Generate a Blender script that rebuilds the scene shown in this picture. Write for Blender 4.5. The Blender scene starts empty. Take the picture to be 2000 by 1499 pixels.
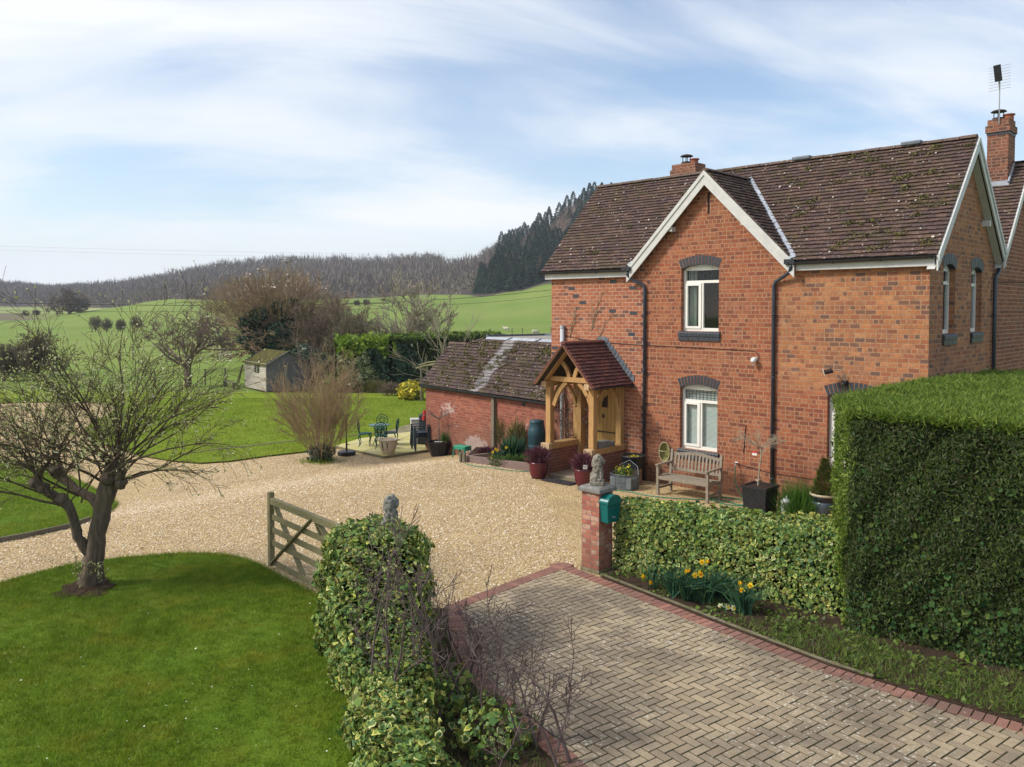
import bpy, bmesh, math, random
import numpy as np
from mathutils import Vector, Matrix
from mathutils.geometry import tessellate_polygon
C = bpy.context.scene.collection
sc = bpy.context.scene
PI = math.pi
# ------------------------------------------------------------------ camera
cam = bpy.data.cameras.new("Camera"); camo = bpy.data.objects.new("Camera", cam); C.objects.link(camo)
camo.location = (0, 0, 4.0); camo.rotation_euler = (math.radians(88), 0, 0)
cam.lens = 28.8; cam.sensor_width = 36; cam.shift_y = -0.0433; cam.clip_start = 0.1; cam.clip_end = 6000
sc.camera = camo
# ------------------------------------------------------------------ sun and sky
SUN_DIR = Vector((-0.93, -0.16, 0.0)).normalized() * math.cos(math.radians(40)) + Vector((0, 0, math.sin(math.radians(40))))
sl = bpy.data.lights.new("Sun", 'SUN'); slo = bpy.data.objects.new("Sun", sl); C.objects.link(slo)
sl.energy = 3.1; sl.angle = math.radians(12); sl.color = (1.0, 0.95, 0.87)
slo.rotation_euler = SUN_DIR.to_track_quat('Z', 'Y').to_euler()
w = bpy.data.worlds.new("World"); sc.world = w; w.use_nodes = True
wn = w.node_tree; wn.nodes.clear()
def N(nt, t, **kw):
    n = nt.nodes.new(t)
    for k, v in kw.items():
        if k in n.inputs: n.inputs[k].default_value = v
        else: setattr(n, k, v)
    return n
def mth(nt, op, a, b=None, c=None, clamp=False):
    n = nt.nodes.new('ShaderNodeMath'); n.operation = op; n.use_clamp = clamp
    for i, v in enumerate((a, b, c)):
        if v is None: continue
        if isinstance(v, (int, float)): n.inputs[i].default_value = v
        else: nt.links.new(v, n.inputs[i])
    return n.outputs[0]
def mix(nt, fac, a, b, mode='MIX'):
    n = nt.nodes.new('ShaderNodeMix'); n.data_type = 'RGBA'; n.blend_type = mode
    for s, v in ((n.inputs[0], fac), (n.inputs[6], a), (n.inputs[7], b)):
        if isinstance(v, (int, float)): s.default_value = v
        elif isinstance(v, (tuple, list)): s.default_value = (*v[:3], 1)
        else: nt.links.new(v, s)
    return n.outputs[2]
def ramp(nt, fac, stops, interp='LINEAR'):
    n = nt.nodes.new('ShaderNodeValToRGB'); n.color_ramp.interpolation = interp
    el = n.color_ramp.elements
    while len(el) < len(stops): el.new(0.5)
    for e_, (p, c) in zip(el, stops):
        e_.position = p; e_.color = (*c[:3], 1) if isinstance(c, (tuple, list)) else (c, c, c, 1)
    nt.links.new(fac, n.inputs[0]); return n.outputs[0]
sky = N(wn, 'ShaderNodeTexSky', sky_type='NISHITA', sun_disc=False, sun_elevation=math.radians(40), sun_rotation=math.atan2(SUN_DIR.x, SUN_DIR.y), air_density=1.0, dust_density=0.8, ozone_density=1.6)
bg = N(wn, 'ShaderNodeBackground', Strength=0.142); wo = N(wn, 'ShaderNodeOutputWorld')
tc = N(wn, 'ShaderNodeTexCoord'); sep = N(wn, 'ShaderNodeSeparateXYZ'); wn.links.new(tc.outputs['Generated'], sep.inputs[0])
den = mth(wn, 'ADD', mth(wn, 'MAXIMUM', sep.outputs[2], 0.0), 0.30)
u = mth(wn, 'DIVIDE', sep.outputs[0], den); v = mth(wn, 'DIVIDE', sep.outputs[1], den)
cb = N(wn, 'ShaderNodeCombineXYZ')
wn.links.new(mth(wn, 'ADD', mth(wn, 'MULTIPLY', u, 0.80), mth(wn, 'MULTIPLY', v, 0.30)), cb.inputs[0])
wn.links.new(mth(wn, 'ADD', mth(wn, 'MULTIPLY', v, 2.1), mth(wn, 'MULTIPLY', u, -0.55)), cb.inputs[1])
n1 = N(wn, 'ShaderNodeTexNoise', Scale=1.15, Detail=10.0, Roughness=0.55, Distortion=0.45); wn.links.new(cb.outputs[0], n1.inputs['Vector'])
n2 = N(wn, 'ShaderNodeTexNoise', Scale=0.55, Detail=3.0, Roughness=0.5); wn.links.new(cb.outputs[0], n2.inputs['Vector'])
cl = mth(wn, 'ADD', mth(wn, 'MULTIPLY', n1.outputs[0], 0.62), mth(wn, 'MULTIPLY', n2.outputs[0], 0.5))
cl = mth(wn, 'SUBTRACT', cl, mth(wn, 'MULTIPLY', sep.outputs[0], 0.10))
cf = ramp(wn, cl, [(0.43, 0.10), (0.50, 0.32), (0.58, 0.72), (0.68, 1.0)])
lo = ramp(wn, sep.outputs[2], [(0.0, 0.75), (0.08, 0.38), (0.25, 0.0)])
cf = mth(wn, 'MAXIMUM', cf, mth(wn, 'MULTIPLY', lo, 0.9))
SKYC = N(wn, 'ShaderNodeHueSaturation', Saturation=1.05, Value=1.0); wn.links.new(sky.outputs[0], SKYC.inputs['Color'])
cloudc = mix(wn, n2.outputs[0], (4.8, 5.05, 5.4), (6.0, 6.15, 6.3))
wn.links.new(mix(wn, cf, mix(wn, 1.0, SKYC.outputs[0], (1.0, 1.0, 1.0), 'MULTIPLY'), cloudc), bg.inputs[0])
wn.links.new(bg.outputs[0], wo.inputs[0])
vs = sc.view_settings; vs.view_transform = 'Standard'; vs.look = 'None'; vs.gamma = 1.0; vs.exposure = 0.38
try: sc.cycles.max_bounces = 6; sc.cycles.transparent_max_bounces = 10; sc.cycles.volume_bounces = 0
except Exception: pass

# ------------------------------------------------------------------ places on the ground
FP = 1600.0; TH = math.radians(2); YC = 607 + FP * math.tan(TH)
HA = math.radians(45.5)
E_ = np.array([math.sin(HA), -math.cos(HA)]); N_ = np.array([math.cos(HA), math.sin(HA)])
O_ = np.array([1.024, 21.247]); HROT = math.atan2(E_[1], E_[0])
O2R = math.atan2(-0.8, 0.6)
def L(s, t, z=0.0): p = O_ + E_ * s + N_ * t; return Vector((p[0], p[1], z))
def sm(x): x = np.clip(x, 0, 1); return x * x * (3 - 2 * x)
TPX = [-900, 0, 100, 200, 330, 450, 560, 700, 850, 940, 1000, 1075, 1150, 1400, 3000]
TY = [60, 180, 240, 280, 320, 380, 450, 550, 700, 900, 1400]
TZ = np.array([
 [-.55, -.55, .5, 2, 2.5, 3, 4, 8, 22, 25, 20],
 [-.55, -.55, .8, 2.5, 3, 3, 4, 8, 20, 24, 20],
 [-.55, -.55, .9, 2.6, 3.2, 3, 4, 8, 16, 22, 20],
 [-.55, -.4, 3.4, 4.6, 4, 3.5, 4, 9, 19, 22, 20],
 [-.55, -.3, 5.5, 8.3, 8, 6, 8, 14, 26, 28, 20],
 [-.55, .3, 4.6, 7.6, 7.8, 8, 12, 20, 35, 33, 20],
 [-.55, 0, 2.5, 5, 7.5, 9, 14, 24, 39, 35, 20],
 [-.55, .5, 3, 6, 8, 9.5, 14, 24, 38, 35, 20],
 [-.55, .5, 4, 7, 9.6, 12, 17, 28, 40, 42, 30],
 [-.55, .6, 4.5, 8, 10.5, 16, 23, 30, 44, 44, 30],
 [-.55, .8, 5.5, 9.5, 13, 22, 33, 43, 48, 46, 30],
 [-.55, 1, 7, 12.3, 18, 31, 43, 54, 56, 50, 30],
 [-.55, 1.2, 8, 14, 23, 40, 57, 68, 68, 55, 30],
 [-.55, 1.5, 10, 18, 28, 42, 58, 68, 75, 60, 30],
 [-.55, 1.5, 10, 18, 28, 42, 58, 68, 75, 60, 30]])
def zg(X, Y):
    X = np.asarray(X, float); Y = np.asarray(Y, float)
    s = (X - O_[0]) * E_[0] + (Y - O_[1]) * E_[1]
    z = -0.55 * sm((-s - 1.5) / 4.5)
    Yc = np.maximum(Y, 60.0)
    px = 1000 + 1600 * X / Yc
    xi = np.interp(px, TPX, range(len(TPX))); yi = np.interp(np.clip(Y, 60, 1400), TY, range(len(TY)))
    x0 = np.clip(np.floor(xi).astype(int), 0, len(TPX) - 2); y0 = np.clip(np.floor(yi).astype(int), 0, len(TY) - 2)
    fx = xi - x0; fy = yi - y0; fx = fx * fx * (3 - 2 * fx) * .6 + fx * .4; fy = fy * fy * (3 - 2 * fy) * .35 + fy * .65
    T = TZ + .55
    h = (T[x0, y0] * (1 - fx) + T[x0 + 1, y0] * fx) * (1 - fy) + (T[x0, y0 + 1] * (1 - fx) + T[x0 + 1, y0 + 1] * fx) * fy
    h = h + np.where(Y > 90, .35 * np.sin(X * .045 + Y * .013) * np.clip((Y - 90) / 200, 0, 1), 0)
    return z + np.where(Y > 60, h, 0)
def ray(x, y):
    a = (x - 1000) / FP; b = (YC - y) / FP
    return Vector((a, math.cos(TH) + b * math.sin(TH), b * math.cos(TH) - math.sin(TH)))
def at(x, y, z):                       # point seen at (x, y) at height z
    d = ray(x, y); return Vector((0, 0, 4.0)) + d * ((z - 4.0) / d.z)
def G(x, y, dz=0.0):                   # point of the near ground seen at (x, y)
    z = 0.0
    for i in range(12):
        p = at(x, y, z + dz); z = float(zg(p.x, p.y))
    p.z = z + dz; return p
def GT(x, y):                          # far terrain: march
    d = ray(x, y); k = 20.0
    while k < 1500:
        p = Vector((0, 0, 4.0)) + d * k
        if p.z < float(zg(p.x, p.y)): break
        k += max(.25, k * .004)
    return p
def at_depth(x, y, Y): d = ray(x, y); return Vector((0, 0, 4.0)) + d * (Y / d.y)

# ------------------------------------------------------------------ materials
def new(name, rough=0.8, spec=0.3):
    m = bpy.data.materials.new(name); m.use_nodes = True; nt = m.node_tree
    b = nt.nodes['Principled BSDF']; b.inputs['Roughness'].default_value = rough
    b.inputs['Specular IOR Level'].default_value = spec
    return m, nt, b
def objc(nt): return N(nt, 'ShaderNodeTexCoord').outputs['Object']
def noise(nt, vec, scale, detail=4.0, rough=0.5, dist=0.0):
    n = N(nt, 'ShaderNodeTexNoise', Scale=scale, Detail=detail, Roughness=rough, Distortion=dist); nt.links.new(vec, n.inputs['Vector']); return n.outputs[0]
def bump(nt, b, h, strength=0.5, dist=0.01):
    n = N(nt, 'ShaderNodeBump', Strength=strength, Distance=dist); nt.links.new(h, n.inputs['Height']); nt.links.new(n.outputs[0], b.inputs['Normal'])
def flat(name, col, rough=0.6, spec=0.3, var=0.25, scale=6.0, bmp=0.15, col2=None, metal=0.0, bd=0.005):
    m, nt, b = new(name, rough, spec); v_ = objc(nt)
    n_ = noise(nt, v_, scale, 6.0, 0.6)
    c2 = col2 or tuple(c * (1 - var) for c in col)
    f = ramp(nt, n_, [(0.35, 0), (0.65, 1)])
    nt.links.new(mix(nt, f, col, c2), b.inputs['Base Color']); b.inputs['Metallic'].default_value = metal
    if bmp: bump(nt, b, noise(nt, v_, scale * 6, 4.0), bmp, bd)
    return m
def leafmat(name, cols, rough=0.55, trans=0.25, spec=0.25, patch=None, pscale=1.0):
    m, nt, b = new(name, rough, spec)
    g = N(nt, 'ShaderNodeNewGeometry')
    k = len(cols); c = ramp(nt, g.outputs['Random Per Island'], [(i / k, col) for i, col in enumerate(cols)], 'CONSTANT')
    if patch:
        f = ramp(nt, noise(nt, g.outputs['Position'], pscale, 3.0), [(0.50, 0), (0.66, 1)]); c = mix(nt, f, c, mix(nt, .75, c, patch)); f2 = ramp(nt, noise(nt, g.outputs['Position'], pscale * 3.3, 5.0, .65), [(0.42, 0), (0.60, 1)]); c = mix(nt, mth(nt, 'MULTIPLY', f2, .62), c, tuple(x * .62 for x in cols[0]))
    nt.links.new(c, b.inputs['Base Color'])
    if trans:
        t = N(nt, 'ShaderNodeBsdfTranslucent'); nt.links.new(c, t.inputs[0]); ms = N(nt, 'ShaderNodeMixShader', Fac=trans)
        nt.links.new(b.outputs[0], ms.inputs[1]); nt.links.new(t.outputs[0], ms.inputs[2]); nt.links.new(ms.outputs[0], nt.nodes['Material Output'].inputs[0])
    return m
def wood(name, c1, c2, scale=(3, 3, 30), rough=0.7, bmp=0.3):
    m, nt, b = new(name, rough, 0.25); v_ = objc(nt)
    mp = N(nt, 'ShaderNodeMapping'); mp.inputs['Scale'].default_value = scale; nt.links.new(v_, mp.inputs[0])
    n_ = noise(nt, mp.outputs[0], 1.6, 8.0, 0.65, 0.6)
    f = ramp(nt, n_, [(0.3, 0), (0.7, 1)]); c = mix(nt, f, c1, c2)
    g = N(nt, 'ShaderNodeNewGeometry'); c = mix(nt, mth(nt, 'MULTIPLY', g.outputs['Random Per Island'], .35), c, tuple(x * .6 for x in c2))
    nt.links.new(c, b.inputs['Base Color']); bump(nt, b, n_, bmp, 0.004); return m
def brick(name, pal, mortar, bw=0.198, rh=0.0895, ms=0.011, pal2=None, lime=None, dirt=(.10, .06, .045), squash=0.5, sq=3, dark=None, stain=0.35, band=None):
    m, nt, b = new(name, 0.88, 0.2); v_ = objc(nt)
    sp = N(nt, 'ShaderNodeSeparateXYZ'); nt.links.new(v_, sp.inputs[0])
    wob = noise(nt, v_, 14.0, 3.0); wob2 = noise(nt, v_, 3.1, 2.0)
    uu = mth(nt, 'ADD', mth(nt, 'ADD', sp.outputs[0], sp.outputs[1]), mth(nt, 'MULTIPLY', wob, 0.012))
    vv = mth(nt, 'ADD', sp.outputs[2], mth(nt, 'ADD', mth(nt, 'MULTIPLY', wob, 0.008), mth(nt, 'MULTIPLY', wob2, 0.02)))
    cc = N(nt, 'ShaderNodeCombineXYZ'); nt.links.new(uu, cc.inputs[0]); nt.links.new(vv, cc.inputs[1])
    bt = N(nt, 'ShaderNodeTexBrick', offset=0.5, offset_frequency=2, squash=squash, squash_frequency=sq)
    for k_, x in (('Scale', 1.0), ('Mortar Size', ms), ('Mortar Smooth', 0.25), ('Bias', 0.0), ('Brick Width', bw), ('Row Height', rh)): bt.inputs[k_].default_value = x
    bt.inputs['Color1'].default_value = (0, 0, 0, 1); bt.inputs['Color2'].default_value = (1, 1, 1, 1)
    nt.links.new(cc.outputs[0], bt.inputs[0])
    k = len(pal); bc = ramp(nt, bt.outputs[0], [(i / k, c) for i, c in enumerate(pal)], 'CONSTANT')
    if pal2:
        k = len(pal2[0]); b2 = ramp(nt, bt.outputs[0], [(i / k, c) for i, c in enumerate(pal2[0])], 'CONSTANT')
        # newer brickwork to the right and above a line
        fx = mth(nt, 'MULTIPLY', mth(nt, 'SUBTRACT', uu, pal2[1]), 12.0, clamp=True)
        fz = mth(nt, 'MULTIPLY', mth(nt, 'SUBTRACT', vv, mth(nt, 'SUBTRACT', pal2[2], mth(nt, 'MULTIPLY', mth(nt, 'GREATER_THAN', uu, 9.14), .9))), 6.0, clamp=True)
        if pal2[1] < 0: f = fz
        else: f = mth(nt, 'MULTIPLY', fx, fz)
        bc = mix(nt, f, bc, b2)
    big = noise(nt, v_, 0.9, 5.0, 0.6)
    bc = mix(nt, mth(nt, 'MULTIPLY', ramp(nt, big, [(0.42, 0), (0.7, 1)]), stain), bc, dirt)
    fine = noise(nt, v_, 28.0, 4.0, 0.6); bc = mix(nt, mth(nt, 'MULTIPLY', ramp(nt, fine, [(0.4, 0), (0.75, 1)]), .4), bc, tuple(x * .5 for x in pal[0]))
    mc = mix(nt, ramp(nt, fine, [(0.4, 0), (0.65, 1)]), mortar, tuple(x * .62 for x in mortar))
    mf = bt.outputs['Fac']; mf2 = mth(nt, 'MULTIPLY', mf, ramp(nt, noise(nt, v_, 5.0, 3.0), [(.3, .68), (.6, 1.0)]))
    c = mix(nt, mf2, bc, mc)
    if lime:
        for (u0, v0, ru, rv, st) in lime:
            du = mth(nt, 'DIVIDE', mth(nt, 'SUBTRACT', sp.outputs[0], u0), ru); dv = mth(nt, 'DIVIDE', mth(nt, 'SUBTRACT', sp.outputs[2], v0), rv)
            r2 = mth(nt, 'SUBTRACT', 1.0, mth(nt, 'ADD', mth(nt, 'MULTIPLY', du, du), mth(nt, 'MULTIPLY', dv, dv)), clamp=True)
            f = mth(nt, 'MULTIPLY', r2, st); f = mth(nt, 'GREATER_THAN', mth(nt, 'ADD', f, mth(nt, 'MULTIPLY', noise(nt, v_, 7.0, 7.0, .75), 1.9)), 1.30)
            c = mix(nt, mth(nt, 'MULTIPLY', f, .62), c, (.58, .50, .46))
    c = mix(nt, mth(nt, 'MULTIPLY', ramp(nt, noise(nt, v_, 7.5, 6.0, .7, .5), [(.48, 0), (.62, 1)]), .30), c, (.13, .06, .045)); ef = ramp(nt, noise(nt, v_, 2.3, 8.0, 0.72), [(0.57, 0), (0.68, 1)])
    c = mix(nt, mth(nt, 'MULTIPLY', ef, .17), c, (.48, .38, .31))
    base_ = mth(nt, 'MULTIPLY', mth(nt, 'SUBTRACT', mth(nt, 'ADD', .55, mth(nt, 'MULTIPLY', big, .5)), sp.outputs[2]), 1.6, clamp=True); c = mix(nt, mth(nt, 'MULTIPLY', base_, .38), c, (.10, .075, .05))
    nt.links.new(c, b.inputs['Base Color'])
    hh = mth(nt, 'SUBTRACT', mth(nt, 'MULTIPLY', fine, .35), mf); bump(nt, b, hh, 0.55, 0.012)
    return m
def tilemat(name, cols, moss=0.5, lichen=0.5, streak=None):
    m, nt, b = new(name, 0.85, 0.25); g = N(nt, 'ShaderNodeNewGeometry'); v_ = objc(nt)
    k = len(cols); c = ramp(nt, g.outputs['Random Per Island'], [(i / k, x) for i, x in enumerate(cols)], 'CONSTANT')
    n_ = noise(nt, v_, 22.0, 5.0, .65); c = mix(nt, mth(nt, 'MULTIPLY', ramp(nt, n_, [(.35, 0), (.7, 1)]), .5), c, tuple(x * 1.7 for x in cols[0]))
    if streak:
        sp = N(nt, 'ShaderNodeSeparateXYZ'); nt.links.new(v_, sp.inputs[0])
        xx = mth(nt, 'ADD', sp.outputs[0], mth(nt, 'MULTIPLY', noise(nt, v_, 2.5, 3.0), .7))
        f = mth(nt, 'MULTIPLY', mth(nt, 'SUBTRACT', streak[1], mth(nt, 'ABSOLUTE', mth(nt, 'SUBTRACT', xx, streak[0]))), 5.0, clamp=True)
        c = mix(nt, mth(nt, 'MULTIPLY', f, .75), c, (.30, .28, .29))
    mo = mth(nt, 'MULTIPLY', ramp(nt, noise(nt, v_, 2.6, 7.0, .7), [(.47, 0), (.60, 1)]), ramp(nt, noise(nt, v_, 17.0, 4.0, .7), [(.45, 0), (.6, 1)]))
    c = mix(nt, mth(nt, 'MULTIPLY', mo, moss), c, (.085, .075, .018))
    li = ramp(nt, noise(nt, v_, 19.0, 3.0, .6), [(.655, 0), (.675, 1)]); li2 = ramp(nt, noise(nt, v_, 1.1, 2.0), [(.35, .3), (.6, 1)])
    c = mix(nt, mth(nt, 'MULTIPLY', mth(nt, 'MULTIPLY', li, li2), lichen), c, (.60, .52, .44))
    nt.links.new(c, b.inputs['Base Color']); bump(nt, b, n_, .4, .006); return m
M = {}
RED = [(.36, .125, .068), (.29, .095, .058), (.40, .15, .078), (.24, .085, .055), (.33, .115, .062), (.41, .17, .095), (.30, .10, .055), (.20, .075, .055), (.37, .135, .075), (.34, .12, .066)]
ORG = [(.45, .185, .075), (.40, .155, .066), (.35, .125, .06), (.49, .225, .10), (.27, .10, .055), (.43, .175, .07), (.19, .10, .068), (.38, .155, .075), (.47, .20, .085), (.33, .13, .068), (.15, .09, .07), (.42, .17, .07), (.36, .16, .085)]
LEFT = [(.38, .13, .078), (.33, .105, .065), (.42, .16, .092), (.40, .14, .08), (.30, .105, .07), (.44, .19, .12), (.36, .12, .07), (.34, .115, .07), (.42, .15, .085), (.37, .14, .085), (.17, .085, .075), (.39, .135, .08)]
RED = [(r * .97, g * .88, b * .80) for r, g, b in RED]; LEFT = [(r, g * .97, b * .84) for r, g, b in LEFT]
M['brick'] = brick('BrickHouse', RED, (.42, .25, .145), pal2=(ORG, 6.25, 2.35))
M['brick_left'] = brick('BrickLeft', LEFT, (.52, .34, .24), squash=1.0, sq=2, stain=.15)
M['brick_side'] = brick('BrickSide', ORG, (.42, .27, .18), bw=.20, squash=.6, sq=2, stain=.4)
M['brick_rear'] = brick('BrickRear', [tuple(x * .8 for x in c) for c in RED], (.45, .30, .22), stain=.45)
M['brick_out'] = brick('BrickOutbuilding', [(.28, .085, .055), (.33, .11, .065), (.24, .075, .05), (.30, .10, .062), (.37, .14, .085), (.26, .08, .05)], (.40, .20, .15), rh=.083, ms=.008, squash=1.0, lime=[(-3.45, -.02, .85, .42, .75), (-5.0, .95, .75, .35, .40), (-4.6, .55, .5, .3, .22), (-1.1, .7, .6, .6, .28)], stain=.25)
M['brick_porch'] = brick('BrickPorch', [(.33, .10, .065), (.26, .08, .055), (.38, .13, .08), (.30, .10, .06)], (.42, .26, .20), rh=.075, ms=.009)
M['brick_pier'] = brick('BrickPier', [(.50, .20, .13), (.42, .13, .09), (.55, .30, .20), (.48, .17, .11), (.36, .11, .085), (.52, .33, .24), (.46, .16, .10)], (.30, .22, .18), bw=.16, rh=.074, ms=.007, squash=.6, sq=2, stain=.1)
M['brick_chim'] = brick('BrickChimney', [(.20, .085, .055), (.28, .11, .065), (.13, .065, .05), (.24, .09, .055)], (.38, .22, .15), rh=.075)
M['tile'] = tilemat('RoofTiles', [(.080, .049, .044), (.105, .062, .052), (.058, .038, .037), (.088, .055, .048), (.125, .075, .058), (.07, .046, .044)], .8, .75)
M['tile_out'] = tilemat('OutbuildingTiles', [(.060, .038, .034), (.076, .047, .040), (.044, .030, .030), (.068, .045, .040)], 1.0, .95, streak=(-2.95, .34))
M['tile_porch'] = tilemat('PorchTiles', [(.115, .045, .038), (.09, .036, .034), (.14, .055, .042), (.075, .034, .034)], .15, .0)
M['ridge'] = tilemat('RidgeTiles', [(.10, .066, .056), (.125, .08, .065), (.08, .056, .05)], .8, 1.0)
M['ridge_porch'] = flat('PorchRidge', (.20, .075, .055), .8, .2, .4, 20)
M['blue'] = flat('BlueBrick', (.045, .05, .065), .45, .45, .4, 20, .3)
M['joint'] = flat('ArchJoint', (.50, .22, .11), .9)
M['upvc'] = flat('WhiteFrame', (.78, .76, .70), .35, .4, .06, 3, 0)
M['barge'] = flat('WhiteBoard', (.58, .57, .545), .5, .3, .14, 5, .1)
M['gutter'] = flat('BlackGutter', (.022, .024, .030), .35, .5, .3, 5, 0)
M['gutter2'] = flat('BlueBlackPipe', (.035, .045, .065), .35, .5, .3, 5, 0)
M['lead'] = flat('Lead', (.15, .17, .20), .5, .4, .35, 8, .3)
M['leadlight'] = flat('LeadPale', (.42, .45, .50), .45, .4, .3, 6, .2)
M['felt'] = flat('RoofFelt', (.34, .31, .27), .9, .1, .25, 4)
M['clay'] = flat('ClayPot', (.38, .13, .075), .8, .2, .3, 12)
M['metal'] = flat('GalvMetal', (.45, .45, .44), .35, .5, .3, 10, .1, metal=.8)
M['rust'] = flat('DarkMetal', (.06, .045, .04), .7, .3, .4, 14)
M['black'] = flat('BlackPlastic', (.018, .019, .022), .45, .4, .3, 6, .05)
M['darkroom'] = flat('DarkRoom', (.02, .02, .02), .9, .1, .2, 2, 0)
M['curtain'] = flat('Curtain', (.50, .55, .48), .9, .1, .2, 9)
M['blind'] = flat('BlindSlats', (.62, .68, .66), .5, .3, .05, 3, 0)
M['oak'] = wood('OakFrame', (.56, .34, .135), (.34, .18, .07), (11, 11, 1.6), .75, .6)
M['oakpale'] = wood('OakEndGrain', (.58, .42, .26), (.44, .28, .15), (9, 9, 9))
M['door'] = wood('OakDoor', (.60, .37, .125), (.50, .28, .085), (14, 14, 1.0))
M['teak'] = wood('WeatheredTeak', (.36, .31, .25), (.20, .16, .11), (14, 14, 14))
M['gatewood'] = wood('GateWood', (.27, .235, .13), (.17, .15, .07), (6, 6, 6))
M['sleeper'] = wood('Sleeper', (.27, .19, .17), (.15, .10, .085), (4, 4, 18))
M['post'] = wood('WeatheredPost', (.24, .21, .15), (.14, .12, .085), (14, 14, 2))
M['shedlit'] = wood('ShedBoardsLit', (.52, .47, .38), (.36, .32, .26), (2, 2, 12))  # boards facing the sun: its light is painted into the paler tone
M['shedshade'] = wood('ShedBoardsShade', (.20, .19, .19), (.12, .115, .12), (2, 2, 12))  # boards turned from the sun: their shade is painted in as darker grey
M['mossroof'] = flat('MossyFelt', (.10, .095, .02), .95, .1, .3, 3, .6, col2=(.055, .045, .022), bd=.03)
M['stone'] = flat('LionStone', (.36, .32, .26), .95, .15, .5, 9, .8, col2=(.15, .13, .10), bd=.02)
M['capstone'] = flat('CapStone', (.25, .24, .22), .9, .2, .4, 14, .5, col2=(.14, .135, .12))
M['paving'] = flat('PatioSlab', (.52, .46, .26), .85, .2, .3, 2.2, .3, col2=(.46, .41, .12))
M['porchfloor'] = flat('PorchFloor', (.34, .27, .20), .85, .2, .3, 3)
M['soil'] = flat('Soil', (.050, .032, .022), 1, .05, .4, 9, 1.0, col2=(.085, .058, .04), bd=.04); M['joints'] = flat('PavingJoints', (.035, .030, .018), 1, .05, .4, 9, .5, col2=(.05, .05, .02))
M['green_iron'] = flat('GreenIron', (.006, .070, .052), .55, .25, .3, 9, .05)
M['tabletop'] = flat('TableTop', (.07, .16, .15), .4, .4, .3, 9, .05)
M['postbox'] = flat('GreenPaint', (.0, .125, .115), .32, .5, .12, 3, 0)
M['white'] = flat('WhitePlastic', (.75, .74, .70), .4, .4, .08, 5, 0)
M['flue'] = flat('FlueGrey', (.50, .52, .55), .4, .4, .15, 4, 0)
M['greybox'] = flat('PaleGreyBox', (.56, .55, .51), .5, .3, .1, 4, 0)
M['greychair'] = flat('GreyPlastic', (.045, .065, .085), .4, .4, .15, 4, 0)
M['butt'] = flat('WaterButt', (.018, .062, .078), .42, .4, .2, 3, .05)
M['maroon'] = flat('MaroonGlaze', (.115, .012, .022), .22, .6, .3, 4, .05)
M['bluepot'] = flat('BlueGlaze', (.075, .105, .135), .3, .5, .3, 3, .05)
M['navy'] = flat('NavyGlaze', (.012, .016, .045), .25, .5, .3, 3, .05)
M['creampot'] = flat('CreamRim', (.52, .43, .30), .5, .4, .2, 8, .1)
M['stool'] = flat('GreenPlastic', (.03, .26, .16), .45, .4, .1, 4, 0)
M['hose'] = flat('HoseGreen', (.0, .20, .115), .4, .4, .15, 6, 0)
M['mat'] = flat('DoorMat', (.055, .05, .055), .95, .1, .4, 30, .5)
M['trug'] = flat('TrugWood', (.24, .22, .07), .7, .2, .4, 12)
M['trugrim'] = flat('TrugRim', (.50, .45, .26), .7, .2, .3, 12)
M['log'] = flat('LogStump', (.30, .19, .13), .9, .2, .5, 9, .5)
M['enamel'] = flat('GreyEnamel', (.40, .41, .42), .4, .4, .1, 4, 0)
M['wire'] = flat('WireMesh', (.16, .18, .19), .5, .4, .3, 9, .1)
M['red'] = flat('RedPaint', (.55, .035, .03), .5, .4, .1, 4, 0)
M['cable'] = flat('Cable', (.03, .025, .025), .7)
M['concrete'] = flat('ConcreteKerb', (.22, .19, .13), .95, .1, .4, 10, .5, col2=(.13, .12, .06))
M['sheep'] = flat('Wool', (.55, .50, .40), 1, .05, .2, 20, .5)
M['sheepface'] = flat('SheepFace', (.05, .04, .035), .9)
M['bark'] = wood('AppleBark', (.22, .165, .12), (.075, .056, .04), (16, 16, 2.2), .95, 1.0); [setattr(n_.inputs['Distance'], 'default_value', .03) for n_ in M['bark'].node_tree.nodes if n_.type == 'BUMP']
M['twig'] = flat('AppleTwig', (.125, .095, .060), .9, .1, .4, 20, .3, col2=(.075, .058, .042))
M['twigbrown'] = flat('BrownTwig', (.33, .23, .15), .9, .1, .4, 3, .2, col2=(.25, .19, .10))
M['twiggrey'] = flat('GreyTwig', (.24, .18, .15), .9, .1, .4, 6, .2, col2=(.14, .10, .085))
M['twigdark'] = flat('DarkTwig', (.16, .12, .09), .95, .1, .3, .4, 0, col2=(.21, .15, .11))
M['shoot'] = flat('GreyShoot', (.17, .125, .115), .9, .1, .4, 6, .2, col2=(.10, .07, .065))
M['oaktwig'] = flat('OakTwig', (.36, .245, .17), .95, .1, .3, .35, 0, col2=(.28, .22, .13))
M['twigpale'] = flat('PaleTwig', (.38, .32, .26), .9, .1, .3, .6, 0, col2=(.27, .24, .15))
M['bushtwig'] = flat('BushTwig', (.20, .165, .11), .95, .1, .3, .3, 0)
M['bud'] = leafmat('Buds', [(.46, .50, .16), (.56, .58, .28), (.40, .44, .12), (.66, .66, .42)], trans=.35)
M['whitebud'] = leafmat('PaleTips', [(.62, .55, .48), (.50, .42, .36)], trans=.1)
M['grass'] = leafmat('GrassBlades', [(.15, .25, .012), (.19, .295, .016), (.12, .21, .012), (.23, .32, .025), (.165, .265, .014), (.28, .32, .035)], trans=.35, patch=(.32, .31, .03), pscale=1.7)
M['grassfar'] = leafmat('LawnBladesFar', [(.22, .31, .022), (.26, .35, .028), (.18, .27, .018), (.30, .37, .04)], trans=.35, patch=(.34, .38, .035), pscale=.5)
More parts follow.
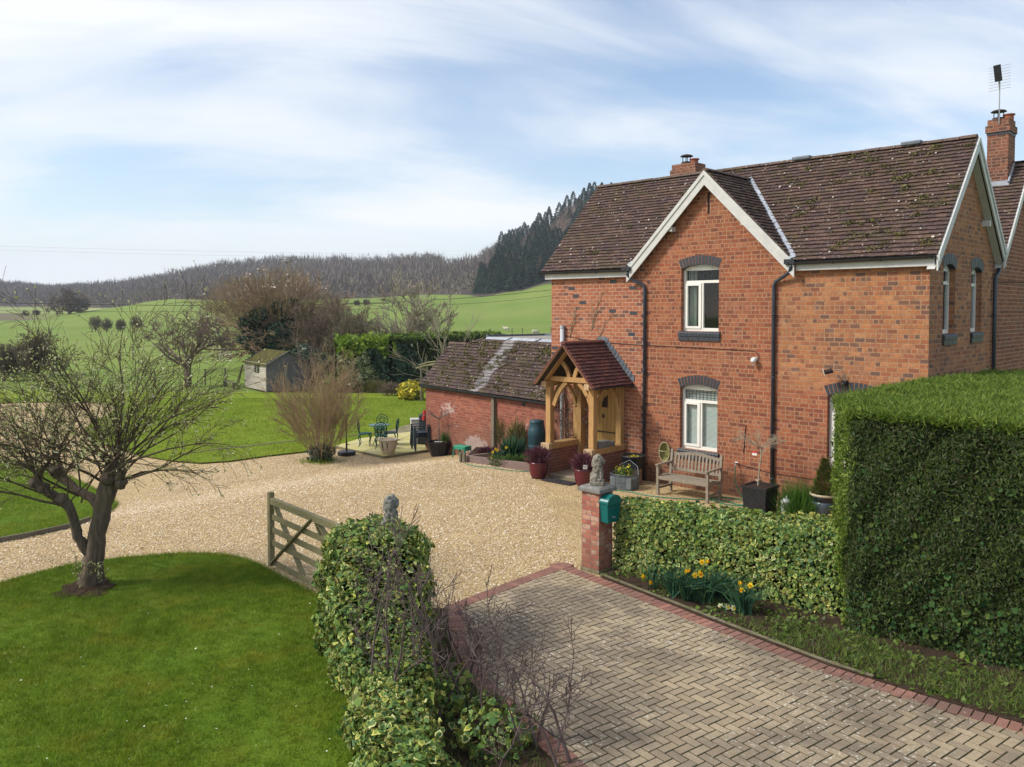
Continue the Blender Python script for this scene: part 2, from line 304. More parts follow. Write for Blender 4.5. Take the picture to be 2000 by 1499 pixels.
M['hedgelit'] = leafmat('HedgeLit', [(.10, .165, .018), (.14, .215, .024), (.18, .255, .035), (.07, .125, .016), (.22, .285, .05)], trans=.3)  # leaves on top and sunny end: the light is put into this paler green
M['hedgeside'] = leafmat('HedgeShade', [(.030, .056, .009), (.045, .074, .011), (.022, .042, .008), (.060, .088, .014), (.05, .05, .018)], trans=.15)  # same leaves on the dim faces: shade is put into this darker green
M['hedgeivy'] = leafmat('HedgeIvy', [(.035, .085, .025), (.05, .10, .028), (.08, .12, .024)], trans=.15, spec=.12, rough=.7)
M['core'] = flat('HedgeCore', (.012, .018, .006), 1, 0, .3, 9, 0)
M['ivyin'] = leafmat('IvyGreen', [(.085, .165, .045), (.115, .21, .055), (.07, .14, .05), (.15, .235, .05), (.21, .27, .045)], trans=.15, spec=.2, rough=.55)
M['ivyout'] = leafmat('IvyCream', [(.48, .51, .14), (.58, .58, .25), (.40, .45, .11), (.24, .33, .06), (.17, .26, .05), (.60, .54, .13), (.30, .24, .08)], trans=.15, spec=.3, rough=.45)
M['ivydark'] = leafmat('DarkIvy', [(.030, .060, .034), (.045, .085, .045), (.022, .042, .026), (.062, .105, .055)], trans=.05, spec=.3, rough=.5)
M['laurel'] = leafmat('VariegatedShrub', [(.30, .32, .16), (.20, .24, .10), (.40, .40, .24), (.12, .16, .06)], trans=.15)
M['limeleaf'] = leafmat('LimeLeaves', [(.19, .28, .02), (.25, .34, .03), (.14, .22, .02), (.10, .17, .015)], trans=.25)
M['yellow'] = leafmat('YellowShrub', [(.58, .46, .03), (.68, .55, .05), (.45, .38, .03), (.20, .22, .03)], trans=.2)
M['plant'] = leafmat('BedPlants', [(.06, .12, .02), (.09, .17, .03), (.12, .19, .04), (.05, .09, .03)], trans=.2)
M['weed'] = leafmat('BedWeeds', [(.08, .14, .02), (.12, .18, .03), (.16, .20, .04), (.07, .09, .03)], trans=.2)
M['olive'] = leafmat('OliveStems', [(.17, .17, .04), (.13, .13, .05), (.22, .20, .06), (.18, .13, .07)], trans=.2)
M['strap'] = leafmat('StrapLeaves', [(.035, .10, .055), (.05, .13, .065), (.03, .08, .045), (.075, .15, .06)], trans=.15)
M['grasstuft'] = leafmat('TuftLeaves', [(.06, .15, .015), (.09, .19, .02), (.045, .11, .015)], trans=.25)
M['moss'] = leafmat('RoofMoss', [(.075, .07, .018), (.10, .09, .02), (.055, .055, .015), (.13, .11, .025)], trans=0)
M['lichen'] = leafmat('RoofLichen', [(.42, .37, .32), (.34, .29, .25), (.52, .47, .41)], trans=0)
M['heather'] = leafmat('HeatherDark', [(.10, .03, .045), (.15, .05, .07), (.07, .02, .035), (.20, .09, .10)], trans=.1)
M['daff'] = leafmat('DaffodilPetals', [(.85, .66, .02), (.88, .72, .06)], trans=.2)
M['trumpet'] = leafmat('DaffodilTrumpet', [(.85, .42, .01)], trans=.15)
M['petalwhite'] = leafmat('WhitePetals', [(.80, .82, .66)], trans=.2)
M['pansy'] = leafmat('YellowFlowers', [(.75, .62, .03), (.65, .55, .05)], trans=.2)
M['conifer'] = leafmat('ConiferPot', [(.09, .14, .02), (.07, .11, .02), (.12, .13, .03), (.16, .11, .03)], trans=.1)
M['spruce'] = leafmat('SpruceFar', [(.026, .060, .032), (.038, .078, .038), (.018, .046, .026), (.052, .092, .042)], trans=.0)
M['farwood'] = leafmat('BareWoodFar', [(.20, .145, .125), (.155, .12, .105), (.25, .185, .15), (.125, .11, .105), (.20, .17, .115)], trans=.0, patch=(.20, .19, .12), pscale=.03)
M['farrust'] = leafmat('BareWoodRust', [(.28, .18, .13), (.22, .15, .115), (.32, .22, .16)], trans=.0)
# glass
m, nt, b = new('WindowGlass', .05, .5); gl = N(nt, 'ShaderNodeBsdfGlossy', Roughness=.03); tr = N(nt, 'ShaderNodeBsdfTransparent'); tr.inputs[0].default_value = (.82, .86, .84, 1)
fr = N(nt, 'ShaderNodeLayerWeight', Blend=.5); ms = N(nt, 'ShaderNodeMixShader'); nt.links.new(mth(nt, 'ADD', mth(nt, 'MULTIPLY', mth(nt, 'POWER', fr.outputs['Facing'], 4.0), .75), .06), ms.inputs[0])
nt.links.new(tr.outputs[0], ms.inputs[1]); nt.links.new(gl.outputs[0], ms.inputs[2]); nt.links.new(ms.outputs[0], nt.nodes['Material Output'].inputs[0]); M['glass'] = m
# gravel
def gravel(name, pal, scale=46.0, tint=(.16, .11, .07)):
    m, nt, b = new(name, .85, .25); v_ = objc(nt)
    vo = N(nt, 'ShaderNodeTexVoronoi', Scale=scale, Randomness=1.0); nt.links.new(v_, vo.inputs['Vector'])
    s_ = N(nt, 'ShaderNodeSeparateXYZ'); nt.links.new(vo.outputs['Color'], s_.inputs[0])
    k = len(pal); c = ramp(nt, s_.outputs[0], [(i / k, x) for i, x in enumerate(pal)], 'CONSTANT')
    ed = ramp(nt, vo.outputs['Distance'], [(.45, 0), (.85, 1)]); c = mix(nt, mth(nt, 'MULTIPLY', ed, .75), c, tint)
    big = noise(nt, v_, .7, 6.0, .6, 1.0); c = mix(nt, mth(nt, 'MULTIPLY', ramp(nt, big, [(.45, 0), (.72, 1)]), .40), c, (.25, .165, .085))
    md = noise(nt, v_, 5.0, 6.0, .7); c = mix(nt, mth(nt, 'MULTIPLY', ramp(nt, md, [(.52, 0), (.72, 1)]), .42), c, (.20, .13, .07))
    nt.links.new(c, b.inputs['Base Color'])
    h = mth(nt, 'ADD', mth(nt, 'MULTIPLY', vo.outputs['Distance'], -1.0), mth(nt, 'MULTIPLY', md, 2.5)); bump(nt, b, h, .8, .02); return m
M['brick_dark'] = flat('DarkQuoin', (.13, .065, .055), .85, .2, .4, 14)
M['gravel'] = gravel('GoldenGravel', [(.60, .43, .20), (.50, .345, .15), (.69, .52, .275), (.55, .385, .18), (.40, .255, .105), (.63, .47, .245), (.75, .615, .385)])
M['gravel_grey'] = gravel('GreyGravel', [(.36, .29, .23), (.30, .24, .19), (.42, .35, .29), (.26, .21, .17)])
# turf below the blades
def turf(name, c1, c2, c3, sc_=1.2):
    m, nt, b = new(name, .95, .1); v_ = objc(nt)
    n_ = noise(nt, v_, sc_, 6.0, .6); n3 = noise(nt, v_, 45.0, 3.0, .7)
    c = mix(nt, ramp(nt, n_, [(.38, 0), (.64, 1)]), c1, c2); c = mix(nt, mth(nt, 'MULTIPLY', ramp(nt, n3, [(.4, 0), (.65, 1)]), .6), c, c3)
    nt.links.new(c, b.inputs['Base Color']); bump(nt, b, n3, .8, .03); return m
M['turffar'] = turf('LawnTurfFar', (.175, .245, .018), (.22, .275, .025), (.12, .17, .014), .6)
M['turf'] = turf('LawnTurf', (.10, .175, .012), (.145, .205, .018), (.07, .12, .010))
# field terrain: wood mask from a colour attribute
m, nt, b = new('FieldGrass', .95, .1); v_ = objc(nt)
big = noise(nt, v_, .03, 5.0, .55); c = mix(nt, ramp(nt, big, [(.4, 0), (.62, 1)]), (.165, .235, .042), (.215, .265, .06))
c = mix(nt, mth(nt, 'MULTIPLY', ramp(nt, noise(nt, v_, .5, 6.0, .7), [(.4, 0), (.68, 1)]), .35), c, (.14, .20, .04))
wv = N(nt, 'ShaderNodeTexWave', Scale=.16, Distortion=1.5, Detail=1.0); wv.bands_direction = 'Y'; nt.links.new(v_, wv.inputs[0]); wv.inputs['Detail Scale'].default_value = .1
c = mix(nt, mth(nt, 'MULTIPLY', ramp(nt, wv.outputs['Fac'], [(.0, 1), (.22, 0)]), .30), c, (.075, .125, .02))
at_ = N(nt, 'ShaderNodeAttribute', attribute_name='Col'); sp = N(nt, 'ShaderNodeSeparateXYZ'); nt.links.new(at_.outputs['Color'], sp.inputs[0])
c = mix(nt, sp.outputs[0], c, (.085, .068, .056)); c = mix(nt, sp.outputs[1], c, (.36, .36, .16)); c = mix(nt, sp.outputs[2], c, (.15, .12, .08))
nt.links.new(c, b.inputs['Base Color']); bump(nt, b, noise(nt, v_, 3.0, 5.0, .7), .5, .1); M['field'] = m
def paver(name, pal, spk=.5):
    m, nt, b = new(name, .85, .2); g = N(nt, 'ShaderNodeNewGeometry'); v_ = objc(nt)
    k = len(pal); c = ramp(nt, g.outputs['Random Per Island'], [(i / k, x) for i, x in enumerate(pal)], 'CONSTANT')
    d = ramp(nt, noise(nt, v_, .75, 5.0, .6, .8), [(.40, 0), (.60, 1)]); c = mix(nt, mth(nt, 'MULTIPLY', d, .62), c, (.105, .085, .072))
    n_ = noise(nt, v_, 40.0, 4.0, .7); c = mix(nt, mth(nt, 'MULTIPLY', ramp(nt, n_, [(.4, 0), (.7, 1)]), .4), c, tuple(x * .5 for x in pal[0]))
    s_ = mth(nt, 'MULTIPLY', ramp(nt, noise(nt, v_, 27.0, 3.0, .6), [(.615, 0), (.65, 1)]), ramp(nt, noise(nt, v_, .9, 4.0), [(.42, .03), (.56, 1)]))
    c = mix(nt, mth(nt, 'MULTIPLY', s_, spk), c, (.62, .58, .50)); nt.links.new(c, b.inputs['Base Color']); bump(nt, b, n_, .4, .005); return m
M['paver'] = paver('BlockPaving', [(.37, .29, .19), (.33, .255, .17), (.41, .325, .215), (.295, .235, .165), (.38, .30, .20)], .85)
M['redpaver'] = paver('RedPaving', [(.30, .145, .105), (.26, .12, .09), (.34, .165, .125), (.24, .12, .095)], .3)

# ------------------------------------------------------------------ mesh helpers
class MB:
    def __init__(s): s.v = []; s.f = []
    def add(s, vs, fs): n = len(s.v); s.v += [tuple(x) for x in vs]; s.f += [tuple(i + n for i in f) for f in fs]; return s
    def box(s, x0, x1, y0, y1, z0, z1):
        return s.add([(x0, y0, z0), (x1, y0, z0), (x1, y1, z0), (x0, y1, z0), (x0, y0, z1), (x1, y0, z1), (x1, y1, z1), (x0, y1, z1)],
                     [(0, 3, 2, 1), (4, 5, 6, 7), (0, 1, 5, 4), (1, 2, 6, 5), (2, 3, 7, 6), (3, 0, 4, 7)])
    def beam(s, p0, p1, w_, h_, up=(0, 0, 1), taper=1.0):
        p0 = Vector(p0); p1 = Vector(p1); d = (p1 - p0).normalized(); r = d.cross(Vector(up))
        if r.length < 1e-4: r = Vector((1, 0, 0))
        r.normalize(); q = r.cross(d).normalized(); vs = []
        for p, k in ((p0, 1), (p1, taper)):
            for a_, b_ in ((-1, -1), (1, -1), (1, 1), (-1, 1)): vs.append(p + r * (a_ * w_ * k / 2) + q * (b_ * h_ * k / 2))
        return s.add(vs, [(0, 1, 2, 3), (7, 6, 5, 4), (0, 4, 5, 1), (1, 5, 6, 2), (2, 6, 7, 3), (3, 7, 4, 0)])
    def tube(s, path, rad, n=8, cap=True, squash=1.0):
        path = [Vector(p) for p in path]; k = len(path)
        if not isinstance(rad, (list, tuple)): rad = [rad] * k
        vs = []; fs = []; ref = None
        for i, p in enumerate(path):
            d = (path[min(i + 1, k - 1)] - path[max(i - 1, 0)]).normalized()
            if ref is None: ref = d.cross(Vector((0, 0, 1))); ref = Vector((1, 0, 0)) if ref.length < .1 else ref.normalized()
            a_ = (ref - d * ref.dot(d)).normalized(); ref = a_; b_ = d.cross(a_)
            for j in range(n):
                t = 2 * PI * j / n; vs.append(p + a_ * (math.cos(t) * rad[i]) + b_ * (math.sin(t) * rad[i] * squash))
        for i in range(k - 1):
            for j in range(n): fs.append((i * n + j, i * n + (j + 1) % n, (i + 1) * n + (j + 1) % n, (i + 1) * n + j))
        if cap: fs.append(tuple(range(n - 1, -1, -1))); fs.append(tuple((k - 1) * n + j for j in range(n)))
        return s.add(vs, fs)
    def lathe(s, prof, n=24, c=(0, 0, 0), sx=1.0, sy=1.0, wob=0.0, seed=0):
        rn = random.Random(seed); vs = []; fs = []; k = len(prof)
        for r, z in prof:
            for j in range(n):
                t = 2 * PI * j / n; rr = r * (1 + rn.uniform(-wob, wob)); vs.append((c[0] + math.cos(t) * rr * sx, c[1] + math.sin(t) * rr * sy, c[2] + z))
        for i in range(k - 1):
            for j in range(n): fs.append((i * n + j, i * n + (j + 1) % n, (i + 1) * n + (j + 1) % n, (i + 1) * n + j))
        fs.append(tuple(range(n - 1, -1, -1))); fs.append(tuple((k - 1) * n + j for j in range(n)))
        return s.add(vs, fs)
    def prism(s, poly, ax, a0, a1):      # poly 2-D, extruded along axis ax (0,1,2)
        n = len(poly); vs = []
        for a_ in (a0, a1):
            for (p, q) in poly: vs.append({0: (a_, p, q), 1: (p, a_, q), 2: (p, q, a_)}[ax])
        return s.add(vs, [tuple(range(n)), tuple(range(2 * n - 1, n - 1, -1))] + [(i, n + i, n + (i + 1) % n, (i + 1) % n) for i in range(n)])
def link(o, parent=None):
    C.objects.link(o)
    if parent is not None: o.parent = parent
    return o
def ob(name, mb, mat, parent=None, smooth=False, loc=None, rz=0.0, label=None, bev=0.0):
    me = bpy.data.meshes.new(name); me.from_pydata(mb.v, [], mb.f); me.update()
    me.materials.append(M[mat] if isinstance(mat, str) else mat)
    if smooth: me.shade_smooth()
    o = bpy.data.objects.new(name, me); link(o, parent)
    if loc is not None: o.location = loc
    o.rotation_euler = (0, 0, rz)
    if bev:
        bm_ = o.modifiers.new('b', 'BEVEL'); bm_.width = bev; bm_.segments = 2; bm_.limit_method = 'ANGLE'
    if label: o['label'] = label
    return o
def tag(o, label=None, cat=None, group=None, kind=None):
    if label: o['label'] = label
    if cat: o['category'] = cat
    if group: o['group'] = group
    if kind: o['kind'] = kind
    return o
def E(name, label, cat, loc=(0, 0, 0), rz=0.0, group=None):
    o = bpy.data.objects.new(name, None); C.objects.link(o); o.location = loc; o.rotation_euler = (0, 0, rz); o.empty_display_size = .2
    return tag(o, label, cat, group)
def dup(root, loc=None, rz=None, label=None, scale=None):
    r = root.copy(); C.objects.link(r)
    if loc is not None: r.location = loc
    if rz is not None: r.rotation_euler[2] = rz
    if label: r['label'] = label
    if scale: r.scale = (scale,) * 3 if isinstance(scale, (int, float)) else scale
    for ch in list(root.children):
        c = ch.copy(); C.objects.link(c); c.parent = r
        for g_ in list(ch.children):
            d = g_.copy(); C.objects.link(d); d.parent = c
    return r
def npm(name, V, F, mats, parent=None, mi=None, loc=None, smooth=False):
    V = np.asarray(V, np.float32).reshape(-1, 3); F = np.asarray(F, np.int32); nf, k = F.shape
    me = bpy.data.meshes.new(name); me.vertices.add(len(V)); me.vertices.foreach_set('co', V.ravel())
    me.loops.add(nf * k); me.loops.foreach_set('vertex_index', F.ravel())
    me.polygons.add(nf); me.polygons.foreach_set('loop_start', np.arange(0, nf * k, k, dtype=np.int32))
    if mi is not None: me.polygons.foreach_set('material_index', np.asarray(mi, np.int32))
    if smooth: me.polygons.foreach_set('use_smooth', np.ones(nf, bool))
    me.update(calc_edges=True); me.validate()
    for mm in (mats if isinstance(mats, (list, tuple)) else [mats]): me.materials.append(M[mm] if isinstance(mm, str) else mm)
    o = bpy.data.objects.new(name, me); link(o, parent)
    if loc is not None: o.location = loc
    return o
RNG = np.random.default_rng(7)
def unit(a): return a / np.maximum(np.linalg.norm(a, axis=-1, keepdims=True), 1e-9)
SHAPES = {'tri': np.array([(-.5, 0), (.5, 0), (0, 1)]), 'quad': np.array([(-.5, 0), (0, -.25), (.5, .3), (0, 1)]),
          'ivy': np.array([(0, -.1), (.45, -.18), (.55, .3), (.0, .95), (-.55, .3), (-.45, -.18)]),
          'rect': np.array([(-.5, 0), (.5, 0), (.5, 1), (-.5, 1)])}
def cards(P, Nn, size, asp=1.0, shape='tri', tilt=.6, up=0.0, off=0.0, seed=1):
    """leaf cards: P points, Nn outward normals; the leaf plane faces the normal, jittered by tilt; up bends its tip axis upward"""
    r = np.random.default_rng(seed); n = len(P); Nn = unit(np.asarray(Nn, float) + r.normal(0, tilt, (n, 3)))
    d = r.normal(0, 1, (n, 3)); d[:, 2] += up; d = unit(d - Nn * (d * Nn).sum(1, keepdims=True)); s_ = np.cross(Nn, d)
    sz = (size * r.uniform(.45, 1.0, n) ** 1.0 * r.choice([1.0, 1.0, 1.25, 1.75], n))[:, None]; sh = SHAPES[shape]; k = len(sh)
    V = np.stack([P + Nn * off + d * sz * b_ + s_ * sz * a_ * asp for a_, b_ in sh], 1)
    return V.reshape(-1, 3), np.arange(n * k).reshape(n, k)
def blades(P, D, ln, wd, seed=1, bend=.3):
    """thin tapering blades from P along D"""
    r = np.random.default_rng(seed); n = len(P); D = unit(np.asarray(D, float)); l_ = (ln * r.uniform(.6, 1.3, n))[:, None]
    s_ = unit(np.cross(D, r.normal(0, 1, (n, 3)))) * wd * .5; t = r.normal(0, bend, (n, 3)) * l_ * .5
    V = np.stack([P - s_, P + s_, P + D * l_ + t], 1); return V.reshape(-1, 3), np.arange(n * 3).reshape(n, 3)
def segs_mesh(S, n=3):
    """S: list of (p0, p1, r0, r1) -> prisms"""
    A = np.array([(*a, *b, c, d) for a, b, c, d in S], float); P0 = A[:, :3]; P1 = A[:, 3:6]; R0 = A[:, 6:7]; R1 = A[:, 7:8]
    d = unit(P1 - P0); ref = np.where(np.abs(d[:, 2:3]) > .9, np.array([[1., 0, 0]]), np.array([[0, 0, 1.]])); a = unit(np.cross(d, ref)); b = np.cross(d, a)
    ring = [(math.cos(2 * PI * j / n), math.sin(2 * PI * j / n)) for j in range(n)]
    V = np.stack([P0 + (a * c + b * s) * R0 for c, s in ring] + [P1 + (a * c + b * s) * R1 for c, s in ring], 1)
    base = (np.arange(len(A)) * 2 * n)[:, None, None]
    f = np.array([(j, (j + 1) % n, n + (j + 1) % n, n + j) for j in range(n)])[None]
    return V.reshape(-1, 3), (base + f).reshape(-1, 4)
def grow(rn, p, d, length, r, lev, out, tips, nseg=4, wander=.25, kids=(3, 5), spread=.8, shrink=.62, up=.1, kid0=.25, rmin=.002, gravity=0.0, rk=.55):
    """a bare branch and its side branches, as tapered segments"""
    d = Vector(d).normalized(); p = Vector(p); pts = [(p.copy(), d.copy(), r)]
    for i in range(nseg):
        d = (d + Vector((rn.gauss(0, wander), rn.gauss(0, wander), rn.gauss(0, wander) + up - gravity * (i / nseg))) * .5).normalized()
        q = p + d * (length / nseg); r2 = max(rmin, r * (1 - .75 * (i + 1) / nseg)); r1 = pts[-1][2]
        out.append((p.copy(), q.copy(), r1, r2)); p = q; pts.append((p.copy(), d.copy(), r2))
    tips.append((p.copy(), d.copy()))
    if lev <= 0: return
    for k in range(rn.randint(*kids)):
        f = rn.uniform(kid0, 1.0); i = min(int(f * nseg), nseg - 1); a, da, ra = pts[i]; b_, db, rb = pts[i + 1]; g_ = f * nseg - i
        pp = a.lerp(b_, min(max(g_, 0), 1)); ax = Vector((rn.gauss(0, 1), rn.gauss(0, 1), rn.gauss(0, 1))); ax = (ax - da * ax.dot(da)).normalized()
        nd = (da * math.cos(spread * rn.uniform(.6, 1.2)) + ax * math.sin(spread * rn.uniform(.6, 1.2)))
        grow(rn, pp, nd, length * shrink * rn.uniform(.6, 1.15), max(rmin, ra * rk), lev - 1, out, tips, max(2, nseg - 1), wander, kids, spread, shrink, up, kid0, rmin, gravity, rk)
def inpoly(P, poly):
    x, y = P[:, 0], P[:, 1]; ins = np.zeros(len(P), bool); n = len(poly); j = n - 1
    for i in range(n):
        xi, yi = poly[i]; xj, yj = poly[j]
        c_ = ((yi > y) != (yj > y)) & (x < (xj - xi) * (y - yi) / ((yj - yi) or 1e-9) + xi); ins ^= c_; j = i
    return ins
# ================================================================== THE GROUND
def lin(a, b, st): return list(np.arange(a, b, st))
gx = lin(-1250, -500, 75) + lin(-500, -60, 8) + lin(-60, -12, 2) + lin(-12, 10, .75) + lin(10, 60, 2.5) + lin(60, 420, 8) + lin(420, 1250, 75)
gy = lin(-120, -4, 12) + lin(-4, 34, 1.0) + lin(34, 60, 2) + lin(60, 480, 5) + lin(480, 1000, 12) + lin(1000, 1400, 60)
XX, YY = np.meshgrid(gx, gy); ZZ = zg(XX, YY) - np.where(YY < 47, .06, 0.0)
V = np.stack([XX, YY, ZZ], -1).reshape(-1, 3); nx = len(gx); ny = len(gy)
ii = (np.arange(ny - 1)[:, None] * nx + np.arange(nx - 1)[None]).ravel()
terr = npm('ground', V, np.stack([ii, ii + 1, ii + nx + 1, ii + nx], 1), 'field', smooth=True); tag(terr, kind='structure')
PXV = 1000 + 1600 * XX / np.maximum(YY, 1)
def woodmask(px, Y):
    lim = np.interp(px, [-900, 0, 100, 200, 330, 450, 560, 680, 850, 935, 1075, 1300], [520, 520, 500, 470, 360, 350, 352, 352, 350, 300, 291, 280])
    m = (Y > lim); m &= ~((px > 862) & (px < 945) & (Y > 560)); return m
mR = (woodmask(PXV, YY) & (YY > 60)).astype(float)
mG = ((PXV < 300) & (YY > 285) & (YY < 520) & ~(mR > 0)).astype(float) * (.35 + .65 * (PXV > 170))
mB = ((PXV < 75) & (YY > 243) & (YY < 300)).astype(float) * .9
ca = terr.data.color_attributes.new('Col', 'FLOAT_COLOR', 'POINT')
ca.data.foreach_set('color', np.stack([mR, mG, mB, np.ones_like(mR)], -1).reshape(-1).astype(np.float32))

def sheet(name, pts, dz, mat, skirt=0.0, skirtmat=None, kind='structure', step=.6):
    """flat ground layer from world XY points, cut into strips so that it follows the slope of the ground"""
    bm = bmesh.new(); vs = [bm.verts.new((p[0], p[1], 0)) for p in pts]
    for t_ in tessellate_polygon([[Vector((p[0], p[1], 0)) for p in pts]]): bm.faces.new([vs[i] for i in t_])
    smin = -8.0
    for k in range(int(9.0 / step)):
        s_ = smin + 1 + k * step * .9; c0 = O_ + E_ * s_
        bmesh.ops.bisect_plane(bm, geom=bm.verts[:] + bm.edges[:] + bm.faces[:], plane_co=(c0[0], c0[1], 0), plane_no=(E_[0], E_[1], 0))
    X = np.array([v_.co.x for v_ in bm.verts]); Y = np.array([v_.co.y for v_ in bm.verts]); Z = zg(X, Y) + dz
    for v_, z in zip(bm.verts, Z): v_.co.z = z
    bmesh.ops.recalc_face_normals(bm, faces=bm.faces[:])
    if sum(f.normal.z for f in bm.faces) < 0: bmesh.ops.reverse_faces(bm, faces=bm.faces[:])
    if skirt:
        be = [e_ for e_ in bm.edges if e_.is_boundary]; r = bmesh.ops.extrude_edge_only(bm, edges=be)
        for g_ in r['geom']:
            if isinstance(g_, bmesh.types.BMVert): g_.co.z -= skirt
    me = bpy.data.meshes.new(name); bm.to_mesh(me); bm.free(); me.materials.append(M[mat])
    if skirtmat:
        me.materials.append(M[skirtmat])
        for p in me.polygons:
            if abs(p.normal.z) < .5: p.material_index = 1
    o = bpy.data.objects.new(name, me); link(o); return tag(o, kind=kind)
def W(px): return [(lambda p: (p.x, p.y))(G(*q)) for q in px]
def smooth_poly(P, n=3):
    out = []; k = len(P)
    for i in range(k):
        p0, p1, p2, p3 = (np.array(P[(i + j - 1) % k]) for j in range(4))
        for t in np.linspace(0, 1, n, endpoint=False):
            out.append(tuple(.5 * ((2 * p1) + (-p0 + p2) * t + (2 * p0 - 5 * p1 + 4 * p2 - p3) * t * t + (-p0 + 3 * p1 - 3 * p2 + p3) * t ** 3)))
    return out
sheet('gravel_drive', [(-30, 4.5), (9, 4.5), (9, 32.5), (2, 41), (-30, 43)], 0.0, 'gravel')
main_lawn = W([(-500, 792), (0, 789), (110, 786), (200, 788), (228, 797), (214, 812), (185, 826), (166, 842), (190, 866), (280, 893), (340, 903), (392, 907), (450, 903), (520, 893), (600, 884), (655, 876), (705, 862), (801, 847), (836, 846)]) + [(3, 38), (2, 44), (-30, 46), (-60, 44)]
left_lawn = W([(-500, 850), (-200, 872), (0, 897), (68, 911), (130, 931), (176, 953), (212, 972), (228, 986), (210, 1003), (176, 1016), (136, 1030), (60, 1047), (0, 1058), (-200, 1095), (-500, 1150)])
fore_lawn = W([(-500, 1240), (-100, 1164), (0, 1147), (70, 1128), (140, 1110), (230, 1098), (330, 1089), (380, 1087), (430, 1090), (470, 1098), (505, 1112), (560, 1143), (610, 1167), (655, 1190), (690, 1250), (715, 1400), (760, 1499), (900, 1900)]) + [(-8, 2)]
sheet('lawn', main_lawn, .045, 'turffar', .09, 'soil'); sheet('lawn', left_lawn, .045, 'turf', .09, 'soil'); sheet('lawn', fore_lawn, .05, 'turf', .09, 'soil')
# thin kerb and old path across the main lawn
def strip(name, px, wd, h, mat, kind=None, dz=0.0, world=False):
    P = [Vector((*p, 0)) for p in px] if world else [G(*q) for q in px]; mb = MB()
    for a, b in zip(P, P[1:]):
        k = max(1, int((b - a).length / .9))
        for i in range(k):
            p = a.lerp(b, i / k); q = a.lerp(b, (i + 1) / k - .008); p.z = float(zg(p.x, p.y)) + dz; q.z = float(zg(q.x, q.y)) + dz; mb.beam(p, q, wd, h)
    o = ob(name, mb, mat); return o
tag(strip('path', [(356, 890), (430, 880), (480, 875), (602, 861), (700, 853), (760, 845)], .14, .13, 'concrete'), kind='structure')
tag(strip('lawn_edging', [(-100, 1076), (0, 1060), (60, 1049), (136, 1032), (176, 1018)], .035, .16, 'post', dz=.01), 'thin weathered timber edging board along the lawn left of the apple tree', 'edging')
sheet('path', W([(735, 853), (775, 839), (800, 832), (850, 826), (850, 846), (801, 850), (745, 857)]), .06, 'gravel_grey')
patio = W([(655, 876), (750, 896.5), (836, 883.5), (838, 846), (801, 848), (705, 861)])
pt = sheet('patio', patio, .085, 'paving', .12, 'concrete')
pj = MB()                                     # slab joints, 2 mm proud lines
for (a, b) in (((700, 886), (810, 848)), ((712, 868), (800, 889)), ((745, 860), (836, 877)), ((680, 870), (770, 852))):
    p = G(*a, .087); q = G(*b, .087); pj.beam(p, q, .018, .006)
ob('slab_joint', pj, 'concrete', pt)
# block-paved drive
drv = W([(1097, 1106), (1180, 1138), (1256, 1167), (1350, 1205), (1420, 1233), (1500, 1264), (1617, 1309), (1707, 1338), (1833, 1377), (2000, 1425), (2400, 1532)])
right_edge = drv[:]
left_edge = W([(871, 1191), (874, 1230), (882, 1280), (897, 1319), (950, 1376), (1011, 1436), (1085, 1500), (1165, 1590), (1400, 1800)])
top_edge = W([(871, 1191), (938, 1165), (990, 1145), (1097, 1106)])
poly = drv + [(8.5, 5.0), (3.0, 4.0)] + left_edge[::-1][:]
sheet('drive', poly, .0465, 'joints')
ax = np.array(right_edge[5]) - np.array(right_edge[0]); ax /= np.linalg.norm(ax); ay = np.array([-ax[1], ax[0]])
o0 = np.array(right_edge[0])
def pav(mb, c, ux, uy, lx, ly, z, rn):
    dz = rn.uniform(-.001, .003); tx = rn.uniform(-.0015, .0015); vs = []
    for (sx, sy) in ((-1, -1), (1, -1), (1, 1), (-1, 1)):
        p = c + ux * (sx * lx / 2) + uy * (sy * ly / 2); vs.append((p[0], p[1], z + dz + tx * sx))
    n = len(mb.v); mb.v += vs
    for (sx, sy) in ((-1, -1), (1, -1), (1, 1), (-1, 1)):
        p = c + ux * (sx * (lx / 2 + .002)) + uy * (sy * (ly / 2 + .002)); mb.v.append((p[0], p[1], z - .03))
    mb.f += [(n, n + 1, n + 2, n + 3)] + [(n + i, n + 4 + i, n + 4 + (i + 1) % 4, n + (i + 1) % 4) for i in range(4)]
rn = random.Random(3); mb = MB(); Wd = .1
def shrink_poly(pl, d):
    c = np.array(pl); out = []
    for i in range(len(c)):
        a, b, e_ = c[i - 1], c[i], c[(i + 1) % len(c)]; n1_ = b - a; n2_ = e_ - b; n1_ = np.array([n1_[1], -n1_[0]]) / (np.linalg.norm(n1_) + 1e-9); n2_ = np.array([n2_[1], -n2_[0]]) / (np.linalg.norm(n2_) + 1e-9)
        m_ = n1_ + n2_; m_ /= (np.linalg.norm(m_) + 1e-9); out.append(tuple(b + m_ * d))
    return out
cand = []
for i in range(-30, 110):
    for j in range(-80, 60):
        c_ = (i - j) % 4
        if c_ == 0: cand.append((i + 1.0, j + .5, 0))
        elif c_ == 3: cand.append((i + .5, j + 1.0, 1))
CP = np.array([o0 + ax * (a * Wd) + ay * (b * Wd) for a, b, k in cand])
msk = inpoly(CP, poly)
def dist_line(P, pl):
    d = np.full(len(P), 9.0)
    for a, b in zip(pl, pl[1:]):
        a = np.array(a); b = np.array(b); t = np.clip(((P - a) @ (b - a)) / ((b - a) @ (b - a)), 0, 1); d = np.minimum(d, np.linalg.norm(P - (a + t[:, None] * (b - a)), axis=1))
    return d
msk &= (dist_line(CP, right_edge) > .14) & (dist_line(CP, top_edge) > .14) & (dist_line(CP, left_edge) > .14)
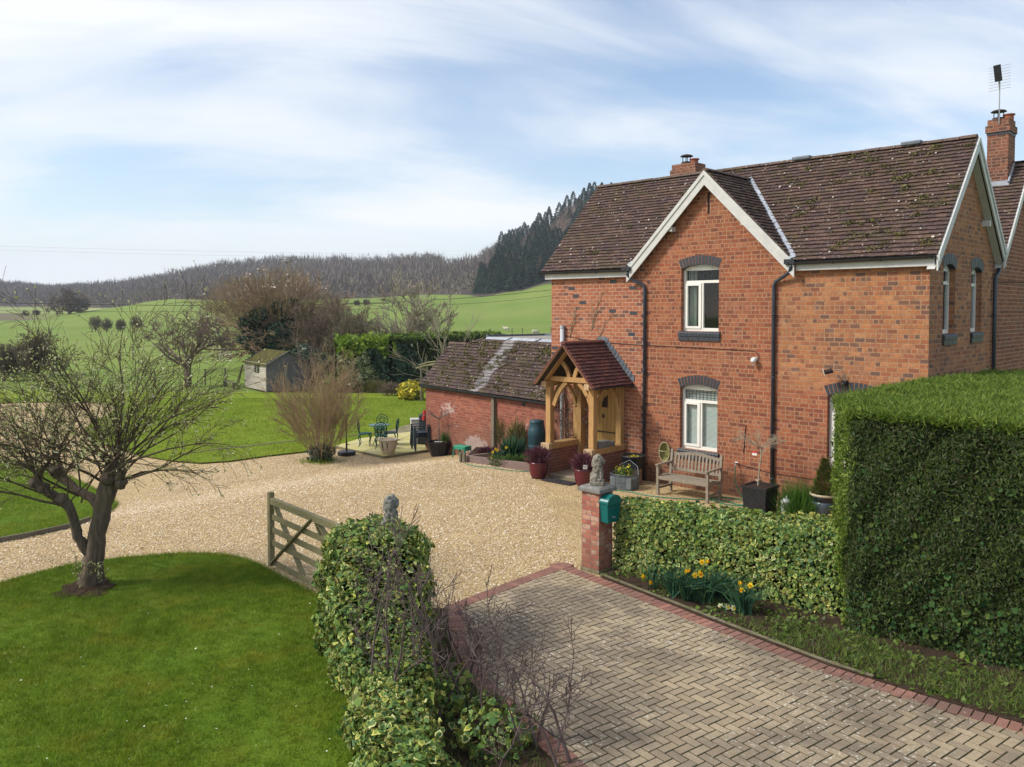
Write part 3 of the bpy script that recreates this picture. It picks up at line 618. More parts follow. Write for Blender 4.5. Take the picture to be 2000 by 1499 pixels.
for (a, b, k), p, okk in zip(cand, CP, msk):
    if okk: pav(mb, p, ax if k == 0 else ay, ay if k == 0 else ax, .183, .083, .0515, rn)
tag(ob('block_paving', mb, 'paver'), kind='structure')
def edging(name, pl, inward, mat='redpaver', lx=.205, st=.104):
    mb = MB(); P = [np.array(p) for p in pl]
    acc = 0.0
    for a, b in zip(P, P[1:]):
        L_ = np.linalg.norm(b - a); ux = (b - a) / L_; uy = np.array([-ux[1], ux[0]]) * inward; t = acc
        while t < L_: pav(mb, a + ux * t + uy * (lx / 2 + .01), ux, uy, st - .013, lx - .008, .057, rn); t += st
        acc = t - L_
    return tag(ob(name, mb, mat), kind='structure')
edging('red_brick_edging', right_edge, -1); edging('red_brick_edging', top_edge, -1); edging('red_brick_edging', left_edge, 1)
# verge between the drive and the ivy: soil, kerb, weeds
bed = W([(1174, 1134), (1256, 1165), (1350, 1203), (1420, 1231), (1500, 1262), (1617, 1307), (1707, 1336), (1833, 1375), (2000, 1423), (2400, 1530)]) + [(9, 8.6), (8, 10.0), (6.5, 9.6), (4.4, 10.9), (3.0, 11.9), (1.75, 12.75)]
sheet('flower_bed', bed, .055, 'soil', .06)
tag(strip('kerb', [(1174, 1129), (1225, 1149), (1256, 1161), (1350, 1198), (1420, 1226), (1500, 1257), (1617, 1302), (1707, 1331)], .05, .13, 'concrete', dz=.0), kind='structure')
lb = W([(655, 1190), (871, 1195), (884, 1240), (900, 1290), (918, 1322), (960, 1362), (1010, 1405), (1070, 1460), (1120, 1510), (1300, 1690), (900, 1900), (760, 1500), (720, 1400), (690, 1250)])
sheet('flower_bed', lb, .045, 'soil', .05)

def scatter(poly, dens, seed, ymax=99, frustum=True):
    r = np.random.default_rng(seed); P = np.array(poly); x0, y0 = P.min(0); x1, y1 = P.max(0); y1 = min(y1, ymax)
    n = int((x1 - x0) * (y1 - y0) * dens); Q = np.stack([r.uniform(x0, x1, n), r.uniform(y0, y1, n)], 1)
    if frustum:
        px = 1000 + 1600 * Q[:, 0] / np.maximum(Q[:, 1], .5); py = 607 + 1600 * 4 / np.maximum(Q[:, 1], .5); Q = Q[(px > -120) & (px < 2150) & (py < 1580) & (Q[:, 1] > 5)]
    Q = Q[inpoly(Q, poly)]; return Q
def grass_on(name, poly, dens, ln, wd, dz, seed, ymax=99, mat='grass', clump=None, kind='stuff'):
    Q = scatter(poly, dens, seed, ymax); r = np.random.default_rng(seed + 1)
    Z = zg(Q[:, 0], Q[:, 1]) + dz; P = np.stack([Q[:, 0], Q[:, 1], Z], 1)
    D = r.normal(0, .6, (len(P), 3)); D[:, 2] = 1
    h = ln * (1 + .35 * np.sin(Q[:, 0] * 2.1 + 1.3 * np.sin(Q[:, 1] * 1.7)) * np.cos(Q[:, 1] * 1.3) + .35 * np.sin(Q[:, 0] * 13 + 2 * np.sin(Q[:, 1] * 9)) * np.cos(Q[:, 1] * 15 + np.sin(Q[:, 0] * 7)))
    V, F = blades(P, D, h, wd, seed); return tag(npm(name, V, F, mat), kind=kind)
tag(grass_on('lawn_grass', fore_lawn, 5200, .050, .0085, .042, 11), 'short mown bright green grass of the foreground lawn', 'grass')
tag(grass_on('lawn_grass', left_lawn, 1500, .05, .010, .04, 12), 'mown grass of the small lawn left of the gravel', 'grass')
tag(grass_on('lawn_grass', main_lawn, 420, .06, .016, .04, 13, 42, mat='grassfar'), 'mown grass of the large lawn beyond the gravel', 'grass')
def along(pl, n, wd, seed):
    r = np.random.default_rng(seed); P = [np.array(p) for p in pl]; o = []
    Ls = [np.linalg.norm(b - a) for a, b in zip(P, P[1:])]; cs = np.cumsum([0] + Ls)
    for t in r.uniform(0, cs[-1], n):
        i = min(np.searchsorted(cs, t) - 1, len(Ls) - 1); i = max(i, 0); f = (t - cs[i]) / Ls[i]; o.append(P[i] + (P[i + 1] - P[i]) * f + r.normal(0, wd, 2))
    return np.array(o)
def blade_obj(name, Q, dz, ln, wd, mat, seed, spread=.5):
    r = np.random.default_rng(seed); P = np.stack([Q[:, 0], Q[:, 1], zg(Q[:, 0], Q[:, 1]) + dz], 1); D = r.normal(0, spread, (len(P), 3)); D[:, 2] = 1
    V, F = blades(P, D, ln, wd, seed); return npm(name, V, F, mat)
rag = np.concatenate([along(fore_lawn[2:14], 9000, .05, 5), along(left_lawn[2:14], 2500, .04, 6), along(main_lawn[3:16], 3000, .05, 7), along(fore_lawn[13:17], 2500, .08, 8)])
tag(blade_obj('edge_grass', rag, .02, .075, .008, 'grass', 9, .75), 'ragged longer grass along the lawn edges', 'grass', kind='stuff')
Q = scatter(fore_lawn, 6, 31); Q = Q[np.random.default_rng(8).random(len(Q)) < np.clip((11 - Q[:, 1]) / 3.5, .12, 1)]; r_ = np.random.default_rng(1); P = np.stack([Q[:, 0], Q[:, 1], np.full(len(Q), .088)], 1)
V, F = cards(P, np.tile([0, 0, 1.], (len(P), 1)), .014, 1, 'ivy', .3, seed=3); tag(npm('daisies', V, F, 'petalwhite'), 'tiny white daisies dotted over the foreground lawn', 'daisies', kind='stuff')
# weeds and grass in the verge bed
wl = W([(1174, 1130), (1350, 1198), (1500, 1257), (1700, 1332), (2000, 1420), (2100, 1445)]) + [(7.0, 8.2), (5.6, 8.9), (4.4, 10.2), (3.0, 11.3), (1.8, 12.3)]
Q = scatter(wl, 620, 41); pn = np.sin(Q[:, 0] * 5.1 + 2) * np.cos(Q[:, 1] * 4.3) + np.random.default_rng(5).normal(0, .35, len(Q)); Q = Q[pn > -.25]
P = np.stack([Q[:, 0], Q[:, 1], np.full(len(Q), .06)], 1); V, F = cards(P, np.tile([0, 0, 1.], (len(P), 1)), .05, .7, 'ivy', .6, up=.4, seed=4)
tag(npm('bed_weeds', V, F, 'weed'), 'low leafy weeds spreading over the soil beside the drive', 'weeds', kind='stuff')
wr = W([(1400, 1215), (1500, 1256), (1700, 1330), (2000, 1420), (2100, 1445), (2100, 1340), (1850, 1310), (1700, 1262), (1560, 1225)])
tag(grass_on('verge_grass', wr, 1500, .09, .009, .05, 43, mat='weed'), 'rough grass patch in front of the tall hedge', 'grass')
Q = scatter(lb, 500, 47); tag(blade_obj('hedge_foot_weeds', Q, .04, .09, .012, 'weed', 48, .8), 'weeds around the foot of the front ivy hedge', 'weeds', kind='stuff')
r_ = np.random.default_rng(77)   # moss and weeds in the paving joints
Q = np.concatenate([along(right_edge, 900, .05, 71) + ay * -.22, along(left_edge, 500, .08, 72) ])
tag(blade_obj('joint_moss', Q, .045, .022, .012, 'weed', 73, 1.4), 'moss tufts in the joints at the edge of the paved drive', 'moss', kind='stuff')
# loose stones on the gravel for relief
Q = scatter(W([(0, 1150), (0, 1060), (230, 985), (400, 912), (655, 880), (1040, 925), (1140, 1110), (870, 1190), (640, 1180), (500, 1105), (380, 1085)]), 420, 61)
r_ = np.random.default_rng(62); n = len(Q); P = np.stack([Q[:, 0], Q[:, 1], zg(Q[:, 0], Q[:, 1]) + .004], 1)
oc = np.array([(1, 0, 0), (0, 1, 0), (-1, 0, 0), (0, -1, 0), (0, 0, .8)]); R = (.008 + .010 * r_.random(n))[:, None, None]
V = P[:, None, :] + (oc[None] + r_.normal(0, .25, (n, 5, 3))) * R; F = (np.arange(n) * 5)[:, None, None] + np.array([(0, 1, 4), (1, 2, 4), (2, 3, 4), (3, 0, 4)])[None]
m, nt, b = new('Pebbles', .8, .3); g_ = N(nt, 'ShaderNodeNewGeometry'); c = ramp(nt, g_.outputs['Random Per Island'], [(0, (.62, .47, .29)), (.25, (.50, .35, .19)), (.5, (.72, .60, .43)), (.7, (.38, .26, .15)), (.85, (.80, .70, .55))], 'CONSTANT'); nt.links.new(c, b.inputs['Base Color']); M['pebble'] = m
tag(npm('gravel_stones', V.reshape(-1, 3), F.reshape(-1, 3), 'pebble'), kind='stuff', label='loose golden stones lying over the gravel drive', cat='gravel')
# ================================================================== THE HOUSE (local frame: x along the front wall, y into the house)
house = E('brick_house', 'two storey red brick house with front gable, dark tiled roof and white bargeboards', 'house', (O_[0], O_[1], 0), HROT)
def wall_poly(name, outer, holes, mp, depth, mat, parent, thick=.0):
    """wall face from a 2-D outline with holes; mp(a, d, z) -> local point; reveals go in by depth"""
    loops = [[Vector((a, z, 0)) for a, z in outer]] + [[Vector((a, z, 0)) for a, z in h] for h in holes]
    tris = tessellate_polygon(loops); flatp = [p for l in loops for p in l]; mb = MB()
    mb.add([mp(p.x, 0, p.y) for p in flatp], [tuple(t) for t in tris])
    for h in holes:
        k = len(h); n = len(mb.v)
        mb.v += [mp(a, 0, z) for a, z in h] + [mp(a, depth, z) for a, z in h]
        mb.f += [(n + i, n + (i + 1) % k, n + k + (i + 1) % k, n + k + i) for i in range(k)]
    bm = bmesh.new(); me = bpy.data.meshes.new(name); me.from_pydata([tuple(v_) for v_ in mb.v], [], mb.f); bm.from_mesh(me)
    bmesh.ops.remove_doubles(bm, verts=bm.verts, dist=1e-4); bmesh.ops.recalc_face_normals(bm, faces=bm.faces[:]); bm.to_mesh(me); bm.free()
    me.materials.append(M[mat]); o = bpy.data.objects.new(name, me); return link(o, parent)
front = lambda a, d, z: (a, d, z)
SX = 9.15
side = lambda a, d, z: (SX - d, a, z)
def arch_pts(a0, a1, zs, rise, n=9):
    w_ = (a1 - a0) / 2; R = (w_ * w_ + rise * rise) / (2 * rise); c = (a0 + a1) / 2; zc = zs + rise - R; th = math.asin(w_ / R)
    return [(c + R * math.sin(t), zc + R * math.cos(t)) for t in np.linspace(th, -th, n)], (c, zc, R, th)
def opening(a0, a1, z0, zs, rise=.09): return [(a0, z0), (a1, z0)] + arch_pts(a0, a1, zs, rise)[0]
def window(parent, a0, a1, z0, zs, mp, rise=.09, fill='curtain', nv=13, single=False, label=None, sill_w=.05):
    d0 = .11; cx = (a0 + a1) / 2; zt = zs - .30 if not single else zs - .27
    A, (c, zc, R, th) = arch_pts(a0 + .004, a1 - .004, zs, rise, 11); fr = MB()
    def bar(x0, x1, y0, y1, dd=0.0, t=.06): # frame bar in the window plane
        vs = [mp(x, d_, z) for d_ in (d0 + dd, d0 + dd + t) for (x, z) in ((x0, y0), (x1, y0), (x1, y1), (x0, y1))]
        fr.add(vs, [(0, 1, 2, 3), (7, 6, 5, 4), (0, 4, 5, 1), (1, 5, 6, 2), (2, 6, 7, 3), (3, 7, 4, 0)])
    F = .058
    bar(a0, a0 + F, z0, zs + .01); bar(a1 - F, a1, z0, zs + .01); bar(a0 + F, a1 - F, z0, z0 + F + .015); bar(a0 + F, a1 - F, zt - .03, zt + .03, -.004)
    # arched head
    k = len(A); top = A; low = [(x, zs - .045) for x, z in A]; vs = [mp(x, d_, z) for d_ in (d0, d0 + .06) for (x, z) in top + low]
    fr.add(vs, [(i, i + 1, k + i + 1, k + i) for i in range(k - 1)] + [(2 * k + i, 3 * k + i, 3 * k + i + 1, 2 * k + i + 1) for i in range(k - 1)] + [(k + i, k + i + 1, 3 * k + i + 1, 3 * k + i) for i in range(k - 1)])
    if not single:
        bar(cx - .03, cx + .03, z0 + F, zt - .03, -.002)
        for (x0, x1) in ((a0 + F, cx - .03),):      # opening sash on the left, proud of the frame
            s_ = .052; bar(x0 - .012, x0 + s_, z0 + F - .0, zt - .03, -.022, .05); bar(x1 - s_, x1 + .012, z0 + F, zt - .03, -.022, .05); bar(x0 + s_, x1 - s_, z0 + F, z0 + F + s_, -.022, .05); bar(x0 + s_, x1 - s_, zt - .03 - s_, zt - .03, -.022, .05)
        bar(a0 + .22, a1 - .22, zs - .01, zs + .025, -.02, .02)
    wo_ = ob('window', fr, 'upvc', parent)
    if label: wo_['label'] = label
    g = MB(); y_ = d0 + .035
    for (x0, x1, q0, q1) in ([(a0 + F, a1 - F, zt + .03, zs - .045), (a0 + F, cx - .03, z0 + F, zt - .03), (cx + .03, a1 - F, z0 + F, zt - .03)] if not single else [(a0 + F, a1 - F, zt + .03, zs - .045), (a0 + F, a1 - F, z0 + F, zt - .03)]):
        g = MB(); g.add([mp(x0, y_, q0), mp(x1, y_, q0), mp(x1, y_, q1), mp(x0, y_, q1)], [(0, 1, 2, 3)]); ob('pane', g, 'glass', wo_)
    lb_ = MB()          # leaded grid in the top light
    def lbar(p, q): lb_.beam(mp(p[0], y_ - .006, p[1]), mp(q[0], y_ - .006, q[1]), .009, .006)
    nn = 9 if not single else 5
    for i in range(1, nn): x = a0 + F + (a1 - a0 - 2 * F) * i / nn; lbar((x, zt + .03), (x, zs - .045))
    for i in range(1, 4): z = zt + .03 + (zs - .075 - zt) * i / 4; lbar((a0 + F, z), (a1 - F, z))
    ob('leaded_grid', lb_, 'gutter', wo_)
    rm = MB(); D = .75      # dark room behind
    vs = [mp(x, d_, z) for d_ in (d0 + .065, D) for (x, z) in ((a0 - .12, z0 - .1), (a1 + .12, z0 - .1), (a1 + .12, zs + .15), (a0 - .12, zs + .15))]
    rm.add(vs, [(4, 5, 6, 7), (0, 4, 5, 1), (1, 5, 6, 2), (2, 6, 7, 3), (3, 7, 4, 0)]); ob('room_interior', rm, 'darkroom', wo_)
    if fill == 'blind':
        bl = MB(); z = z0 + .06
        while z < zs - .03:
            p = mp(a0 + .05, d0 + .085, z); q = mp(a1 - .05, d0 + .085, z); bl.beam(p, q, .003, .021, (0, 0, 1)); z += .0265
        ob('blind', bl, 'blind', wo_)
    elif fill == 'curtain':
        cu = MB(); pts = []; n = 30
        for (x0, x1) in ((a0 + .06, a0 + .27), (a1 - .10, a1 - .03)):
            base = len(cu.v)
            for i in range(n + 1):
                x = x0 + (x1 - x0) * i / n; dd = d0 + .12 + .018 * math.sin(i * 1.5)
                cu.v += [mp(x, dd, z0 + .02), mp(x, dd, zs + .02)]
            cu.f += [(base + 2 * i, base + 2 * i + 2, base + 2 * i + 3, base + 2 * i + 1) for i in range(n)]
        ob('curtain', cu, 'curtain', wo_)
    # blue brick arch with pale joints behind the bricks
    jb = MB(); ar = MB(); R0 = R + .004; R1 = R + .195; thx = th * 1.02; k = 24
    jp = [(c + r_ * math.sin(t), zc + r_ * math.cos(t)) for r_ in (R0, R1) for t in np.linspace(thx + .01, -thx - .01, k)]
    jb.add([mp(x, -.003, z) for x, z in jp] + [mp(x, .08, z) for x, z in jp[:k]], [(i, i + 1, k + i + 1, k + i) for i in range(k - 1)] + [(i, i + 1, 2 * k + i + 1, 2 * k + i) for i in range(k - 1)])
    nvv = nv
    for i in range(nvv):
        t0 = -thx + 2 * thx * (i + .10) / nvv; t1 = -thx + 2 * thx * (i + .90) / nvv
        q = [(c + r_ * math.sin(t), zc + r_ * math.cos(t)) for r_, t in ((R0 - .012, t0), (R0 - .012, t1), (R1, t1), (R1, t0))]
        ar.add([mp(x, -.012, z) for x, z in q] + [mp(x, .10, z) for x, z in q], [(0, 1, 2, 3), (0, 4, 5, 1), (1, 5, 6, 2), (2, 6, 7, 3), (3, 7, 4, 0)])
    ao = ob('arch', ar, 'blue', wo_); ob('arch_joint', jb, 'joint', wo_)
    # sill: bullnose headers over a flat course
    sb = MB(); e_ = sill_w; x = a0 - e_; n_ = int(round((a1 - a0 + 2 * e_) / .082)); st = (a1 - a0 + 2 * e_) / n_
    for i in range(n_):
        xa = a0 - e_ + i * st + .003; xb = xa + st - .007; prof = [(-.055, z0 - .115), (-.055, z0 - .045), (-.035, z0 - .02), (.0, z0 - .004), (.12, z0 + .0), (.12, z0 - .115)]
        n = len(sb.v); sb.v += [mp(xa, d_, z) for d_, z in prof] + [mp(xb, d_, z) for d_, z in prof]; k_ = len(prof)
        sb.f += [tuple(range(n, n + k_)), tuple(range(n + 2 * k_ - 1, n + k_ - 1, -1))] + [(n + i_, n + k_ + i_, n + k_ + (i_ + 1) % k_, n + (i_ + 1) % k_) for i_ in range(k_)]
    nb = max(2, int((a1 - a0) / .22))
    for i in range(nb):
        xa = a0 - e_ + (a1 - a0 + 2 * e_) * i / nb + .004; xb = a0 - e_ + (a1 - a0 + 2 * e_) * (i + 1) / nb - .004
        vs = [mp(x, d_, z) for z in (z0 - .21, z0 - .123) for (x, d_) in ((xa, -.04), (xb, -.04), (xb, .02), (xa, .02))]
        sb.add(vs, [(0, 1, 2, 3), (7, 6, 5, 4), (0, 4, 5, 1), (1, 5, 6, 2), (2, 6, 7, 3), (3, 7, 4, 0)])
    ob('sill', sb, 'blue', wo_)
    return wo_
ZE = 5.0; GS = 4.60; GZ = 6.95
wins = [(3.915, 4.87, 3.54, 4.94), (3.905, 4.86, .885, 2.27), (7.30, 8.26, .93, 2.33)]
wall_poly('front_wall', [(2.93, -.6), (SX, -.6), (SX, ZE), (6.47, ZE), (GS, GZ), (2.93, GZ - (GS - 2.93) * 1.03)], [opening(*wn_) for wn_ in wins], front, .12, 'brick', house)
wall_poly('front_wall', [(0, -.6), (2.93, -.6), (2.93, ZE + .22), (2.6, ZE), (0, ZE)], [[(1.36, .0), (2.2, .0), (2.2, 2.06), (1.36, 2.06)]], front, .14, 'brick_left', house)['label'] = 'paler patched brickwork left of the drainpipe with stray blue bricks'
sw = [(.76, 1.47, 3.56, 4.80), (2.50, 3.22, 3.56, 4.80)]
wall_poly('side_wall', [(0, -.6), (3.97, -.6), (3.97, 5.22), (2.12, 7.25), (0, 5.03)], [opening(*s_, rise=.10) for s_ in sw], side, .12, 'brick_side', house)
wall_poly('rear_wall', [(3.97, -.6), (8.2, -.6), (8.2, 5.1), (6.1, 7.2), (4.12, 5.2), (3.97, 5.2)], [], lambda a, d, z: (SX - .004 - d, a, z), .1, 'brick_rear', house)
bx_ = MB(); bx_.box(.02, SX - .8, 8.1, 8.2, -.6, 5); bx_.box(0, .02, .02, 8.2, -.6, 5); ob('back_wall', bx_, 'brick_rear', house)
fl_ = MB(); fl_.add([(0, .8, ZE - .02), (SX - .8, .8, ZE - .02), (SX - .8, 8.1, ZE - .02), (0, 8.1, ZE - .02)], [(0, 1, 2, 3)]); ob('loft_floor', fl_, 'darkroom', house)
gl_ = MB(); gl_.add([(0.01, 0, ZE), (0.01, 4.1, ZE), (0.01, 2.12, 7.2)], [(0, 1, 2)]); ob('gable_wall', gl_, 'brick_left', house)
window(house, *wins[0], front, fill='curtain', label='upper front window with pale curtain')
window(house, *wins[1], front, fill='blind', label='lower front window with closed slatted blind')
window(house, *wins[2], front, fill='blind', label='front window half hidden behind the tall hedge')
for s_ in sw: window(house, *s_, side, rise=.10, fill='none', nv=9, single=True, sill_w=.03)
# slit in the gable, vents, stray dark bricks
q = MB(); q.box(GS - .022, GS + .022, -.004, .05, 6.12, 6.58); ob('gable_slit', q, 'darkroom', house)
q = MB()
for (x, z) in ((1.55, 4.76),): q.box(x, x + .21, -.006, .05, z, z + .17)
ob('air_brick', q, 'rust', house)
q = MB()
for (x, z) in ((.72, 4.33), (1.9, 4.66), (2.47, 4.5), (.58, 4.52), (.95, 4.16), (2.45, 3.4), (2.5, 3.9), (1.88, 3.95), (0.02, 3.0), (0.02, 2.85)): q.box(x, x + .2, -.004, .03, z, z + .078)
ob('blue_brick', q, 'blue', house)['kind'] = 'stuff'
q = MB(); zz = .6; kk = 0      # dark quoin ends beside the left drainpipe
while zz < 4.7:
    if kk % 3 != 1: q.box(2.835, 2.915, -.003, .02, zz, zz + .075)
    if kk % 4 == 2: q.box(2.985, 3.085, -.003, .02, zz + .09, zz + .165)
    zz += .179; kk += 1
ob('quoin_brick', q, 'brick_dark', house)['kind'] = 'stuff'
# ---- tiles
def tiles(parent, name, o, U, Vv, poly, tw, gauge, mat, seed=1, th=.020):
    """plain tiles laid over the plane o + u*U + v*V (v up the slope), clipped to poly in (u, v)"""
    r = random.Random(seed); o = Vector(o); U = Vector(U).normalized(); Vv = Vector(Vv).normalized(); Nn = U.cross(Vv).normalized()
    if Nn.z < 0: Nn = -Nn
    us = [p[0] for p in poly]; vs_ = [p[1] for p in poly]; umn, umx = min(us) - .01, max(us) + .01; mb = MB(); nr = int((max(vs_) - min(vs_)) / gauge) + 1; cen = []; lst = []
    for i in range(nr):
        v0 = min(vs_) + i * gauge; off = (i % 2) * tw / 2
        for j in range(int((max(us) - min(us)) / tw) + 2):
            u0 = min(us) - tw / 2 + off + j * tw; a_, b_ = max(u0, umn), min(u0 + tw, umx)
            if b_ - a_ > .035: lst.append((a_, b_, v0)); cen.append(((a_ + b_) / 2, v0 + gauge * .5))
    ok_ = inpoly(np.array(cen), poly)
    for (u0, ue, v0), k in zip(lst, ok_):
        if not k: continue
        u1 = ue - .004; dz = r.uniform(-.004, .009); sk = r.uniform(-.010, .010); ln = gauge * 1.25
        def P(u_, v_, h): return o + U * u_ + Vv * v_ + Nn * h
        hb = .032 + dz; ht = .012; hl = r.uniform(-.003, .003)
        mb.add([P(u0, v0 + sk, hb + th + hl), P(u1, v0 - sk, hb + th - hl), P(u1, v0 + ln, ht + .004), P(u0, v0 + ln, ht + .004), P(u0, v0 + sk, hb - .012 + hl), P(u1, v0 - sk, hb - .012 - hl), P(u1, v0 + ln, 0), P(u0, v0 + ln, 0)],
               [(0, 1, 2, 3), (0, 4, 5, 1), (1, 5, 6, 2), (3, 7, 4, 0)])
    t = ob(name, mb, mat, parent)
    sb = MB(); pp = [o + U * a + Vv * b for a, b in poly]; k = len(pp); sb.add(pp + [p - Nn * .05 for p in pp], [tuple(range(k)), tuple(range(2 * k - 1, k - 1, -1))] + [(i, (i + 1) % k, k + (i + 1) % k, k + i) for i in range(k)])
    ob('roof_boarding', sb, 'rust', t); return t
def ridge(parent, p0, p1, mat, r_=.10, st=.30, mound=.9):
    p0 = Vector(p0); p1 = Vector(p1); d = (p1 - p0); L_ = d.length; d.normalize(); s_ = d.cross(Vector((0, 0, 1))).normalized(); mb = MB(); n = int(L_ / st); rr = random.Random(5)
    for i in range(n):
        a = p0 + d * (L_ * i / n); b = p0 + d * (L_ * (i + 1) / n - .012); h = rr.uniform(-.004, .004); vs = []
        for p in (a, b):
            for t in np.linspace(-1.35, 1.35, 7): vs.append(p + s_ * (math.sin(t) * r_) + Vector((0, 0, math.cos(t) * r_ * mound - r_ * .45 + h)))
        mb.add(vs, [(j, j + 1, 8 + j, 7 + j) for j in range(6)] + [tuple(range(6, -1, -1)), tuple(range(7, 14))])
    return ob('ridge_tile', mb, mat, parent)
def moss_on(parent, o, U, Vv, poly, n, seed, nl):
    o = np.array(o, float); U = np.array(U, float); Vv = np.array(Vv, float); Nn = np.cross(U, Vv); Nn /= np.linalg.norm(Nn); Nn = Nn if Nn[2] > 0 else -Nn; r = np.random.default_rng(seed); P_ = np.array(poly); lo, hi = P_.min(0), P_.max(0)
    Q = r.uniform(lo, hi, (n, 2)); Q = Q[inpoly(Q, poly)]; pts = []
    for q in Q:
        k = r.integers(10, 60); rad = r.uniform(.03, .09); d = r.normal(0, rad, (k, 2)) * [1.3, .55]; pts.append(o + U * (q[0] + d[:, :1]) + Vv * (q[1] + d[:, 1:]) + Nn * (.055 + .02 * r.random((k, 1))))
    P3 = np.concatenate(pts); V, F = cards(P3, np.tile(Nn, (len(P3), 1)), .028, 1, 'ivy', .9, seed=seed); npm('moss', V, F, 'moss', parent)['kind'] = 'stuff'
    Q = r.uniform(lo, hi, (nl, 2)); Q = Q[inpoly(Q, poly)]; P3 = o + U * Q[:, :1] + Vv * Q[:, 1:] + Nn * .062; V, F = cards(P3, np.tile(Nn, (len(P3), 1)), .030, 1, 'ivy', .12, seed=seed + 1); npm('lichen', V, F, 'lichen', parent)['kind'] = 'stuff'
S = 1.045; ev = -.19; ZR = ZE + .02 + (2.1 - ev) * S - .0   # main roof: slope S, eave line at y = ev
z_e = ZE - .02; ZR = z_e + (2.12 - ev) * S
sl_ = math.hypot(2.12 - ev, ZR - z_e); cs = (2.12 - ev) / sl_
XR = SX + .17; XL = -.17
GY = 2.12 - (ZR - 7.03) / S          # where the gable ridge meets the main slope
vy = lambda y: (y - ev) / cs
GL, GR = GS - (7.03 - 4.97), GS + (7.03 - 4.97)
tiles(house, 'roof', (0, ev, z_e), (1, 0, 0), (0, cs, math.sqrt(1 - cs * cs)), [(XL, 0), (GL - .0, 0), (GS, vy(GY)), (GR, 0), (XR, 0), (XR, sl_), (XL, sl_)], .185, .110, 'tile', 2)['label'] = 'dark mossy plain tile front slope of the main roof'
mr_ = [o_ for o_ in house.children if o_.name.startswith('roof')][0]
moss_on(mr_, (0, ev, z_e), (1, 0, 0), (0, cs, math.sqrt(1 - cs * cs)), [(GR, .1), (XR - .05, .1), (XR - .05, sl_ - .1), (GS + .1, sl_ - .1)], 75, 91, 120)
moss_on(mr_, (0, ev, z_e), (1, 0, 0), (0, cs, math.sqrt(1 - cs * cs)), [(XL + .05, .1), (GL - .05, .1), (GS - .3, vy(GY) - .05), (GS - .3, sl_ - .1), (XL + .05, sl_ - .1)], 16, 93, 170)
tiles(house, 'roof', (0, 4.43, z_e), (1, 0, 0), (0, -cs, math.sqrt(1 - cs * cs)), [(XL, .25), (XR, .25), (XR, sl_), (XL, sl_)], .168, .2, 'tile', 3)
yr = 6.12; zv = 5.12; S2 = 1.1; sl2 = math.hypot(yr - 4.1, (yr - 4.1) * S2); c2 = 1 / math.hypot(1, S2)
tiles(house, 'roof', (0, 4.1, zv), (1, 0, 0), (0, c2, c2 * S2), [(XL, 0), (XR, 0), (XR, sl2), (XL, sl2)], .185, .110, 'tile', 4)['label'] = 'front slope of the rear roof behind the gable'
tiles(house, 'roof', (0, 8.4, zv - .2), (1, 0, 0), (0, -c2, c2 * S2), [(XL, 0), (XR, 0), (XR, sl2 + .3), (XL, sl2 + .3)], .168, .2, 'tile', 5)
ridge(house, (XL, 2.12, ZR + .03), (XR - .0, 2.12, ZR + .03), 'ridge')
ridge(house, (XL, yr, zv + (yr - 4.1) * S2 + .03), (XR, yr, zv + (yr - 4.1) * S2 + .03), 'ridge')
# gable roof over the front: two slopes, ridge along y
yf = -.17; GZR = 7.03; q2 = math.sqrt(.5); slg = (GZR - 4.97) / q2
gy_ = lambda z: ev + (z - z_e) / S
for sgn in (-1, 1):
    o_ = (GS + sgn * (GZR - 4.97), yf, 4.97)
    tiles(house, 'gable_roof', o_, (0, 1, 0), (-sgn * q2, 0, q2), [(0, 0), (gy_(4.97) - yf + .05, 0), (gy_(GZR) - yf + .02, slg), (0, slg)], .185, .110, 'tile', 6 + sgn)
ridge(house, (GS, yf - .01, GZR + .03), (GS, GY + .05, GZR + .03), 'ridge', .09)
for sgn in (-1, 1):      # lead valley
    mb = MB(); a = Vector((GS + sgn * (GZR - 4.99), gy_(4.99), 4.99)); b = Vector((GS, gy_(GZR), GZR)); up_ = Vector((0, 0, .075)); mb.beam(a + up_, b + up_, .13, .012, (0, -.6, 1)); ob('lead_valley', mb, 'leadlight', house)
# bargeboards
def barge(parent, a, b, mp, y0, hgt=.20, name='bargeboard', cap=True):
    mb = MB()
    for (yy, h0, h1, t) in ((y0, 0, -hgt, .028), (y0 - .028, .012, -.09, .022)):
        vs = [mp(p[0], d_, p[1] + h_) for d_ in (yy - t, yy) for p, h_ in ((a, h0), (b, h0), (b, h1), (a, h1))]
        mb.add(vs, [(0, 1, 2, 3), (7, 6, 5, 4), (0, 4, 5, 1), (1, 5, 6, 2), (2, 6, 7, 3), (3, 7, 4, 0)])
    return ob(name, mb, 'barge', parent)
for sgn in (-1, 1): barge(house, (GS + sgn * 2.07, 4.96), (GS, 7.03), front, -.17, .30)
sidem = lambda a, d, z: (SX - d, a, z)
barge(house, (-.2, z_e), (2.12, z_e + 2.32 * S), sidem, -.17, .27); barge(house, (4.25, z_e + .22), (2.12, z_e + 2.32 * S), sidem, -.17, .27)
barge(house, (4.12, zv + .05), (yr, zv + (yr - 4.1) * S2 + .03), sidem, -.17, .27); barge(house, (8.2, 4.95), (yr, zv + (yr - 4.1) * S2 + .03), sidem, -.17, .27)
q = MB()                 # soffits under the verges, shading the wall
for (y0, zz0, y1, zz1) in ((-.19, z_e - .24, 2.12, ZR - .24), (4.2, z_e - .0, 2.12, ZR - .24), (4.12, zv - .2, yr, zv + (yr - 4.1) * S2 - .22)):
    q.add([(SX, y0, zz0), (SX + .14, y0, zz0), (SX + .14, y1, zz1), (SX, y1, zz1)], [(0, 1, 2, 3)])
ob('soffit', q, 'barge', house)
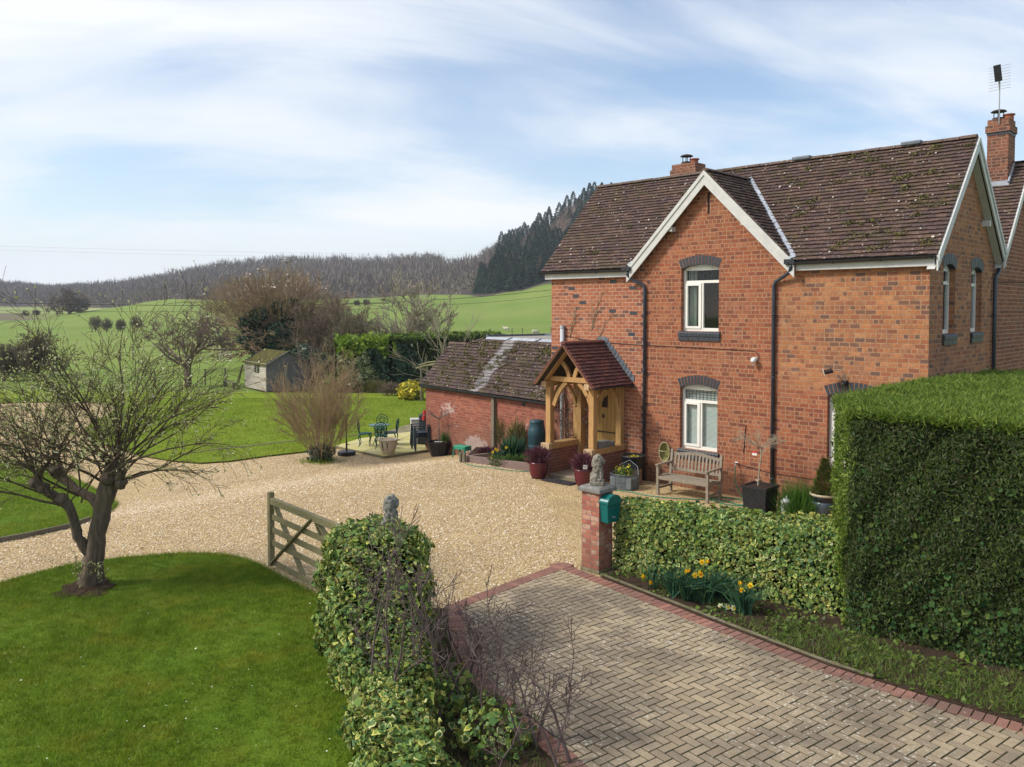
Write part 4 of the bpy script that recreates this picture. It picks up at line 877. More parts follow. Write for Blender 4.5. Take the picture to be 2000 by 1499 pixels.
for (x, y_, z) in ((3.72, -.09, 5.83), (5.5, -.09, 5.85)):
    q = MB(); q.beam((x, -.16, z), (x, .02, z), .08, .10); ob('purlin_end', q, 'barge', house)
for (y_, z) in ((3.18, 5.8),):
    q = MB(); q.beam((SX + .15, y_, z), (SX, y_, z), .09, .12); ob('purlin_end', q, 'barge', house)
# fascia, gutters, pipes
def gutter(parent, p0, p1, r_=.055, mat='gutter', br=.9):
    p0 = Vector(p0); p1 = Vector(p1); d = (p1 - p0).normalized(); s_ = d.cross(Vector((0, 0, 1))).normalized(); mb = MB(); n = 9; vs = []
    for rr in (r_, r_ - .008):
        for p in (p0, p1):
            for j in range(n): t = PI + PI * j / (n - 1); vs.append(p + s_ * (math.cos(t) * rr) + Vector((0, 0, math.sin(t) * rr)))
    f = [(j, j + 1, n + j + 1, n + j) for j in range(n - 1)] + [(2 * n + j, 3 * n + j, 3 * n + j + 1, 2 * n + j + 1) for j in range(n - 1)] + [(0, n, 3 * n, 2 * n), (n - 1, 3 * n - 1, 4 * n - 1, 2 * n - 1), tuple(range(n)), tuple(range(2 * n - 1, n - 1, -1))]
    mb.add(vs, f); L_ = (p1 - p0).length; k = int(L_ / br)
    for i in range(k + 1):
        p = p0 + d * (.06 + (L_ - .12) * i / max(k, 1)); mb.tube([p + s_ * (math.cos(t) * (r_ + .006)) + Vector((0, 0, math.sin(t) * (r_ + .006))) for t in np.linspace(PI, 2 * PI, 8)], .010, 4)
    return ob('gutter', mb, mat, parent)
for (x0, x1) in ((XL, 2.56), (6.62, SX + .12)):
    q = MB(); q.box(x0 + .06, x1, -.135, -.112, 4.80, 4.955); q.box(x0 + .06, x1, -.112, .0, 4.80, 4.812); ob('fascia', q, 'barge', house)
gutter(house, (XL - .08, -.205, 4.985), (2.62, -.205, 4.965)); gutter(house, (6.52, -.205, 4.965), (SX + .16, -.205, 4.985))
def pipe(parent, path, r_=.036, mat='gutter2', clips=True, name='drainpipe'):
    mb = MB(); mb.tube(path, r_, 10)
    if clips:
        for z in (3.9, 2.6, 1.4, .5):
            p = path[-2]; mb.tube([(p[0], p[1], z), (p[0], p[1], z + .035)], r_ + .008, 10)
    return ob(name, mb, mat, parent, smooth=True)
for x_ in (2.44, 6.48): q = MB(); q.box(x_, x_ + .22, -.26, -.15, 4.93, 5.03); ob('gutter_outlet', q, 'gutter', house)
pipe(house, [(2.57, -.21, 4.94), (2.57, -.20, 4.84), (2.62, -.15, 4.74), (2.92, -.055, 4.60), (2.95, -.05, 4.52), (2.95, -.05, 4.3), (2.95, -.05, .02)])
pipe(house, [(6.60, -.21, 4.94), (6.60, -.20, 4.84), (6.54, -.15, 4.76), (6.20, -.055, 4.58), (6.17, -.05, 4.50), (6.17, -.05, 4.3), (6.17, -.05, .02)])
pipe(house, [(SX + .06, 4.28, 5.25), (SX + .06, 4.28, 4.92), (SX + .06, 4.20, 4.82), (SX + .06, 4.02, 4.72), (SX + .06, 3.98, 4.62), (SX + .06, 3.98, 0)], .042)
q = MB(); q.box(SX - .03, SX + .17, 4.14, 4.42, 5.22, 5.40); ob('hopper', q, 'gutter', house, bev=.01)
pipe(house, [(.43, -.07, .2), (.43, -.07, 2.0), (.43, -.07, 3.58)], .055, 'flue', False, 'flue_pipe')
q = MB(); q.tube([(.43, -.07, 3.55), (.43, -.07, 3.62)], .062, 12); ob('flue_cap', q, 'flue', house)
# ridge vents
for (x0, x1) in ((5.53, 5.95), (7.9, 8.3)):
    q = MB(); q.box(x0, x1, 2.0, 2.24, ZR + .02, ZR + .10); ob('ridge_vent', q, 'lead', house, bev=.02)
# chimneys
def chimney(x0, x1, y0, y1, zb, zt, lab, cowl=True):
    mb = MB(); mb.box(x0, x1, y0, y1, zb, zt - .36); o_ = ob('chimney', mb, 'brick_chim', house); o_['label'] = lab
    q = MB(); q.box(x0 - .01, x1 + .01, y0 - .01, y1 + .01, zt - .36, zt - .30); ob('blue_band', q, 'blue', o_)
    q = MB(); q.box(x0 - .035, x1 + .035, y0 - .035, y1 + .035, zt - .30, zt - .14); q.box(x0, x1, y0, y1, zt - .14, zt); ob('chimney_cap', q, 'brick_chim', o_)
    q = MB(); xc, yc_ = (x0 + x1) / 2, (y0 + y1) / 2
    q.lathe([(.15, 0), (.14, .04), (.11, .06)], 16, (xc - .08, yc_, zt)); ob('flaunching', q, 'ridge', o_)
    q = MB(); q.lathe([(.10, 0), (.10, .10), (.13, .12), (.13, .14), (.09, .14)], 16, (xc + .14, yc_ + .05, zt)); ob('chimney_pot', q, 'clay', o_)
    if cowl:
        q = MB(); q.lathe([(.12, .03), (.14, .05), (.12, .06)], 18, (xc - .06, yc_, zt + .02)); q.lathe([(.17, 0), (.14, .03), (.05, .055), (.01, .06)], 20, (xc - .06, yc_, zt + .22))
        for j in range(4): t = j * PI / 2 + .4; q.tube([(xc - .06 + .1 * math.cos(t), yc_ + .1 * math.sin(t), zt + .05), (xc - .06 + .1 * math.cos(t), yc_ + .1 * math.sin(t), zt + .23)], .011, 5)
        ob('cowl', q, 'rust', o_)
    return o_
chimney(8.55, 8.99, 5.70, 6.28, 6.7, 8.44, 'tall brick chimney with metal cowl on the rear roof')
q = MB(); q.box(8.51, 9.03, 5.66, 5.70, 6.86, 7.0); q.beam((9.02, 5.66, 6.93), (9.02, 6.15, 7.42), .03, .12, (0, -1, 1)); ob('flashing', q, 'leadlight', house)
chimney(2.02, 2.72, 2.45, 2.95, 6.9, 7.80, 'short brick chimney just behind the main ridge')
# front door behind the porch
dr = MB(); dx0, dx1 = 1.36, 2.20
nb_ = 6; bw_ = (dx1 - dx0 - .12) / nb_
for i in range(nb_): dr.box(dx0 + .06 + i * bw_ + .004, dx0 + .06 + (i + 1) * bw_ - .004, .06, .10, .12, 2.0)
do_ = ob('door', dr, 'door', house)
q = MB(); q.box(dx0, dx0 + .06, .02, .12, .08, 2.06); q.box(dx1 - .06, dx1, .02, .12, .08, 2.06); q.box(dx0 + .06, dx1 - .06, .02, .12, 2.0, 2.06); q.box(dx0 + .06, dx1 - .06, .1, .13, .08, 2.0); ob('door_frame', q, 'door', do_)
q = MB(); q.prism([(1.62, 1.62), (1.80, 1.62), (1.80, 1.93), (1.70, 1.86), (1.63, 1.74)], 1, .052, .06); ob('door_pane', q, 'darkroom', do_)
q = MB(); q.box(1.64, 1.70, .04, .06, 1.36, 1.46); ob('door_knocker', q, 'rust', do_)
q = MB(); q.box(dx0 + .1, dx1 - .1, .044, .06, 1.0, 1.03); ob('letterbox', q, 'rust', do_)
# cable along the wall
q = MB(); q.tube([(.45, -.012, 3.36), (1.5, -.012, 3.22), (2.9, -.012, 3.19), (4.4, -.012, 3.17), (5.2, -.012, 3.16), (5.72, -.012, 3.15), (5.83, -.012, 3.08), (5.83, -.012, 2.98)], .007, 4)
ob('cable', q, 'cable', house); q = MB(); q.tube([(5.3, -.012, .72), (6.1, -.012, .62), (7.2, -.012, .62), (7.9, -.012, .60)], .007, 4); ob('cable', q, 'cable', house); q = MB(); q.tube([(SX + .012, 4.1, 4.62), (SX + .012, 6, 4.66), (SX + .012, 8, 4.7)], .009, 4)
ob('cable', q, 'cable', house)
# ================================================================== OUTBUILDING
outb = E('brick_outbuilding', 'low single storey brick outbuilding with mossy tiled roof joined to the left of the house', 'outbuilding', (O_[0], O_[1], 0), O2R)
X0 = -6.33; SO = 1.12; eo = -.14; zo = 1.62
wall_poly('front_wall', [(X0, -1.1), (.55, -1.1), (.55, 1.72), (X0, 1.72)], [], front, .1, 'brick_out', outb)
q = MB(); q.add([(X0, 0, -1.1), (X0, 2.4, -1.1), (X0, 2.4, 1.6), (X0, 1.05, 2.75), (X0, 0, 1.6)], [(0, 4, 3, 2, 1)]); q.box(X0, .2, 2.38, 2.42, -1.1, 1.6); ob('end_wall', q, 'brick_out', outb)
co = 1 / math.hypot(1, SO); so = co * SO; vlen = lambda y: (y - eo) / co
R1 = vlen(1.0); R2 = vlen(1.17)
tiles(outb, 'roof', (0, eo, zo), (1, 0, 0), (0, co, so), [(X0 - .1, 0), (.35, 0), (.35, R2), (-4.72, R2), (-5.42, R1), (X0 - .1, R1)], .18, .115, 'tile_out', 21)
moss_on([o_ for o_ in outb.children if o_.name.startswith('roof')][0], (0, eo, zo), (1, 0, 0), (0, co, so), [(X0, .05), (.3, .05), (.3, R2 - .05), (-4.7, R2 - .05), (-5.4, R1 - .05), (X0, R1 - .05)], 150, 95, 110)
tiles(outb, 'roof', (0, 2.2, zo), (1, 0, 0), (0, -co, so), [(X0 - .1, 0), (-4.8, 0), (-4.8, R1), (X0 - .1, R1)], .18, .2, 'tile_out', 22)
ridge(outb, (X0 - .12, 1.02, zo + 1.16 * SO + .02), (-5.42, 1.02, zo + 1.16 * SO + .02), 'ridge', .09)
ridge(outb, (-5.42, 1.02, zo + 1.16 * SO + .02), (-4.72, 1.2, zo + 1.34 * SO + .02), 'ridge', .07)
zt = zo + (1.17 - eo) * SO
q = MB(); q.add([(-4.74, 1.12, zt - .02), (.9, 1.12, zt - .02), (.9, 1.32, zt + .09), (-4.74, 1.32, zt + .09)], [(0, 1, 2, 3)]); ob('lead_flashing', q, 'leadlight', outb)
q = MB(); q.box(-4.7, .9, 1.322, 3.6, zt - .3, zt + .085); ob('flat_roof', q, 'felt', outb)
q = MB(); q.box(-4.8, .9, 3.6, 3.68, zt - .3, zt + .16); q.box(-4.80, -4.72, 1.30, 3.6, zt - .3, zt + .15); q.beam((-3.6, 1.12, zt + .0), (-3.45, 1.33, zt + .105), .08, .012); q.beam((-2.2, 1.12, zt), (-2.05, 1.33, zt + .105), .08, .012); ob('roof_kerb', q, 'lead', outb)
q = MB(); q.box(X0 - .1, .3, -.12, -.09, 1.53, 1.62); ob('fascia', q, 'gutter', outb)
gutter(outb, (X0 - .1, -.18, 1.63), (.33, -.18, 1.60), .045, br=1.1)
q = MB(); q.box(-2.57, -2.44, -.10, -.002, -.3, 1.56); ob('timber_post', q, 'post', outb)
q = MB(); q.box(-1.25, -1.10, -.006, .05, 1.40, 1.55); ob('air_brick', q, 'rust', outb)
# ================================================================== PORCH
porch = E('oak_porch', 'open oak framed porch with dark tiled gable roof on low brick walls', 'porch', (O_[0], O_[1], 0), HROT)
yf = -1.22; xl0, xl1, xr0, xr1 = .86, 1.06, 2.20, 2.38
for (a, b) in ((xl0, xl1), (xr0, xr1)):
    q = MB(); q.box(a, b, yf, -.002, -.05, .66); ob('low_wall', q, 'brick_porch', porch)
    q = MB(); q.box(a - .03, b + .03, yf + .02, -.002, .662, .80); ob('sill_beam', q, 'oak', porch, bev=.012)
    q = MB(); q.box(a - .035, b + .035, yf - .09, yf + .018, .655, .806); ob('beam_end', q, 'oakpale', porch, bev=.01)
    c_ = (a + b) / 2
    for (y0, nm) in ((yf + .02, 'front'), (-.17, 'back')):
        q = MB(); q.box(c_ - .075, c_ + .075, y0, y0 + .15, .802, 2.18); ob('post', q, 'oak', porch, bev=.008)
    q = MB(); q.box(c_ - .07, c_ + .07, yf - .12, -.002, 2.182, 2.31); ob('wall_plate', q, 'oak', porch, bev=.008)
    q = MB(); q.box(c_ - .074, c_ + .074, yf - .15, yf - .122, 2.178, 2.314); ob('beam_end', q, 'oakpale', porch, bev=.006)
    q = MB(); q.add([(c_, yf + .17, .80), (c_, -.17, .80), (c_, -.17, 2.18), (c_, yf + .17, 2.18)], [(0, 1, 2, 3)]); ob('side_pane', q, 'glass', porch)
    for (y0, y1) in ((yf + .17, yf + .50), (-.17, -.50)):        # curved braces along the sides
        q = MB(); pts = [(c_, y0, 1.68), (c_, y0 + (y1 - y0) * .28, 1.93), (c_, y0 + (y1 - y0) * .62, 2.10), (c_, y1, 2.185)]
        for i in range(3): q.beam(pts[i], pts[i + 1], .05, .085, (1, 0, 0))
        ob('brace', q, 'oak', porch)
xc_ = 1.69
q = MB(); q.box(xl0 - .02, xr1 + .02, yf + .02, yf + .13, 2.312, 2.43); ob('tie_beam', q, 'oak', porch, bev=.01)
for sgn in (-1, 1):
    q = MB(); q.beam((xc_ + sgn * .84, yf - .05, 2.24), (xc_, yf - .05, 3.16), .10, .13, (0, 1, 0)); ob('rafter', q, 'oak', porch)
    q = MB(); q.beam((xc_ + sgn * .86, -1.46, 2.25), (xc_, -1.46, 3.20), .03, .12, (0, 1, 0)); ob('bargeboard', q, 'oak', porch)
    q = MB(); p_ = [(xc_ + sgn * .08, yf + .06, 2.43), (xc_ + sgn * .14, yf + .06, 2.60), (xc_ + sgn * .27, yf + .06, 2.75), (xc_ + sgn * .38, yf + .06, 2.83)]
    for i in range(3): q.beam(p_[i], p_[i + 1], .10, .06, (0, 1, 0))
    ob('curved_strut', q, 'oak', porch)
    q = MB(); xp = xc_ + sgn * .59
    p_ = [(xp - sgn * .0, yf + .09, 1.72), (xp - sgn * .10, yf + .09, 1.96), (xp - sgn * .24, yf + .09, 2.16), (xp - sgn * .40, yf + .09, 2.31)]
    for i in range(3): q.beam(p_[i], p_[i + 1], .10, .07, (0, 1, 0))
    ob('brace', q, 'oak', porch)
    slp = math.hypot(.90, .98); cp = .90 / slp; sp_ = .98 / slp
    tiles(porch, 'roof', (xc_ + sgn * .90, -1.50, 2.24), (0, 1, 0), (-sgn * cp, 0, sp_), [(0, 0), (1.49, 0), (1.49, slp), (0, slp)], .165, .098, 'tile_porch', 30 + sgn)
    q = MB(); q.beam((xc_ + sgn * .90, -1.505, 2.235), (xc_, -1.505, 3.215), .03, .05, (0, 1, 0)); ob('verge', q, 'ridge_porch', porch)
    q = MB()
    if sgn > 0:
        k = 11
        for i in range(k):
            f = i / k; x = xc_ + .04 + .86 * f; z = 3.20 - .94 * f; q.box(x, x + .13, -.016, -.003, z - .02, z + .13)
        q.box(xc_ - .16, xc_ + .10, -.017, -.003, 3.20, 3.36)
        ob('stepped_flashing', q, 'lead', porch)
ridge(porch, (xc_, -1.52, 3.25), (xc_, 0, 3.25), 'ridge_porch', .08, .38)
gutter(porch, (xc_ + .94, -1.5, 2.25), (xc_ + .94, -.02, 2.25), .035, br=.7); gutter(porch, (xc_ - .94, -1.5, 2.25), (xc_ - .94, -.02, 2.25), .035, br=.7)
q = MB(); q.box(xl1, xr0, -1.24, -.002, -.02, .09); ob('floor_slab', q, 'porchfloor', porch, bev=.01)
q = MB(); q.box(xl1, xr0, -1.29, -1.24, -.02, .05); ob('step_edge', q, 'concrete', porch)
q = MB(); q.box(xl1 + .0, xl1 + .11, -.21, -.02, .09, 2.18); ob('door_post', q, 'oak', porch)
q = MB()     # small star ornaments hanging down the post
for i, z in enumerate((2.0, 1.72, 1.42, 1.12, .86)):
    x_ = xr0 - .02; y_ = yf + .02
    for j in range(5): t = j * 2 * PI / 5 + i; q.beam((x_, y_ - .03, z), (x_ + .05 * math.cos(t), y_ - .03, z + .05 * math.sin(t)), .018, .01, (0, 1, 0), .2)
stg = E('hanging_garland', 'string of dark star ornaments hanging down the right front post of the porch', 'garland', (O_[0], O_[1], 0), HROT); ob('star', q, 'rust', stg)
# ================================================================== TREES AND HEDGES
def tubes_from(name, S, mat, parent=None, n=3): V, F = segs_mesh(S, n); return npm(name, V, F, mat, parent)
def bough(rn, pts, r0, r1, out):
    for i in range(len(pts) - 1):
        a = r0 + (r1 - r0) * i / (len(pts) - 1); b = r0 + (r1 - r0) * (i + 1) / (len(pts) - 1); out.append((pts[i], pts[i + 1], a, b))
# ---- apple tree in the front lawn
AY = 11.66
def A(x, y, dy=0.0): return at_depth(x, y, AY + dy)
apple = E('apple_tree', 'gnarled pollarded apple tree with bursting pale green buds in the front lawn', 'tree', (0, 0, 0))
mb = MB(); k_ = AY / 1600
def trunk_tube(mb, pts, n=14, seed=0):
    rn = random.Random(seed); path = [A(x, y, d) for x, y, r, d in pts]; rad = [r * k_ * .76 for x, y, r, d in pts]
    P = []; R = []          # resample
    for i in range(len(path) - 1):
        for t in (0, .33, .66): P.append(path[i].lerp(path[i + 1], t) + Vector((rn.gauss(0, .006), rn.gauss(0, .006), 0))); R.append((rad[i] * (1 - t) + rad[i + 1] * t) * rn.uniform(.95, 1.06))
    P.append(path[-1]); R.append(rad[-1]); s = len(mb.v); mb.tube(P, R, n)
    for i in range(s, len(mb.v)):
        j = (i - s) % n; ring = (i - s) // n
        if ring < len(P): c = P[ring]; v_ = Vector(mb.v[i]) - c; mb.v[i] = tuple(c + v_ * (1 + .11 * math.sin(j * 2 * PI / n * 4 + ring * .25) + rn.uniform(-.05, .05)))
trunk_tube(mb, [(172, 1166, 42, 0), (176, 1146, 33, 0), (181, 1115, 27, 0), (186, 1070, 24, 0), (192, 1030, 22, 0), (202, 985, 22, 0), (214, 950, 24, .02), (222, 922, 19, .05), (226, 905, 11, .05)], 18, 1)
trunk_tube(mb, [(182, 1092, 10, 0), (166, 1070, 13, -.03), (152, 1050, 12.5, -.06), (144, 1012, 12, -.12), (132, 986, 12.5, -.18), (100, 966, 11, -.22), (82, 955, 9.5, -.25), (70, 943, 11, -.28), (66, 934, 6, -.28)], 12, 2)
trunk_tube(mb, [(196, 990, 13, .05), (176, 972, 12, .15), (150, 957, 10, .3), (122, 934, 13, .4), (104, 916, 12, .45), (96, 906, 6, .45)], 12, 3)
trunk_tube(mb, [(222, 940, 14, -.05), (236, 930, 12, -.15), (243, 915, 7, -.18)], 10, 4)
for (x, y, r, d) in ((236, 945, 12, -.12), (112, 922, 15, .42), (84, 953, 12, -.26), (68, 944, 11, -.28), (212, 935, 15, -.15), (120, 975, 12, -.22)):
    q = MB(); q.lathe([(r * k_ * math.sin(t), -r * k_ * math.cos(t)) for t in np.linspace(.15, PI - .15, 7)], 9, tuple(A(x, y, d)), wob=.25, seed=int(x)); mb.add(q.v, q.f)
ob('trunk', mb, 'bark', apple, smooth=True)
rn = random.Random(12); segs = []; tips = []
orig = [((226, 908, .05), 17), ((214, 925, -.15), 6), ((240, 925, -.17), 10), ((212, 945, .1), 4), ((100, 912, .45), 8), ((122, 930, .42), 5), ((68, 938, -.28), 8), ((96, 962, -.22), 5), ((130, 984, -.2), 4), ((160, 962, .25), 4)]
for (x, y, d), cnt in orig:
    for i in range(cnt):
        lim = (-1.5, 1.6) if x > 180 else (-1.75, .9)
        th = lim[0] + (lim[1] - lim[0]) * (i + rn.uniform(.1, .9)) / cnt; dep = rn.gauss(0, .45)
        L_ = rn.uniform(1.3, 2.55) * (1.0 if abs(th) > .5 else .92) * (.78 if x < 180 and abs(th) < .8 else 1.0)
        dd = Vector((math.sin(th), dep, math.cos(th) + .25))
        o_ = A(x, y, d) + Vector((rn.gauss(0, .04), rn.gauss(0, .05), rn.gauss(0, .05)))
        grow(rn, o_, dd, L_, rn.uniform(.009, .021), 2, segs, tips, 9, .17, (6, 9), .62, .40, .02, .18, .0026, .16, .42)
for i in range(26):      # basal shoots
    o_ = A(rn.uniform(150, 208), rn.uniform(1120, 1150), -.22); grow(rn, o_, (rn.gauss(0, .4), -.2, 1), rn.uniform(.12, .35), .003, 1, segs, tips, 3, .2, (1, 3), .6, .5, .05)
V, F = segs_mesh(segs, 4); npm('branches', V, F, 'twig', apple)
TP = np.array([tuple(p) for p, d in tips]); TD = np.array([tuple(d) for p, d in tips]); print('apple segs', len(segs), 'tips', len(tips))
r_ = np.random.default_rng(3); sel = r_.random(len(TP)) < .85; TP = TP[sel]; TD = TD[sel]
Pb = np.concatenate([TP, TP + r_.normal(0, .012, TP.shape), TP + TD * -.05 + r_.normal(0, .015, TP.shape)]); Nb = r_.normal(0, 1, Pb.shape)
V, F = cards(Pb, Nb, .027, .7, 'quad', .6, seed=5); npm('buds', V, F, 'bud', apple)
q = MB(); q.lathe([(.40, .02), (.32, .045), (.2, .06), (.02, .065)], 26, tuple(G(172, 1152, .03)), wob=.28, seed=4); tag(ob('bare_soil_ring', q, 'soil'), kind='structure')

def blob(c, R, n, seed, squash=(1, 1, 1), shell=.35):
    """points in a lumpy ball shell with outward normals"""
    r = np.random.default_rng(seed); d = unit(r.normal(0, 1, (n, 3))); rad = (1 - shell * r.random(n)) * (1 + .16 * np.sin(d[:, 0] * 5 + seed) * np.cos(d[:, 1] * 4 + 1.3 * seed) + .08 * np.sin(d[:, 2] * 9 + d[:, 0] * 7))
    return np.array(c) + d * rad[:, None] * np.array(squash) * R, d
# ---- large bare shrub beside the patio
g0 = G(628, 901); shrub = E('bare_shrub', 'large vase shaped bare brown shrub standing in the gravel beside the patio', 'shrub')
rn = random.Random(5); segs = []; tips = []
for i in range(78):
    az = rn.uniform(0, 2 * PI); lean = .66 * rn.random() ** .7; b0 = g0 + Vector((math.cos(az) * .25 * rn.random() ** .5, math.sin(az) * .25 * rn.random() ** .5, 0))
    L_ = rn.uniform(1.6, 2.75) * (1 - .12 * lean)
    grow(rn, b0, (math.sin(lean) * math.cos(az), math.sin(lean) * math.sin(az), math.cos(lean)), L_, rn.uniform(.008, .015), 2, segs, tips, 6, .13, (5, 8), .52, .42, .05, .30, .0042, 0, .5)
tubes_from('stems', segs, 'twigbrown', shrub)
P, Nn = blob(g0 + Vector((0, 0, .22)), .42, 900, 3, (1, 1, .8)); V, F = cards(P, Nn, .07, .6, 'ivy', .7, seed=2); npm('base_leaves', V, F, 'ivydark', shrub)
V, F = blades(np.stack([g0.x + np.random.default_rng(1).normal(0, .35, 700), g0.y - .1 + np.random.default_rng(2).normal(0, .25, 700), np.full(700, g0.z)], 1), np.random.default_rng(3).normal(0, .5, (700, 3)) + [0, 0, 1], .14, .012, 3); npm('base_grass', V, F, 'grass', shrub)
# ---- middle distance trees
def tree(name, label, base, seed, stems, L_, r0, lev, kids, spread, shrink, mat, trunk=None, up=.08, wander=.2, rmin=.012, nseg=5, group=None, cat='tree', lean=(.1, .9), rk=.55, kid0=.25, trunkmat=None, sq=None):
    t = E(name, label, cat, (0, 0, 0), 0, group); rn = random.Random(seed); segs = []; tips = []; base = Vector(base); tr = []
    p = base.copy()
    if trunk:
        n = 5; d = Vector((0, 0, 1)); q = base - Vector((0, 0, .2)); rr = r0 * 1.25
        for i in range(n):
            d = (d + Vector((rn.gauss(0, .10), rn.gauss(0, .10), 0))).normalized(); p2 = q + d * ((trunk + .2) / n); r2 = r0 * (1.25 - .35 * (i + 1) / n); tr.append((q, p2, rr, r2)); q = p2; rr = r2
        p = q; tubes_from('trunk', tr, trunkmat or mat, t, 8)
    for i in range(stems):
        az = 2 * PI * (i + rn.uniform(-.3, .3)) / stems * 1.0; le = rn.uniform(*lean) if trunk else abs(rn.gauss(0, lean[1] * .5))
        st = p if not trunk else base.lerp(p, rn.uniform(.55, 1.0)); 
        grow(rn, st, (math.sin(le) * math.cos(az), math.sin(le) * math.sin(az), math.cos(le)), L_ * rn.uniform(.8, 1.15), r0 * rn.uniform(.45, .75), lev, segs, tips, nseg, wander, kids, spread, shrink, up, kid0, rmin, 0, rk)
    if sq:
        f_ = lambda v_: Vector((base.x + (v_[0] - base.x) * sq[0], base.y + (v_[1] - base.y) * sq[0], p.z + (v_[2] - p.z) * sq[1]))
        segs = [(f_(a), f_(b), c_, d_) for a, b, c_, d_ in segs]; tips = [(f_(a), b) for a, b in tips]
    tubes_from('crown' if trunk else 'stems', segs, mat, t); return t, tips
p0 = G(366, 757); tree('bare_tree', 'slender bare tree with a wide twiggy crown left of the shed', p0, 3, 11, 2.4, .20, 4, (3, 5), .75, .62, 'twiggrey', 1.9, .05, .28, .010, 5, lean=(.35, 1.45), trunkmat='bark')
# ivy clad tree behind the shed
Yt = 62.0; bt = Vector(((535 - 1000) / 1600 * Yt, Yt, -.55)); s_ = Yt / 1600
ivt, tips = tree('ivy_clad_tree', 'broad bare tree with dark ivy covered trunk and brown dome crown behind the shed', bt, 8, 44, 4.3, .34, 4, (3, 5), .66, .52, 'oaktwig', 2.1, .03, .20, .015, 6, lean=(.1, 1.62), trunkmat='bark', sq=(1.16, .86))
TP = np.array([tuple(p) for p, d in tips]); top = TP[(TP[:, 2] > 5.3) & (np.random.default_rng(4).random(len(TP)) < .16)]; V, F = cards(np.repeat(top, 2, 0) + np.random.default_rng(5).normal(0, .08, (len(top) * 2, 3)), np.random.default_rng(6).normal(0, 1, (len(top) * 2, 3)), .15, .8, 'quad', .5, seed=7)
r9 = np.random.default_rng(44); n9 = 12000; d9 = unit(r9.normal(0, 1, (n9, 3))); d9[:, 2] = np.abs(d9[:, 2]) * np.where(r9.random(n9) < .22, -.7, 1); rr9 = r9.random(n9) ** .34 * (1 + .07 * np.sin(d9[:, 0] * 7) + .05 * np.cos(d9[:, 1] * 9 + d9[:, 2] * 5)); c9 = at_depth(533, 640, Yt)
k9 = (d9[:, 2] > .30) | (d9[:, 1] > .2) | (r9.random(n9) < .25); d9 = d9[k9]; rr9 = rr9[k9]; P9 = np.array(c9) + d9 * rr9[:, None] * np.array([5.5, 4.2, 4.1]); V9, F9 = blades(P9, d9 * .9 + [0, 0, .35], .66, .042, 45, .3); npm('fine_twigs', V9, F9, 'oaktwig', ivt)
npm('pale_tips', V, F, 'whitebud', ivt)['kind'] = 'stuff'
P = []; Nn = []
for (x, y, R, sq) in ((520, 668, 30, 1.0), (500, 640, 22, 1.0), (545, 655, 26, 1.0), (495, 665, 26, .8), (505, 615, 16, 1), (560, 625, 14, 1.2), (572, 592, 12, .8), (528, 690, 30, .7), (480, 632, 14, 1), (558, 675, 22, .8), (540, 600, 10, 1.2)):
    a, b_ = blob(at_depth(x, y, Yt + random.Random(x).uniform(-2.4, -.6)), R * s_, int(R * 110), x, (1.15, 1.1, sq), .7); P.append(a); Nn.append(b_)
P = np.concatenate(P); Nn = np.concatenate(Nn); V, F = cards(P, Nn, .16, .9, 'ivy', .8, seed=9); npm('ivy', V, F, 'ivydark', ivt)
# brown thicket right of it, bare pale tree behind the far hedge
tree('thicket_shrub', 'dense brown bare thicket between the ivy clad tree and the far hedge', Vector((-12.6, 58, -.5)), 21, 42, 3.3, .05, 3, (4, 6), .6, .55, 'twigdark', None, .03, .2, .014, 5, lean=(.1, 1.3), cat='shrub')
tree('thicket_shrub', 'smaller brown bare thicket just left of the far hedge top', Vector((-10.4, 55, -.5)), 22, 30, 3.0, .045, 3, (4, 6), .6, .55, 'bushtwig', None, .03, .2, .014, 5, lean=(.1, 1.1), cat='shrub')
tree('pale_bare_tree', 'tall open pale branched bare tree rising behind the far hedge', Vector(((805 - 1000) / 1600 * 58, 58, -.5)), 33, 19, 4.5, .12, 3, (4, 6), .55, .50, 'twigpale', None, .05, .17, .020, 6, lean=(.1, 1.25))
tree('pale_bare_tree', 'low branching bare fruit tree poking up left of the outbuilding roof ridge', Vector(((880 - 1000) / 1600 * 45, 45, -.5)), 35, 7, 2.9, .06, 2, (4, 6), .6, .55, 'twigpale', None, .04, .2, .010, 5, lean=(.1, 1.1))
tree('dark_bush', 'dark rounded bush at the paddock edge behind the apple tree', GT(72, 735), 41, 60, 2.0, .035, 3, (4, 6), .7, .5, 'bushtwig', None, .02, .25, .013, 4, lean=(.1, 1.4), cat='bush')
tree('dark_bush', 'thorn bush at the far left edge behind the apple tree crown', GT(8, 745), 42, 36, 1.7, .03, 3, (4, 6), .7, .5, 'bushtwig', None, .02, .25, .013, 4, lean=(.1, 1.2), cat='bush')
